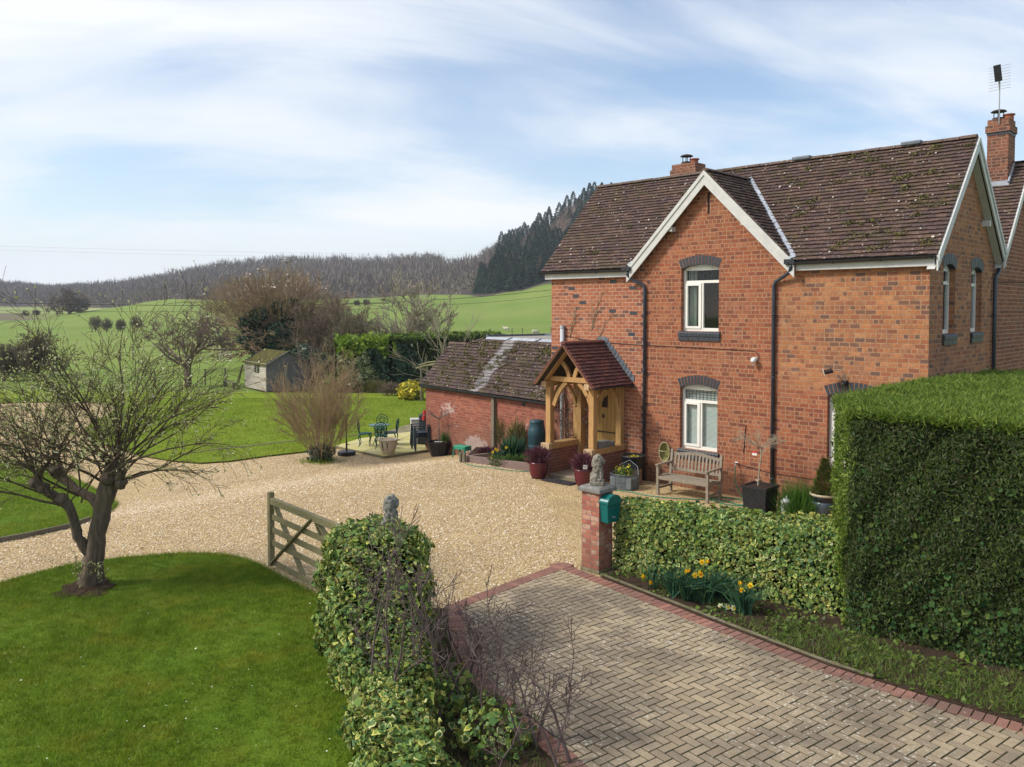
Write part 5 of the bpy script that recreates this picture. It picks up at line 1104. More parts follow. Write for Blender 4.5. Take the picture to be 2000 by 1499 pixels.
# small garden and field trees
og = GT(135, 616); og = Vector((og.x * 1.02, og.y * 1.02, 0)); og.z = float(zg(og.x, og.y)) - .3
ot, tips = tree('oak_tree', 'lone bare oak tree on the skyline of the left field', og, 51, 22, 4.6, .5, 4, (3, 5), .7, .6, 'twigdark', 1.6, .03, .25, .05, 5, lean=(.2, 1.45))
bush_lab = ['largest and leftmost of the four round bushes in the left field', 'second of the four round field bushes, touching the leftmost one', 'smallest of the four round field bushes, third from the left', 'rightmost of the four round bushes in the left field, tall and upright']
for i, (x, y, h) in enumerate(((187, 648, 30), (209, 648, 24), (236, 648, 23), (267, 648, 30))):
    g_ = GT(x, y); sc_ = g_.y / 1600; P, D = blob((0, 0, 0), 1.0, 2600, 60 + i, (1, 1, 1), 1.0); c = np.array([g_.x, g_.y, g_.z + h * sc_ * .52]); P = P * np.array([.42, .42, .5]) * h * sc_ + c
    D2 = D * .6 + np.array([0, 0, .9]); V, F = blades(P, D2, .45, .06, 61 + i); b_ = E('round_bush', bush_lab[i], 'bush', (0, 0, 0), 0, 'round bushes standing in a row in the left field'); npm('crown', V, F, 'bushtwig', b_)
    q = MB(); q.tube([(g_.x, g_.y, g_.z - .1), (g_.x, g_.y, g_.z + h * sc_ * .4)], .12, 6); ob('trunk', q, 'bushtwig', b_)
for i, (x, y, h, lab) in enumerate(((697, 597, 9, 'small lone bush in the far green field right of the ivy clad tree'), (716, 596, 10, 'wider lone bush beside the small one in the far green field'), (50, 617, 9, 'low hedgerow bush left of the lone oak'), (71, 616, 10, 'round hedgerow bush close to the lone oak'))):
    g_ = GT(x, y); sc_ = g_.y / 1600; P, D = blob((0, 0, 0), 1.0, 700, 70 + i, (1, 1, 1), 1.0); P = P * np.array([.62, .5, .5]) * h * sc_ + np.array([g_.x, g_.y, g_.z + h * sc_ * .45]); V, F = blades(P, D + [0, 0, .6], .7, .14, 71 + i)
    tag(npm('field_bush', V, F, 'bushtwig'), lab, 'bush')
# ---- far woods
r_ = np.random.default_rng(19); n = 9000; pxs = r_.uniform(-80, 1010, n); Ys = 290 + (980 - 290) * r_.random(n) ** .8
ok_ = woodmask(pxs, Ys) & ((pxs < 930) | (Ys > 420)); lim = (r_.random(n) < np.clip(1.25 - Ys / 1400, .3, 1)); pxs = pxs[ok_ & lim]; Ys = Ys[ok_ & lim]
# keep the front rows and the skyline dense
Xs = (pxs - 1000) / 1600 * Ys; Zs = zg(Xs, Ys); nT = len(Xs); print('wood trees', nT)
K = 34; H = (8.0 + 4.0 * r_.random(nT)) * np.clip(.65 + Ys / 1500, .7, 1.1); W_ = H * r_.uniform(.28, .42, nT)
H = np.where(pxs < 330, H * .8, H); H = np.where((pxs > 700) & (Ys < 420), H * .7, H)
d = unit(r_.normal(0, 1, (nT, K, 3))); rad = r_.random((nT, K, 1)) ** .35
P = np.stack([Xs, Ys, Zs + H * .58], 1)[:, None] + d * rad * np.stack([W_, W_, H * .46], 1)[:, None]
D = d * .5 + np.array([0, 0, .8]); V, F = blades(P.reshape(-1, 3), D.reshape(-1, 3), np.repeat(H * .26, K), .42 , 20)
wd_ = npm('far_wood', V, F, 'farwood'); tag(wd_, 'grey brown leafless woodland covering the distant hills', 'woodland', kind='stuff')
T0 = np.stack([Xs, Ys, Zs - .3], 1); V, F = blades(T0, np.tile([0, 0, 1.], (nT, 1)), H * .8, .55, 21, .05); tag(npm('far_wood_trunks', V, F, 'oaktwig'), 'pale trunks standing in the distant woodland', 'woodland', kind='stuff')
# conifer wood on the right hill
protos = []
for v_ in range(3):
    r2 = np.random.default_rng(90 + v_); n = 1500; h = r2.random(n) ** .85; az = r2.uniform(0, 2 * PI, n); lay = (h * 13 % 1.0)
    rad = (.24 + .03 * v_) * (1 - h) ** .85 * (.55 + .55 * (1 - lay)) * r2.uniform(.75, 1.1, n); P = np.stack([np.cos(az) * rad, np.sin(az) * rad, .04 + h * .96], 1)
    D = np.stack([np.cos(az), np.sin(az), np.full(n, -.25) + .5 * h], 1); Nn = np.stack([np.cos(az) * .5, np.sin(az) * .5, np.ones(n)], 1)
    V, F = blades(P, D, .07 * (1.15 - h) + .012, .030, 91 + v_, .2); me_o = npm('conifer_tree', V, F, 'spruce'); tag(me_o, 'dark green conifer in the wood on the steep hill behind the house', 'conifer', 'conifers in the hillside wood'); protos.append(me_o)
used = set(); r2 = random.Random(17); nconf = 0
for px in np.arange(938, 1200, 6.5):
    for Y in (300, 322, 345, 370, 400, 432, 465):
        x = px + r2.uniform(-5, 5); y_ = Y + r2.uniform(-9, 9)
        lo = np.interp(x, [935, 1075, 1300], [306, 296, 284])
        if y_ < lo: continue
        if r2.random() < .30 and Y > 330: continue
        if x < 970 and y_ > 380: continue
        X = (x - 1000) / 1600 * y_; z = float(zg(X, y_)); h = r2.uniform(12, 17.5) * (1.08 if Y > 400 else .92) * (.8 if x < 965 else 1)
        k = r2.randrange(3); o = protos[k] if k not in used else protos[k].copy()
        if k in used: C.objects.link(o)
        used.add(k); o.location = (X, y_, z - .3); o.scale = (h * 1.1, h * 1.1, h); o.rotation_euler = (0, 0, r2.uniform(0, 6)); nconf += 1
print('conifers', nconf)
P = []; Nn = []
r2 = np.random.default_rng(23)
Pp = []
for (x, y_, h, cnt) in ((1000, 360, 10, 1), (1018, 380, 11, 1), (1040, 400, 12, 1), (1008, 345, 9, 1), (1095, 400, 12, 1), (1110, 410, 13, 1), (1080, 395, 11, 1), (1105, 380, 12, 1), (1060, 310, 8, 1), (985, 330, 8, 1), (965, 318, 7, 1), (1040, 312, 7, 1), (1125, 415, 12, 1), (1030, 372, 11, 1)):
    X = (x - 1000) / 1600 * y_; c = np.array([X, y_, float(zg(X, y_)) + h * .62]); d = unit(r2.normal(0, 1, (420, 3))); Pp.append((c + d * r2.random((420, 1)) ** .4 * np.array([.42, .42, .48]) * h))
Pp = np.concatenate(Pp); V, F = blades(Pp, r2.normal(0, .6, Pp.shape) + [0, 0, .8], 2.0, .20, 24); tag(npm('bare_wood', V, F, 'farrust'), 'rusty bare deciduous trees among the hillside conifers', 'woodland', kind='stuff')
# ---- hedge surfaces
def section(path, hw, ht, n, seed, lump=.06, z0=0.0, ends=True):
    """points and normals on a rounded hedge along a plan path; hw, ht per path point"""
    r = np.random.default_rng(seed); P = np.array(path, float); L_ = np.linalg.norm(np.diff(P, axis=0), axis=1); cs = np.concatenate([[0], np.cumsum(L_)]); t = r.uniform(0, cs[-1], n)
    c = np.stack([np.interp(t, cs, P[:, 0]), np.interp(t, cs, P[:, 1])], 1); w_ = np.interp(t, cs, hw); h = np.interp(t, cs, ht)
    i = np.clip(np.searchsorted(cs, t) - 1, 0, len(L_) - 1); d = unit(np.diff(P, axis=0))[i]; nrm = np.stack([-d[:, 1], d[:, 0]], 1)
    ph = r.uniform(0, PI, n); cx = np.sign(np.cos(ph)) * np.abs(np.cos(ph)) ** .45; sz = np.sin(ph) ** .45
    # even out: choose sides by length
    f = r.random(n); side_ = f < (2 * h / (2 * h + 2 * w_)); q = r.random(n); sg = np.where(r.random(n) < .5, -1, 1)
    cx = np.where(side_, sg * (1 - .35 * np.clip(q - .72, 0, 1) ** 1.2), q * 2 - 1); sz = np.where(side_, q, 1 - .18 * np.abs(q * 2 - 1) ** 4)
    nx = np.where(side_, sg * 1.0, (q * 2 - 1) * .5); nz = np.where(side_, .15, 1.0)
    N3 = unit(np.stack([nrm[:, 0] * nx, nrm[:, 1] * nx, nz], 1))
    X = c + nrm * (cx * w_)[:, None]; Z = z0 + sz * h; Q = np.stack([X[:, 0], X[:, 1], Z], 1)
    e0 = np.minimum(t, cs[-1] - t); 
    b = np.sin(Q[:, 0] * 5.3 + Q[:, 2] * 4) * np.cos(Q[:, 1] * 4.7 - Q[:, 2] * 3) + .6 * np.sin(Q[:, 0] * 13 + Q[:, 1] * 11 + Q[:, 2] * 9)
    Q += N3 * (b * lump + r.normal(0, lump * .45, n))[:, None]; return Q, N3
def core(path, hw, ht, z0, parent, inset=.10, name='hedge_core'):
    mb = MB(); P = [np.array(p, float) for p in path]; k = len(P); sec = []
    for i, p in enumerate(P):
        d = P[min(i + 1, k - 1)] - P[max(i - 1, 0)]; d /= np.linalg.norm(d); nr = np.array([-d[1], d[0]]); w_ = hw[i] - inset; h = ht[i] - inset
        sec.append([(*(p + nr * a * w_), z0 + b_ * h) for a, b_ in ((-1, 0), (-1, .75), (-.75, .97), (0, 1.0), (.75, .97), (1, .75), (1, 0))])
    for s in sec: mb.v += s
    n = 7
    for i in range(k - 1): mb.f += [(i * n + j, i * n + j + 1, (i + 1) * n + j + 1, (i + 1) * n + j) for j in range(n - 1)]
    mb.f += [tuple(range(n)), tuple(range(k * n - 1, (k - 1) * n - 1, -1))]
    return ob(name, mb, 'core', parent)
def ivy(parent, P, Nn, size, seed, vari=.62, name='ivy_leaves'):
    r = np.random.default_rng(seed); pn = np.sin(P[:, 0] * 2.2 + P[:, 2] * 1.8) * np.cos(P[:, 1] * 2.5 + P[:, 2] * 2.1); m_ = (r.random(len(P)) + .28 * pn) < vari
    for msk, big, small in ((m_, 'ivyout', 'ivyin'), (~m_, None, 'ivyin')):
        p = P[msk]; q = Nn[msk]; s1 = seed + (1 if big else 2)
        if big: V, F = cards(p, q, size, 1.0, 'ivy', .55, -.35, 0, s1); npm(name, V, F, big, parent)
        V, F = cards(p, q, size * (.66 if big else 1.0), 1.0, 'ivy', .55, -.35, .004 if big else 0, s1); npm(name, V, F, small, parent)
def tuck(P, amt, seed): r = np.random.default_rng(seed); return P
# ivy hedge beside the gate pier
p2 = [(1.72, 12.72), (2.3, 12.33), (3.0, 11.84), (3.8, 11.25), (4.75, 10.55)]; w2 = [.30, .36, .38, .40, .42]; h2 = [1.03, 1.06, 1.08, 1.12, 1.22]
ih = E('ivy_hedge', 'low hedge of variegated ivy running from the brick gate pier to the tall hedge', 'hedge')
core(p2, w2, h2, 0, ih, .09); P, Nn = section(p2, w2, h2, 21000, 31, .035); ivy(ih, P, Nn, .040, 32, .6)
# ivy hedge in the foreground
p1_ = [(-1.72, 10.25), (-1.63, 9.75), (-1.58, 9.25), (-1.42, 8.75), (-1.30, 8.3), (-1.13, 7.6), (-.98, 6.95), (-.80, 6.2)]; w1 = [.48, .56, .54, .48, .40, .33, .30, .28]; h1 = [1.30, 1.38, 1.25, .98, .80, .60, .48, .42]
fh = E('ivy_hedge', 'overgrown variegated ivy mound at the foot of the open timber gate', 'hedge')
core(p1_, w1, h1, 0, fh, .14); P, Nn = section(p1_, w1, h1, 30000, 33, .07)
r_ = np.random.default_rng(34); e1, n1_ = blob((-1.70, 10.15, .75), .62, 2500, 5, (1, .85, 1.05), .15); P = np.concatenate([P, e1]); Nn = np.concatenate([Nn, n1_]); e1, n1_ = blob((-.16, 7.30, .18), .34, 900, 6, (1.1, 1, .9), .3); P = np.concatenate([P, e1]); Nn = np.concatenate([Nn, n1_]); e1, n1_ = blob((-.62, 8.1, .15), .34, 700, 7, (.8, 1.4, .8), .5); P = np.concatenate([P, e1]); Nn = np.concatenate([Nn, n1_]); ivy(fh, P, Nn, .044, 35, .62)
# bare saplings in that hedge
stl = ['bare dark shoots rising from the ivy just right of the gate end', 'bare branching shoots in the middle of the foreground ivy', 'tallest bare stem rising from the ivy at the bottom edge of the view', 'bare twiggy shoots leaning over the left edge of the paved drive', 'low bare twigs beside the drive at the bottom edge', 'single upright bare shoot on the right of the foreground twigs', 'thin bare twigs between the ivy and the drive edging']
for i, (x, y, z0, hgt, cnt) in enumerate(((-1.35, 8.75, .4, 1.25, 6), (-.72, 7.9, .25, 1.25, 7), (-1.10, 7.35, .2, 1.6, 4), (-.28, 7.45, .1, 1.15, 5), (.02, 7.15, .1, .95, 5), (.36, 7.05, .05, .95, 4), (-.50, 8.45, .1, .95, 4))):
    t = E('bare_shoots', stl[i], 'shrub', (0, 0, 0), 0, 'bare shoots in the foreground hedge'); rn = random.Random(200 + i); tips = []
    for j in range(cnt):
        segs = []; le = abs(rn.gauss(0, .28)); az = rn.uniform(0, 2 * PI); grow(rn, (x + rn.gauss(0, .17), y + rn.gauss(0, .2), z0 - .1), (math.sin(le) * math.cos(az), math.sin(le) * math.sin(az), math.cos(le)), hgt * rn.uniform(.65, 1.1), rn.uniform(.010, .022), 2, segs, tips, 7, .20, (4, 7), .70, .40, .05, .2, .0034, 0, .45); tubes_from('stem', segs, 'shoot', t, 5)
# tall clipped hedge
th_ = [(4.17, 10.1), (4.63, 11.6), (7.05, 14.1), (9.7, 16.4), (13, 12), (10.5, 5.6), (8.3, 6.42)]
HT = 2.76; tall = E('clipped_hedge', 'tall clipped dark green conifer hedge hiding the right end of the house', 'hedge')
r_ = np.random.default_rng(51)
def wall_pts(a, b, dens, seed, z0=.05, z1=HT):
    r = np.random.default_rng(seed); a = np.array(a); b = np.array(b); L_ = np.linalg.norm(b - a); n = int(L_ * (z1 - z0) * dens); t = r.random(n); z = r.uniform(z0, z1, n); d = (b - a) / L_; nr = np.array([d[1], -d[0]])
    P = a + (b - a) * t[:, None]; lump = .045 * np.sin(t * L_ * 4.1 + z * 2.3) + .04 * np.sin(t * L_ * 9.7 - z * 7.1) + .03 * np.cos(t * L_ * 1.7 + z * 3.3) + r.normal(0, .025, n); edge = -.10 * np.clip((z - z1 + .18) / .18, 0, 1) ** 2
    P = P + nr * (lump + edge)[:, None]; return np.stack([P[:, 0], P[:, 1], z], 1), np.tile([nr[0], nr[1], .1], (n, 1))
fa = ((8.3, 6.42), (4.17, 10.1)); la = ((4.17, 10.1), (4.63, 11.6)); ba = ((4.63, 11.6), (7.05, 14.1))
Fp = [];
P, Nn = wall_pts(fa[1], fa[0], 6200, 52); P[:, :2] += 0
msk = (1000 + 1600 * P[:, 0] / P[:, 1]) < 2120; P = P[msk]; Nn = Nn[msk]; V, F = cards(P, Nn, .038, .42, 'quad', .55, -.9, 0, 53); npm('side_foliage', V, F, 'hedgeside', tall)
P, Nn = wall_pts(la[1], la[0], 5200, 54); V, F = cards(P, Nn, .038, .42, 'quad', .6, .3, 0, 55); npm('end_foliage', V, F, 'hedgelit', tall)
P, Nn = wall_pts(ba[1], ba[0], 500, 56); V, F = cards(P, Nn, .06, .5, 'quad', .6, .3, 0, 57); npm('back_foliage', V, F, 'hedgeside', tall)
Q = np.stack([r_.uniform(4, 12, 210000), r_.uniform(5.5, 16.5, 210000)], 1); px_ = 1000 + 1600 * Q[:, 0] / Q[:, 1]; Q = Q[inpoly(Q, th_) & (px_ < 2100)]
ed = dist_line(Q, th_[:3] + [th_[3]]); e2 = dist_line(Q, [th_[6], th_[0]]); ed = np.minimum(ed, e2)
z = HT + .035 * np.sin(Q[:, 0] * 3.1) * np.cos(Q[:, 1] * 2.7) + .025 * np.sin(Q[:, 0] * 9 + Q[:, 1] * 7) + .03 * np.sin(Q[:, 0] * 1.3 - Q[:, 1] * 1.9) - .10 * np.clip(1 - ed / .14, 0, 1) ** 2 + r_.normal(0, .015, len(Q))
P = np.stack([Q[:, 0], Q[:, 1], z], 1); D = r_.normal(0, .75, P.shape); D[:, 2] = np.abs(D[:, 2]) * .5 + .45; V, F = blades(P, D, .070, .014, 58, .5); npm('top_foliage', V, F, 'hedgelit', tall); print('hedge top', len(P))
e_ = along([th_[6], th_[0], th_[1], th_[2], th_[3]], 9000, .03, 59); e_ = e_[(1000 + 1600 * e_[:, 0] / e_[:, 1]) < 2100]; P = np.stack([e_[:, 0], e_[:, 1], np.full(len(e_), HT - .04) + np.random.default_rng(1).normal(0, .03, len(e_))], 1)
V, F = blades(P, np.random.default_rng(2).normal(0, .6, P.shape) + [-.3, -.3, .7], .09, .018, 60, .5); npm('edge_foliage', V, F, 'hedgelit', tall)
mb = MB(); ip = shrink_poly(th_, -.10) if False else None
cx_, cy_ = np.mean([p[0] for p in th_]), np.mean([p[1] for p in th_])
pl = [(p[0] + (cx_ - p[0]) * .03, p[1] + (cy_ - p[1]) * .03) for p in th_]; mb.prism(pl[::-1], 2, 0, HT - .09); ob('hedge_core', mb, 'core', tall)
# ivy growing through its front
r_ = np.random.default_rng(61); P, Nn = wall_pts(fa[1], fa[0], 520, 62, .05, 2.2); pxx = 1000 + 1600 * P[:, 0] / P[:, 1]; t_ = (pxx - 1660) / 340; pn = np.sin(P[:, 0] * 3.3 + P[:, 2] * 4.1) + np.cos(P[:, 1] * 2.9 - P[:, 2] * 3.3)
keep = ((r_.random(len(P)) < (.05 + .50 * np.clip(pn - .2, 0, 1) * np.clip(t_ + .2, 0, 1) + .5 * (P[:, 2] < .55))) & (pxx < 2100)); P = P[keep]; Nn = Nn[keep]; V, F = cards(P + Nn * .03, Nn, .046, 1.0, 'ivy', .55, -.4, 0, 63); npm('ivy', V, F, 'hedgeivy', tall)
# ---- far garden hedge
fp = [(-9.9, 46.0), (-7.2, 46.8), (-4.6, 48.2), (-2.2, 51.0), (-1.0, 53.5)]; fw = [1.0, 1.1, 1.1, 1.0, .8]; fhh = [3.0, 3.05, 3.1, 3.05, 2.95]
far = E('garden_hedge', 'tall mixed evergreen hedge closing the back lawn left of the outbuilding', 'hedge'); core(fp, fw, fhh, -.55, far, .18)
P, Nn = section(fp, fw, fhh, 26000, 71, .11, -.55); px_ = 1000 + 1600 * P[:, 0] / P[:, 1]; zt_ = P[:, 2]
wig = 12 * np.sin(zt_ * 3 + P[:, 0] * 2); lime = (px_ + wig < 765) & (zt_ > 1.62 + .25 * np.sin(P[:, 0] * 3)); ivyp = (px_ + wig > 728) & (px_ + wig < 815) & ~lime & (zt_ < 2.1); vari_ = (px_ + wig <= 728) & ~lime & (zt_ > -.1); rest = ~(lime | ivyp | vari_)
for m_, mt, sz, nm in ((lime, 'limeleaf', .13, 'lime_growth'), (ivyp, 'ivydark', .15, 'ivy'), (vari_, 'laurel', .13, 'variegated_growth'), (rest, 'hedgeside', .12, 'foliage')):
    V, F = cards(P[m_], Nn[m_], sz, .8, 'ivy' if nm != 'foliage' else 'quad', .7, .2, 0, 72); npm(nm, V, F, mt, far)
m_ = rest & (zt_ > 2.35); V, F = cards(P[m_] + [0, 0, .03], Nn[m_], .13, .5, 'quad', .7, .6, 0, 74); npm('top_growth', V, F, 'hedgelit', far)
# low planting in front of it
P, Nn = blob(G(803, 783) + Vector((0, 0, .48)), .62, 1500, 81, (1.1, .9, .85), .4); V, F = cards(P, Nn, .13, .8, 'ivy', .6, seed=82); ys = E('yellow_shrub', 'bright yellow leaved shrub in front of the far hedge by the pergola', 'shrub'); npm('foliage', V, F, 'yellow', ys)
P, Nn = blob(G(803, 783) + Vector((0, 0, .4)), .5, 300, 83, (1.1, .9, .8), .4); V, F = cards(P, Nn, .13, .8, 'ivy', .6, seed=84); npm('inner_leaves', V, F, 'plant', ys)
for (x, y, R, mt, lab, sd) in ((768, 775, .55, 'twigdark', 'low brown bare border plants left of the yellow shrub', 85), (735, 768, .5, 'olive', 'low olive border plants at the foot of the dark ivy', 86), (680, 762, .6, 'plant', 'low green border plants at the left foot of the far hedge', 87)):
    P, Nn = blob(G(x, y) + Vector((0, 0, .3)), R, 900, sd, (1.7, .8, .75), .8); V, F = blades(P, Nn * .5 + [0, 0, .8], .22, .035, sd); tag(npm('border_plant', V, F, mt), lab, 'plant')
# dark growth behind and right of the shed
P, Nn = blob((-12.9, 50.5, .55), 1.45, 3200, 88, (1.25, .8, .95), .6); V, F = cards(P, Nn, .17, .8, 'ivy', .7, seed=89); tag(npm('evergreen_bush', V, F, 'ivydark'), 'dark evergreen bush between the shed and the far hedge', 'bush')
tree('bare_shrub', 'bare upright shrub at the right side of the shed', G(603, 765), 91, 6, 2.4, .04, 2, (3, 5), .4, .5, 'twiggrey', None, .08, .14, .010, 5, lean=(.05, .5), cat='shrub')
# ================================================================== OBJECTS
HR = HROT
def ell(mb, c, r, n=10, rz=0.0, rx=0.0, ry=0.0):
    R = Matrix.Rotation(rz, 3, 'Z') @ Matrix.Rotation(ry, 3, 'Y') @ Matrix.Rotation(rx, 3, 'X'); k = len(mb.v); m = n // 2 + 1; vs = []
    for i in range(m + 1):
        ph = PI * i / m
        for j in range(n): th = 2 * PI * j / n; vs.append(Vector(c) + R @ Vector((r[0] * math.sin(ph) * math.cos(th), r[1] * math.sin(ph) * math.sin(th), r[2] * math.cos(ph))))
    mb.add(vs, [(i * n + j, (i + 1) * n + j, (i + 1) * n + (j + 1) % n, i * n + (j + 1) % n) for i in range(m) for j in range(n)])
def lump(name, mb, voxel, mat, parent=None, rough=0.0, **kw):
    o = ob(name, mb, mat, parent, **kw); rm = o.modifiers.new('r', 'REMESH'); rm.mode = 'VOXEL'; rm.voxel_size = voxel; rm.use_smooth_shade = True
    if rough:
        tx = bpy.data.textures.new(name, 'CLOUDS'); tx.noise_scale = .035; tx.noise_depth = 3; d = o.modifiers.new('d', 'DISPLACE'); d.texture = tx; d.strength = rough; d.mid_level = .5
    return o
def onG(x, y, dz=0.0): return G(x, y, dz)
# ---- gate pier, lion, letter box
pc = Vector((1.312, 12.52, 0)); pier = E('brick_pier', 'square brick gate pier with grey stone cap beside the ivy hedge', 'gate pier', pc, HR)
q = MB(); q.box(-.168, .168, -.168, .168, -.05, 1.235); ob('pier_shaft', q, 'brick_pier', pier)
q = MB(); q.box(-.185, .185, -.185, .185, -.02, .05); ob('plinth', q, 'concrete', pier, bev=.01)
q = MB(); q.box(-.215, .215, -.215, .215, 1.237, 1.285); n_ = len(q.v); q.box(-.215, .215, -.215, .215, 1.286, 1.32)
for i in range(n_ + 4, n_ + 8): x, y, z = q.v[i]; q.v[i] = (x * .8, y * .8, z)
ob('cap', q, 'capstone', pier, bev=.006)
def lion(loc, rz, label, mat='stone'):
    t = E('lion_statue', label, 'statue', loc, rz); q = MB()
    q.box(-.11, .11, -.09, .09, 0, .06); ell(q, (-.035, 0, .13), (.085, .085, .085)); ell(q, (-.05, .055, .10), (.06, .035, .05)); ell(q, (-.05, -.055, .10), (.06, .035, .05))
    ell(q, (-.015, 0, .21), (.068, .068, .13), ry=.22); ell(q, (.02, 0, .27), (.065, .07, .09)); 
    for s_ in (-1, 1):
        q.tube([(.055, s_ * .032, .27), (.065, s_ * .034, .16), (.062, s_ * .034, .08)], [.03, .022, .022], 8); ell(q, (.08, s_ * .036, .075), (.032, .022, .018)); ell(q, (.035, s_ * .06, .085), (.035, .02, .02))
    ell(q, (.005, 0, .375), (.085, .085, .10)); ell(q, (-.02, 0, .33), (.075, .08, .10)); ell(q, (.045, 0, .385), (.055, .05, .06)); ell(q, (.088, 0, .365), (.036, .03, .026)); ell(q, (.083, 0, .338), (.026, .024, .016))
    ell(q, (.118, 0, .375), (.010, .014, .010))
    for s_ in (-1, 1): ell(q, (.012, s_ * .052, .455), (.018, .018, .022)); ell(q, (.082, s_ * .026, .398), (.016, .012, .010)); ell(q, (.04, s_ * .07, .36), (.04, .03, .07)); ell(q, (.0, s_ * .07, .41), (.04, .03, .04))
    q.tube([(-.11, .0, .08), (-.10, .07, .07), (-.03, .10, .07), (.05, .095, .065)], .014, 6)
    lump('body', q, .0085, mat, t, .022)
    return t
lion((pc.x, pc.y, 1.32), HR + .55, 'weathered stone lion sitting on the brick gate pier'); C.objects[-1]
p2c = Vector((-1.50, 10.02, 0)); pier2 = E('brick_pier', 'second brick gate pier almost swallowed by variegated ivy', 'gate pier', p2c, HR)
q = MB(); q.box(-.168, .168, -.168, .168, -.05, 1.19); ob('pier_shaft', q, 'brick_pier', pier2); q = MB(); q.box(-.2, .2, -.2, .2, 1.192, 1.26); ob('cap', q, 'capstone', pier2, bev=.01)
lion((p2c.x, p2c.y, 1.26), HR + .35, 'darker mossy stone lion rising out of the ivy mound', 'capstone')
bx = E('letter_box', 'dark green round topped metal letter box fixed to the brick gate pier', 'letter box', (pc.x + E_[0] * .17 + N_[0] * .0, pc.y + E_[1] * .17 + N_[1] * .0, .80), HR + PI / 2)
q = MB(); w_, h_, d_ = .155, .30, .15     # local: x across, -y out of the pier
pr = [(-w_, 0), (w_, 0)] + [(w_, h_)] + [(w_ * math.cos(a), h_ + .10 * math.sin(a)) for a in np.linspace(.15, PI - .15, 9)] + [(-w_, h_)]
pr = [(p[0] * (0.86 + .14 * min(p[1] / h_, 1)), p[1]) for p in pr]; q.prism(pr, 1, -d_, -.002); ob('body', q, 'postbox', bx, bev=.008)
q = MB(); lid = [(-w_ - .012, h_ - .02), (w_ + .012, h_ - .02)] + [((w_ + .014) * math.cos(a), h_ + .115 * math.sin(a)) for a in np.linspace(.05, PI - .05, 11)]; q.prism(lid, 1, -d_ - .018, -d_ - .001 + .012); q2_ = [((w_ + .016) * math.cos(a), h_ + .118 * math.sin(a)) for a in np.linspace(0, PI, 13)]
k = len(q.v); q.v += [(x, -d_ - .012, z) for x, z in q2_] + [(x, -.002, z) for x, z in q2_]; q.f += [(k + i, k + i + 1, k + 13 + i + 1, k + 13 + i) for i in range(12)]; ob('lid', q, 'postbox', bx)
q = MB(); q.box(-.10, .10, -d_ - .028, -d_ - .016, h_ - .045, h_ - .03); ob('slot_lip', q, 'postbox', bx)
q = MB(); q.lathe([(.009, 0), (.009, .006)], 10); k = [(x, -d_ - .004 - z, .22 + y) for x, y, z in q.v]; q.v = k; ob('lock', q, 'metal', bx)
q = MB()
for cx in (-.024, .0, .024): q.tube([(cx + .016 * math.cos(a), -d_ - .003, .075 + .012 * math.sin(a)) for a in np.linspace(0, 2 * PI, 13)], .0025, 4)
ob('emblem', q, 'metal', bx)
# ---- field gate, standing open
ga = Vector((-3.73, 12.57, .0)); gb = Vector((-1.62, 10.12, 0)); gd = gb - ga; gl = gd.length; gz = math.atan2(gd.y, gd.x)
gate = E('timber_gate', 'open five bar timber gate with mossy rails and diagonal braces', 'gate', (ga.x, ga.y, .0), gz)
q = MB(); q.box(-.045, .045, -.04, .04, .05, 1.20); ob('stile', q, 'gatewood', gate, bev=.006); q = MB(); q.box(gl - .09, gl, -.04, .04, .05, 1.35); ob('stile', q, 'gatewood', gate, bev=.006)
q = MB(); q.box(.046, gl - .09, -.035, .035, 1.02, 1.12); ob('top_rail', q, 'gatewood', gate, bev=.006)
for z in (.82, .62, .42, .12): q = MB(); q.box(.046, gl - .09, -.012, .012, z - .042, z + .042); ob('rail', q, 'gatewood', gate)
for (x0, z0, x1, z1, s_) in ((.05, .10, 1.42, 1.06, -1), (.12, 1.0, 1.05, .13, 1), (2.9, .1, 1.5, 1.03, 1), (1.46, 1.02, 2.2, .13, 1)):
    q = MB(); q.beam((x0, s_ * .024, z0), (x1, s_ * .024, z1), .022, .075, (0, 1, 0)); ob('brace', q, 'gatewood', gate)
q = MB(); q.lathe([(.18, 0), (.15, .05), (.02, .07)], 8, (ga.x + .42, ga.y - .18, 0), wob=.3, seed=2); 
# ---- pots
def soil_disc(parent, r, z): q = MB(); q.lathe([(r, 0), (r * .6, .012), (.01, .018)], 16, (0, 0, z)); return ob('soil', q, 'soil', parent)
def heather_pot(x, y, label, sd, tagp=False):
    t = E('glazed_pot', label, 'plant pot', onG(x, y), 0); q = MB(); q.lathe([(.165, 0), (.205, .10), (.225, .24), (.232, .36), (.235, .395), (.215, .395), (.21, .33), (.02, .33)], 28); ob('pot', q, 'maroon', t, smooth=True)
    P, Nn = blob((0, 0, .52), .30, 1500, sd, (1, 1, .70), .7); V, F = blades(P, Nn * .7 + [0, 0, .6], .10, .022, sd, .4); npm('heather', V, F, 'heather', t)
    if tagp: q = MB(); q.box(-.05, .05, -.235, -.228, .42, .52); ob('care_label', q, 'white', t)
    return t
heather_pot(1052, 934, 'maroon glazed pot of purple heather at the left foot of the porch', 101); heather_pot(1141, 949, 'maroon glazed pot of dark heather with a white tag, right of the porch step', 102, True)
P_ = E('doormat', 'dark ribbed doormat lying on gravel in front of the porch', 'doormat', L(1.66, -1.58, .012), HR + .03); q = MB(); q.box(-.42, .42, -.16, .16, 0, .02); ob('mat', q, 'mat', P_)
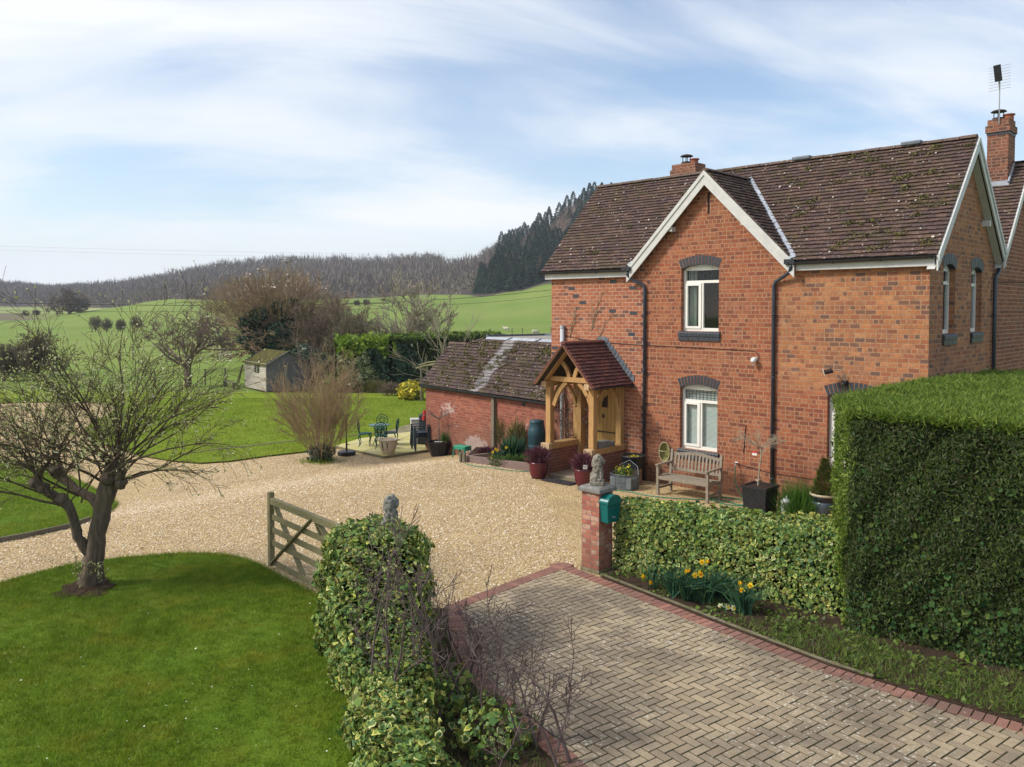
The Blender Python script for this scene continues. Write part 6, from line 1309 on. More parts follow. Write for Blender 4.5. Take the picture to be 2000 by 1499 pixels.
# cream pot on the patio
t = E('glazed_pot', 'cream glazed pot with brown drips at the patio corner', 'plant pot', G(758, 888, .06)); q = MB(); q.lathe([(.15, 0), (.19, .05), (.26, .24), (.285, .40), (.29, .44)], 28); ob('pot', q, 'creampot', t, smooth=True)
q = MB(); q.lathe([(.29, .43), (.325, .45), (.325, .49), (.275, .49), (.26, .40), (.02, .40)], 28); ob('rim', q, 'creampot', t, smooth=True); soil_disc(t, .26, .405)
q = MB()
for a in (-2.15, -1.55): q.tube([(.285 * math.cos(a), .285 * math.sin(a), .40), (.27 * math.cos(a + .06), .27 * math.sin(a + .06), .25), (.235 * math.cos(a + .12), .235 * math.sin(a + .12), .16 if a < -1.9 else .22)], [.018, .014, .006], 5)
ob('drip_glaze', q, 'rust', t)
# faceted black planter with a standard tree
t = E('black_planter', 'black faceted tub with a small bare standard tree by the outbuilding wall', 'planter', G(857, 891)); q = MB(); q.lathe([(.24, 0), (.36, .40), (.40, .41), (.41, .455), (.37, .455), (.35, .38), (.02, .38)], 8); ob('tub', q, 'black', t)
soil_disc(t, .34, .38); q = MB(); q.tube([(0, 0, .38), (.01, 0, .7), (-.005, 0, 1.02), (0, 0, 1.18)], [.022, .018, .018, .02], 7); ob('trunk', q, 'twiggrey', t)
rn = random.Random(9); sg = []; tp = []
for i in range(12): az = i * 2 * PI / 12 + rn.uniform(-.2, .2); grow(rn, (0, 0, 1.16), (math.cos(az), math.sin(az), .45), rn.uniform(.38, .6), .012, 1, sg, tp, 5, .3, (3, 5), .7, .5, .0, .3, .004, .25)
tubes_from('crown', sg, 'twiggrey', t, 4); P, Nn = blob((.18, .0, .48), .16, 160, 5, (1, 1, 1), 1); V, F = blades(P, Nn * .4 + [0, 0, 1], .2, .022, 3); npm('bulb_leaves', V, F, 'plant', t)
q = MB(); q.box(-.12, .12, -.17, -.10, .46, .475); ob('white_label', q, 'white', t)
# green step stool
t = E('step_stool', 'small green plastic step stool in front of the outbuilding wall', 'stool', L(-2.82, -.58, float(zg(*L(-2.82, -.58)[:2]))), HR + .1)
q = MB(); q.box(-.23, .23, -.14, .14, .30, .34); ob('seat', q, 'stool', t, bev=.01)
for sx in (-1, 1):
    for sy in (-1, 1): q = MB(); q.beam((sx * .23, sy * .145, 0), (sx * .20, sy * .12, .30), .06, .035); ob('leg', q, 'stool', t)
    q = MB(); q.box(sx * .215 - .012, sx * .215 + .012, -.09, .09, .22, .30); ob('apron', q, 'stool', t)
q = MB(); q.box(-.17, .17, -.14, -.12, .25, .30); ob('apron', q, 'stool', t)
# log edging, sleepers and raised bed
a = G(908, 902); b = G(1037, 921); dv = (b - a); rb = E('raised_bed', 'raised flower bed edged with brown railway sleepers against the outbuilding', 'raised bed')
q = MB(); q.beam((a.x, a.y, .06), (b.x, b.y, .10), .13, .20); ob('sleeper', q, 'sleeper', rb, bev=.01)
c2_ = L(-1.75, -.75, .02); q = MB(); q.beam((a.x, a.y, .05), (c2_.x + .1, c2_.y + .3, .03), .11, .17); ob('sleeper', q, 'sleeper', rb, bev=.01)
bp = [(a.x, a.y), (b.x, b.y), tuple(L(.75, -.12)[:2]), tuple(L(-.2, .05)[:2]), (-0.55, 22.95), (-1.02, 23.35)]
q = MB(); q.prism([(p[0], p[1]) for p in bp], 2, -.2, .10); ob('soil', q, 'soil', rb)
lg = ['thicker mossy log post at the corner of the raised bed', 'paler log post at the end of the sleeper edging']
for i, x in enumerate((900, 907)): q = MB(); p = G(x, 903 + i); q.tube([(p.x, p.y, -.05), (p.x, p.y, .24)], .045, 9); tag(ob('log_post', q, 'post'), lg[i], 'log', 'log posts at the raised bed corner')
def plantc(name, label, c, R, n, mat, sd, ln=.25, wd=.03, sq=(1, 1, 1), up=1.0, cat='plant', parent=None):
    P, Nn = blob(c, R, n, sd, sq, .9); V, F = blades(P, Nn * .5 + [0, 0, up], ln, wd, sd, .4); o = npm(name, V, F, mat, parent)
    return o if parent else tag(o, label, cat)
def gz3(x, y, dz): p = G(x, y); return (p.x, p.y, dz)
plantc('upright_shrub', 'olive upright stemmed shrub in the raised bed beside the timber post', gz3(985, 885, .48), .32, 900, 'olive', 111, .3, .022, (.7, .7, 1.3))
plantc('upright_shrub', 'taller olive shrub between the raised bed and the water butt', gz3(1018, 893, .45), .40, 1300, 'olive', 112, .3, .024, (1.0, .8, 1.2))
plantc('leafy_plant', 'dark green broad leaved plant in the middle of the raised bed', gz3(1000, 902, .25), .28, 500, 'strap', 113, .28, .05, (1.1, .9, .7), .6)
plantc('ground_cover', 'low pale leaved ground cover along the front of the raised bed', gz3(1005, 912, .14), .55, 1400, 'plant', 114, .09, .03, (1.3, .35, .25), .5)
plantc('ground_cover', 'low purple leaved plant at the left end of the raised bed', gz3(952, 893, .14), .25, 500, 'heather', 115, .10, .025, (1.2, .6, .4), .5)
def daffs(name, label, base, nl, fl, sd, hgt=.36, spread=.16, white=False):
    t = E(name, label, 'daffodils', base); r = np.random.default_rng(sd); P = np.stack([r.normal(0, .05, nl), r.normal(0, .05, nl), np.zeros(nl)], 1); D = r.normal(0, .33, (nl, 3)); D[:, 2] = 1; D = unit(D); l_ = hgt * r.uniform(.7, 1.15, nl)
    s_ = unit(np.cross(D, r.normal(0, 1, (nl, 3)))) * .008; M1 = P + D * (l_ * .6)[:, None]; T = M1 + (D + np.stack([D[:, 0] * 1.6, D[:, 1] * 1.6, -D[:, 2] * .35], 1)) * (l_ * .4)[:, None]
    V = np.stack([P - s_, P + s_, M1 + s_, T, M1 - s_], 1).reshape(-1, 3); npm('leaves', V, np.arange(nl * 5).reshape(nl, 5), 'strap', t)
    if fl:
        st = MB(); pe = MB(); tr_ = MB(); rn = random.Random(sd)
        for (fx, fy, fz) in fl:
            st.tube([(fx * .3, fy * .3, 0), (fx * .8, fy * .8, fz * .7), (fx, fy, fz)], .004, 4); az = rn.uniform(-2.4, -.7); f = Vector((math.cos(az), math.sin(az), .15)).normalized(); u_ = f.cross(Vector((0, 0, 1))).normalized(); v_ = u_.cross(f); c = Vector((fx, fy, fz))
            for j in range(6):
                th = j * PI / 3 + rn.uniform(-.1, .1); d = u_ * math.cos(th) + v_ * math.sin(th); s2_ = f.cross(d); R = .040; pe.add([c + s2_ * .004, c + d * R * .55 + s2_ * .018 + f * .008, c + d * R * 1.1 + f * .003, c + d * R * .55 - s2_ * .018 + f * .008], [(0, 1, 2, 3)])
            ring = [(u_ * math.cos(th) + v_ * math.sin(th)) for th in np.linspace(0, 2 * PI, 9)[:-1]]; n = len(tr_.v); tr_.v += [tuple(c + f * .004 + d * .010) for d in ring] + [tuple(c + f * .034 + d * .019) for d in ring]; tr_.f += [(n + i, n + (i + 1) % 8, n + 8 + (i + 1) % 8, n + 8 + i) for i in range(8)]
        ob('stems', st, 'strap', t); ob('petals', pe, 'petalwhite' if white else 'daff', t); ob('trumpets', tr_, 'daff' if white else 'trumpet', t)
    return t
def fl_at(base, pts, back=.0):    # flower heads given as picture points, put just around the clump
    out = []
    for x, y in pts: p = at_depth(x, y, base.y - .02 + back); out.append((p.x - base.x, p.y - base.y, p.z - base.z))
    return out
dd = [((1318, 1163), [(1323, 1130), (1345, 1116), (1371, 1098)], 'daffodil clump with two open heads at the left of the verge'), ((1345, 1172), [(1345, 1143)], 'daffodil clump with one low drooping head'), ((1375, 1176), [(1357, 1124), (1366, 1119), (1369, 1123), (1339, 1116), (1380, 1097)], 'daffodil clump bearing the cluster of several heads together'),
      ((1400, 1170), [], 'flowerless daffodil leaves between the two flowering groups'), ((1452, 1198), [(1444, 1139), (1466, 1144), (1449, 1153)], 'right hand daffodil clump with three open heads'), ((1283, 1150), [(1255, 1126), (1284, 1116), (1270, 1138)], 'small sprawling daffodil clump nearest the gate pier')]
for i, ((x, y), pts, lab) in enumerate(dd): b0 = G(x, y, .05); daffs('daffodil_clump', lab, b0, 110 if i != 5 else 26, fl_at(b0, pts), 120 + i, .46)['group'] = 'daffodil clumps in the verge by the ivy hedge'
b0 = G(1415, 1193, .05); daffs('narcissus_clump', 'three small white narcissi lying low beside the daffodils', b0, 14, [(x, y, .06) for x, y in ((-.05, 0), (.03, -.03), (.10, -.06))], 131, .14, white=True)
b0 = G(970, 900, .1); daffs('daffodil_clump', 'yellow daffodils flowering in the raised bed by the outbuilding', b0, 60, [(-.10, 0, .22), (-.03, -.03, .30), (.02, 0, .27), (.25, 0, .34), (-.12, -.02, .10)], 132, .32)
# water butt
t = E('water_butt', 'dark blue green ribbed plastic water butt beside the porch', 'water butt', L(-.20, -.34, 0), HR); q = MB(); q.lathe([(r_ * .76, z_) for r_, z_ in ((.20, .28), (.255, .30), (.28, .45), (.30, .48), (.30, .51), (.275, .54), (.30, .57), (.295, .80), (.31, .83), (.285, .86), (.30, .89), (.28, .92), (.26, 1.02), (.245, 1.10), (.255, 1.12), (.24, 1.16), (.02, 1.18))], 28); ob('barrel', q, 'butt', t, smooth=True)
q = MB(); q.lathe([(.20, 0), (.19, .05), (.16, .27), (.17, .29)], 16); ob('stand', q, 'black', t)
# climber beside the butt
rn = random.Random(31); sg = []; tp = []
for i in range(9): b0 = L(.62 + rn.gauss(0, .10), -.05, .1); grow(rn, b0, (rn.gauss(0, .12), rn.gauss(0, .1) - .06, 1), rn.uniform(1.3, 1.9), .009, 2, sg, tp, 7, .2, (5, 8), .8, .3, .12, .3, .003)
t = E('bare_climber', 'bare reddish climber between the water butt and the porch', 'climbing plant'); tubes_from('stems', sg, 'twiggrey', t); TP = np.array([tuple(p) for p, d in tp]); V, F = cards(TP, np.random.default_rng(1).normal(0, 1, TP.shape), .045, .7, 'quad', .6, seed=2); npm('buds', V, F, 'heather', t)
sg = []; tp = []; cl = [((.62, 3.3), (.95, 4.2)), ((.66, 3.4), (.80, 4.0)), ((1.3, 3.55), (1.75, 4.55)), ((1.35, 3.5), (1.45, 4.0)), ((1.5, 3.3), (1.95, 3.9))]
for (a_, b_) in cl:
    pth = [L(a_[0] + (b_[0] - a_[0]) * f + rn.gauss(0, .03), -.015, a_[1] + (b_[1] - a_[1]) * f) for f in np.linspace(0, 1, 6)]; bough(rn, pth, .009, .003, sg)
    for p in pth[1:]:
        for k in range(3): bough(rn, [p, p + Vector((E_[0], E_[1], 0)) * rn.gauss(0, .14) + Vector((0, 0, rn.uniform(.02, .2)))], .004, .002, sg)
t = E('bare_climber', 'dead creeper stems clinging to the brickwork above the porch', 'climbing plant'); tubes_from('stems', sg, 'twigpale', t)
# bird bath dish on a spike
p = G(938, 876); t = E('bird_bath', 'small bird bath dish on a thin spike by the outbuilding wall', 'bird bath', (p.x, p.y, p.z)); q = MB(); q.tube([(0, 0, 0), (0, 0, .80)], .010, 6); ob('spike', q, 'rust', t); q = MB(); q.lathe([(.03, .79), (.12, .82), (.17, .87), (.155, .87), (.02, .84)], 18); ob('dish', q, 'stone', t, smooth=True)
# tub on a log, wire basket planter
p = L(2.98, -.50, 0); t = E('log_stump', 'sawn tree stump under the round black tub beside the porch', 'log', p, HR); q = MB(); q.lathe([(.22, 0), (.20, .15), (.205, .36), (.02, .365)], 14, wob=.05); ob('stump', q, 'log', t)
t = E('black_tub', 'round black tub of dead leaves raised on a tree stump', 'planter', (p.x, p.y, .37), HR); q = MB(); q.lathe([(.20, 0), (.25, .04), (.275, .26), (.29, .27), (.29, .30), (.255, .30), (.25, .24), (.02, .24)], 26); ob('tub', q, 'black', t, smooth=True); P, Nn = blob((0, 0, .25), .2, 260, 6, (1, 1, .12), .9); V, F = cards(P, Nn, .04, 1, 'ivy', .8, seed=3); npm('dead_leaves', V, F, 'yellow', t); soil_disc(t, .24, .245)
t = E('wire_planter', 'grey mesh lined basket planter with small yellow flowers at the foot of the drainpipe', 'planter', L(3.12, -1.02, 0), HR + .15); q = MB(); q.prism([(-.26, -.2), (.26, -.2), (.30, 0), (.26, .2), (-.26, .2), (-.30, 0)], 2, .03, .27); ob('liner', q, 'wire', t)
q = MB()
for i in range(30):
    a_ = 2 * PI * i / 30; c, s = math.cos(a_), math.sin(a_); r = 1 / max(abs(c) / .31, abs(s) / .22, (abs(c) * .5 + abs(s)) / .27); top = .34 if s < .3 else .34 + .30 * max(0, s - .3); q.tube([(c * r, s * r, 0), (c * r * 1.03, s * r * 1.03, top)], .006, 4)
for z in (.03, .18, .33): q.tube([((1 / max(abs(math.cos(a_)) / .315, abs(math.sin(a_)) / .225, (abs(math.cos(a_)) * .5 + abs(math.sin(a_))) / .275)) * math.cos(a_), (1 / max(abs(math.cos(a_)) / .315, abs(math.sin(a_)) / .225, (abs(math.cos(a_)) * .5 + abs(math.sin(a_))) / .275)) * math.sin(a_), z) for a_ in np.linspace(0, 2 * PI, 31)], .006, 4)
q.tube([(-.30, .1, .33), (-.22, .21, .48), (0, .25, .60), (.22, .21, .48), (.30, .1, .33)], .009, 5)
ob('wire_cage', q, 'wire', t); P, Nn = blob((0, 0, .36), .24, 900, 8, (1, .8, .65), .6); V, F = cards(P, Nn, .04, .6, 'quad', .7, seed=4); npm('foliage', V, F, 'plant', t); V, F = cards(P[::7] + [0, 0, .03], Nn[::7], .03, 1, 'ivy', .5, seed=5); npm('flowers', V, F, 'pansy', t)
# block on the porch sill
t = E('concrete_block', 'grey hollow concrete block resting on the right porch sill', 'block', L(2.29, -.62, .803), HR); q = MB(); q.box(-.10, .10, -.36, .02, 0, .15); ob('block', q, 'capstone', t, bev=.006); q = MB(); q.box(-.08, .08, .03, .22, .0, .11); ob('block_end', q, 'capstone', t, bev=.006)
# bench
bn = E('garden_bench', 'weathered grey teak garden bench under the ground floor window', 'bench', L(4.62, -.74, 0), HR + .02)
Wb = .60
q = MB()
for i in range(6): y = -.24 + i * .085; q.box(-Wb, Wb, y - .036, y + .036, .415 - .012 * abs(i - 2), .437 - .012 * abs(i - 2))
ob('seat', q, 'teak', bn)
for sx in (-1, 1):
    x = sx * (Wb + .005)
    q = MB(); q.box(x - .028, x + .028, -.30, -.245, 0, .64); ob('leg', q, 'teak', bn); q = MB(); q.beam((x, .24, 0), (x, .24, .42), .055, .055, (0, 1, 0)); q.beam((x, .24, .42), (x, .31, .93), .055, .05, (0, 1, 0)); ob('leg', q, 'teak', bn)
    q = MB(); q.beam((x, -.34, .655), (x, .26, .665), .065, .03); ob('armrest', q, 'teak', bn); q = MB(); q.beam((x, -.27, .15), (x, .24, .15), .03, .045); ob('stretcher', q, 'teak', bn); q = MB(); q.beam((x, -.27, .37), (x, .24, .37), .03, .06); ob('side_rail', q, 'teak', bn)
q = MB(); q.box(-Wb, Wb, -.295, -.27, .345, .41); ob('front_rail', q, 'teak', bn)
q = MB(); n = 10; pr = []
for i in range(n + 1): x = -Wb + 2 * Wb * i / n; pr.append((x, .86 + .055 * math.cos(x / Wb * PI / 2) ** 2))
q.add([(x, .30, z) for x, z in pr] + [(x, .30, z - .065 if abs(x) < Wb else z - .065) for x, z in pr] + [(x, .325, z) for x, z in pr] + [(x, .325, z - .065) for x, z in pr], [(i, i + 1, n + 2 + i, n + 1 + i) for i in range(n)] + [(2 * n + 2 + i, 3 * n + 3 + i, 3 * n + 4 + i, 2 * n + 3 + i) for i in range(n)] + [(i, 2 * n + 2 + i, 2 * n + 3 + i, i + 1) for i in range(n)])
bk = ob('backrest', q, 'teak', bn)
q = MB()
for i in range(13): x = -Wb + .085 + i * (2 * Wb - .17) / 12; q.beam((x, .258, .53), (x, .308, .82 + .05 * math.cos(x / Wb * PI / 2) ** 2), .042, .014, (0, 1, 0))
q.beam((-Wb, .256, .51), (Wb, .256, .51), .025, .055); ob('back_slats', q, 'teak', bk)
# trug hanging on the wall
t = E('trug_basket', 'wooden trug basket hung on the wall above the bench arm', 'basket', L(3.56, -.10, .76), HR + .35); t.scale = (.78, .8, .84); q = MB()
prf = [(r, .10 * (1 - (r / 1.0) ** 2)) for r in np.linspace(1.0, .02, 7)]
vs = []; n = 18
for r, dd_ in prf:
    for j in range(n): a_ = 2 * PI * j / n; vs.append((.15 * r * math.cos(a_), .06 - dd_ * -.0 + dd_ * .9 - .06, .26 * r * math.sin(a_)))
q.add(vs, [(i * n + j, i * n + (j + 1) % n, (i + 1) * n + (j + 1) % n, (i + 1) * n + j) for i in range(6) for j in range(n)]); ob('body', q, 'trug', t, smooth=True)
q = MB(); q.tube([(.155 * math.cos(a_), -.005, .265 * math.sin(a_)) for a_ in np.linspace(0, 2 * PI, 25)], .015, 6); q.tube([(.15 * math.cos(a_), -.02 - .07 * math.sin(a_) - .0, .03) for a_ in np.linspace(0, PI, 9)], .012, 6); ob('rim_and_handle', q, 'trugrim', t)
# tap, hose
t = E('garden_tap', 'outdoor tap on the brick wall right of the bench with a hose attached', 'tap', L(5.36, -.0, .72), HR); q = MB(); q.tube([(0, 0, 0), (0, -.09, 0), (0, -.10, -.05)], .014, 7); q.tube([(-.035, -.05, .03), (.035, -.05, .03)], .008, 5); q.tube([(0, -.05, 0), (0, -.05, .03)], .008, 5); ob('tap_body', q, 'metal', t)
def hz(s, tt, z=.018): return tuple(L(s, tt, z))
q = MB(); pth = [hz(5.36, -.10, .66), hz(5.37, -.12, .40), hz(5.45, -.14, .2), hz(5.6, -.2, .05), hz(5.75, -.35), hz(5.95, -.62), hz(5.7, -.85), hz(5.3, -.78), hz(5.05, -.55), hz(5.3, -.3), hz(5.8, -.3), hz(6.05, -.55, .03), hz(5.8, -.75, .03), hz(5.35, -.6), hz(4.9, -.9), hz(4.4, -1.2), hz(3.9, -1.32), hz(3.45, -1.30), hz(3.1, -1.42)]
def spline(P, k=5):
    P = [Vector(p) for p in P]; o = []
    for i in range(len(P) - 1):
        p0 = P[max(i - 1, 0)]; p1 = P[i]; p2 = P[i + 1]; p3 = P[min(i + 2, len(P) - 1)]
        for t in np.linspace(0, 1, k, endpoint=False): o.append(.5 * ((2 * p1) + (p2 - p0) * t + (2 * p0 - 5 * p1 + 4 * p2 - p3) * t * t + (3 * p1 - p0 - 3 * p2 + p3) * t ** 3))
    return o + [P[-1]]
q.tube(spline(pth), .010, 6); tag(ob('garden_hose', q, 'hose'), 'green garden hose running from the wall tap and coiled on the gravel', 'hose')
q = MB(); q.tube(spline([tuple(G(x, y, .015)) for x, y in ((1036, 922), (1015, 921), (985, 918), (958, 914), (930, 911), (908, 906))]), .010, 5); tag(ob('garden_hose', q, 'hose'), 'thin green hose lying on the gravel along the sleeper edging', 'hose')
q = MB(); q.box(-.04, .04, -.07, 0, -.03, .03); q.tube([(0, -.06, -.01), (.0, -.09, -.08)], .022, 8); tag(ob('wall_outlet', q, 'creampot', loc=L(5.86, 0, .42), rz=HR), 'small pale outlet pipe low on the wall behind the lattice planter', 'outlet')
q = MB(); q.tube([(-.0, -.012, 0), (.02, -.012, .3), (.05, -.012, .62)], .008, 5); tag(ob('wall_cable', q, 'cable', loc=L(5.5, 0, .95), rz=HR), 'short black cable hanging down the wall right of the bench', 'cable')
# lattice planter with a weeping standard
t = E('lattice_planter', 'square black lattice planter holding a small bare weeping standard', 'planter', L(6.30, -.80, 0), HR); q = MB(); w_ = .26
q.prism([(-w_, -w_), (w_, -w_), (w_, w_), (-w_, w_)], 2, 0, .50); 
for i in (0, 1, 2, 3): x, y, z = q.v[i]; q.v[i] = (x * .88, y * .88, z)
ob('box', q, 'black', t); q = MB()
for s_ in ((0, -1), (1, 0), (-1, 0)):
    for i in range(-4, 5):
        for sg_ in (-1, 1):
            x0 = i * .13; x1 = x0 + sg_ * .42; z0, z1 = .04, .46
            def cl_(x, z): return max(-w_ + .02, min(w_ - .02, x)), z
            t0 = 0; t1 = 1
            lo_, hi_ = -w_ * .9, w_ * .9
            if x1 != x0:
                a1_, a2_ = (lo_ - x0) / (x1 - x0), (hi_ - x0) / (x1 - x0); t0 = max(t0, min(a1_, a2_)); t1 = min(t1, max(a1_, a2_))
            if t1 <= t0: continue
            A_ = (x0 + (x1 - x0) * t0, z0 + (z1 - z0) * t0); B_ = (x0 + (x1 - x0) * t1, z0 + (z1 - z0) * t1); out_ = lambda z: w_ * (.88 + .12 * z / .5) + .004
            f = (lambda p: (p[0], -out_(p[1]), p[1])) if s_ == (0, -1) else ((lambda p: (out_(p[1]), p[0], p[1])) if s_ == (1, 0) else (lambda p: (-out_(p[1]), p[0], p[1])))
            q.beam(f(A_), f(B_), .008, .008)
ob('lattice', q, 'gutter', t); q = MB(); q.box(-w_ - .02, w_ + .02, -w_ - .02, -w_ + .03, .47, .52); q.box(-w_ - .02, w_ + .02, w_ - .03, w_ + .02, .47, .52); q.box(-w_ - .02, -w_ + .03, -w_ + .03, w_ - .03, .47, .52); q.box(w_ - .03, w_ + .02, -w_ + .03, w_ - .03, .47, .52); ob('rim', q, 'black', t)
q = MB(); q.tube([(-.05, 0, .40), (-.02, 0, .8), (.02, 0, 1.15), (.01, 0, 1.28)], [.016, .014, .014, .018], 7); ob('trunk', q, 'twigpale', t); rn = random.Random(14); sg = []; tp = []
for i in range(16): az = i * 2 * PI / 16; grow(rn, (.01, 0, 1.26), (math.cos(az), math.sin(az), .55), rn.uniform(.3, .55), .007, 2, sg, tp, 4, .2, (3, 5), .6, .5, .0, .3, .0022, .15)
tubes_from('crown', sg, 'twigpale', t, 4); q = MB(); q.box(-.16, -.06, -.03, -.025, 1.10, 1.19); ob('plant_label', q, 'white', t); q = MB(); q.box(-.16, -.06, -.0325, -.0305, 1.15, 1.19); ob('plant_label', q, 'red', t)
t = E('enamel_pot', 'pale grey lidded enamel pot standing beside the lattice planter', 'pot', L(6.86, -.80, 0), HR); q = MB(); q.lathe([(.10, 0), (.105, .02), (.105, .27), (.11, .275)], 20); ob('body', q, 'enamel', t, smooth=True); q = MB(); q.lathe([(.11, .275), (.112, .285), (.06, .33), (.022, .34), (.022, .37), (.01, .39)], 20); ob('lid', q, 'enamel', t, smooth=True)
bl_ = L(7.05, -.62, 0); r = np.random.default_rng(5); n = 1500; P = np.stack([bl_.x + r.normal(0, .16, n), bl_.y + r.normal(0, .16, n), np.zeros(n)], 1); D = r.normal(0, .38, (n, 3)); D[:, 2] = 1; V, F = blades(P, D, .58, .018, 5, .25); tag(npm('grass_tuft', V, F, 'grasstuft'), 'tall bright green grassy tuft against the front wall', 'plant')
t = E('glazed_pot', 'blue glazed pot with cream rim holding a small cone shaped conifer', 'plant pot', L(7.52, -.58, 0)); q = MB(); q.lathe([(.12, 0), (.14, .03), (.20, .26), (.225, .36)], 26); ob('pot', q, 'bluepot', t, smooth=True); q = MB(); q.lathe([(.225, .36), (.24, .44), (.245, .46)], 26); ob('glaze_band', q, 'navy', t, smooth=True); q = MB(); q.lathe([(.245, .46), (.27, .475), (.27, .51), (.23, .51), (.22, .45), (.02, .45)], 26); ob('rim', q, 'creampot', t, smooth=True)
r = np.random.default_rng(8); n = 3400; h = r.random(n) ** 1.3; az = r.uniform(0, 2 * PI, n); rr = (.22 * (1 - h) ** .8 * (1 + .12 * np.sin(h * 22)) + .01) * r.uniform(.7, 1.05, n); P = np.stack([np.cos(az) * rr, np.sin(az) * rr, .48 + h * .68], 1); D = np.stack([np.cos(az), np.sin(az), np.full(n, 1.1)], 1); V, F = blades(P, D, .06, .018, 9, .3); npm('dwarf_conifer', V, F, 'conifer', t)
# wall lights
t = E('wall_light', 'round white security light on the brick wall right of the upper window', 'light', L(5.76, -.0, 2.98), HR); q = MB(); ell(q, (0, -.10, -.02), (.062, .07, .062), 12, 0, .5); ob('lamp_head', q, 'white', t, smooth=True); q = MB(); q.tube([(0, 0, .0), (0, -.06, .0)], .045, 12); ob('base', q, 'white', t); q = MB(); q.lathe([(.04, -.11), (.02, -.14), (.01, -.15)], 10, (0, -.09, 0)); ob('sensor', q, 'greybox', t)
t = E('floodlight', 'black floodlight on a bent arm above the ground floor window behind the hedge', 'light', L(7.66, 0, 2.60), HR); q = MB(); q.box(-.045, .045, -.10, -.0, -.06, .05); ob('junction_box', q, 'black', t, bev=.01); q = MB(); q.tube([(0, -.06, .05), (.0, -.08, .18), (-.04, -.12, .24), (-.16, -.20, .25)], .010, 6); ob('arm', q, 'metal', t)
q = MB(); q.beam((-.17, -.22, .24), (-.30, -.30, .20), .16, .05, (-.3, -.4, .8)); ob('lamp_housing', q, 'black', t, bev=.008); q = MB(); q.beam((-.305, -.303, .199), (-.312, -.307, .197), .14, .13, (-.3, -.4, .8)); ob('lens', q, 'greybox', t); q = MB(); ell(q, (0, -.12, -.02), (.04, .04, .035), 10); ob('sensor', q, 'black', t)
# aerial on the chimney
ap = L(8.80, 5.66, 8.3); t = E('tv_aerial', 'slim television aerial with many rods on a mast at the tall chimney', 'aerial', ap, HR + .2); q = MB(); q.tube([(0, 0, 0), (0, 0, 1.18)], .012, 6); ob('mast', q, 'metal', t)
q = MB(); q.beam((0, .0, .78), (-.05, -.10, 1.30), .022, .022, (0, 1, 0)); ob('boom', q, 'metal', t)
q = MB()
for i in range(9): f = i / 8; z = .80 + .50 * f; y = -.005 - .10 * f; q.tube([(-.22, y, z - .015), (.22, y, z + .03)], .0035, 4)
ob('rods', q, 'metal', t); q = MB(); q.beam((-.02, -.06, .98), (-.06, -.13, 1.34), .15, .07, (0, 1, 0)); ob('reflector', q, 'black', t)
# ---- patio furniture
pz = lambda x, y: G(x, y, .09)
tb = E('bistro_table', 'round green cast iron bistro table on the yellowish patio', 'table', pz(741, 869)); q = MB(); q.lathe([(.33, .64), (.345, .65), (.345, .67), (.33, .675), (.02, .675)], 28); ob('table_top', q, 'tabletop', tb)
for i in range(4): a_ = i * PI / 2 + .6; c, s = math.cos(a_), math.sin(a_); q = MB(); q.tube(spline([(c * .22, s * .22, .64), (c * .12, s * .12, .5), (c * .07, s * .07, .34), (c * .16, s * .16, .15), (c * .25, s * .25, .0)], 3), .014, 6); ob('leg', q, 'green_iron', tb)
q = MB(); q.tube([(.17 * math.cos(a_), .17 * math.sin(a_), .2) for a_ in np.linspace(0, 2 * PI, 17)], .008, 4); ob('leg_ring', q, 'green_iron', tb)
def iron_chair(loc, rz, label):
    t = E('iron_chair', label, 'chair', loc, rz, 'green cast iron chairs round the bistro table')     # faces +x
    q = MB(); q.lathe([(.20, .40), (.215, .415), (.20, .43), (.02, .42)], 20, sx=1.0, sy=1.0); ob('seat', q, 'green_iron', t)
    for (x, y) in ((.15, .14), (.15, -.14), (-.15, .14), (-.15, -.14)): q = MB(); q.tube(spline([(x * .9, y * .9, .41), (x * 1.25, y * 1.2, .30), (x * 1.0, y, .12), (x * 1.25, y * 1.2, .0)], 3), [.022, .022, .02, .018, .016, .014, .013, .013, .014, .016], 6); ob('leg', q, 'green_iron', t)
    q = MB(); B = lambda y, z: (-.19 - .10 * (z - .42) - .0, y, z)
    oc_ = [(.20 * math.sin(a_), .68 - .20 * math.cos(a_)) for a_ in np.linspace(.35, 2 * PI - .35, 19)]
    q.tube([B(.10, .42)] + [B(y, z) for y, z in oc_] + [B(-.10, .42)], .012, 5)
    q.tube([B(.10 * math.cos(a_), .70 + .10 * math.sin(a_)) for a_ in np.linspace(0, 2 * PI, 15)], .008, 4)
    for a_ in np.linspace(0, 2 * PI, 13)[:-1]: q.tube([B(.04 * math.cos(a_), .69 + .04 * math.sin(a_)), B(.11 * math.cos(a_ + .35), .69 + .11 * math.sin(a_ + .35)), B(.19 * math.cos(a_), .68 + .19 * math.sin(a_))], .008, 4)
    q.tube([B(0, .42), B(0, .60)], .010, 4); q.tube([B(.06, .42), B(.04, .55), B(.10, .60)], .007, 4); q.tube([B(-.06, .42), B(-.04, .55), B(-.10, .60)], .007, 4)
    ob('backrest', q, 'green_iron', t); return t
tc_ = pz(741, 869)
for (x, y, rz, lab) in ((713, 871, .05, 'green iron chair on the left of the bistro table, back to the umbrella base'), (764, 869, PI - .1, 'green iron chair on the right of the bistro table, nearest the grey box'), (744, 861, -PI / 2 - .05, 'green iron chair on the far lawn side of the bistro table'), (744, 876, PI / 2 + .12, 'green iron chair nearest the gravel with its round back to the view')):
    iron_chair(pz(x, y), rz, lab)
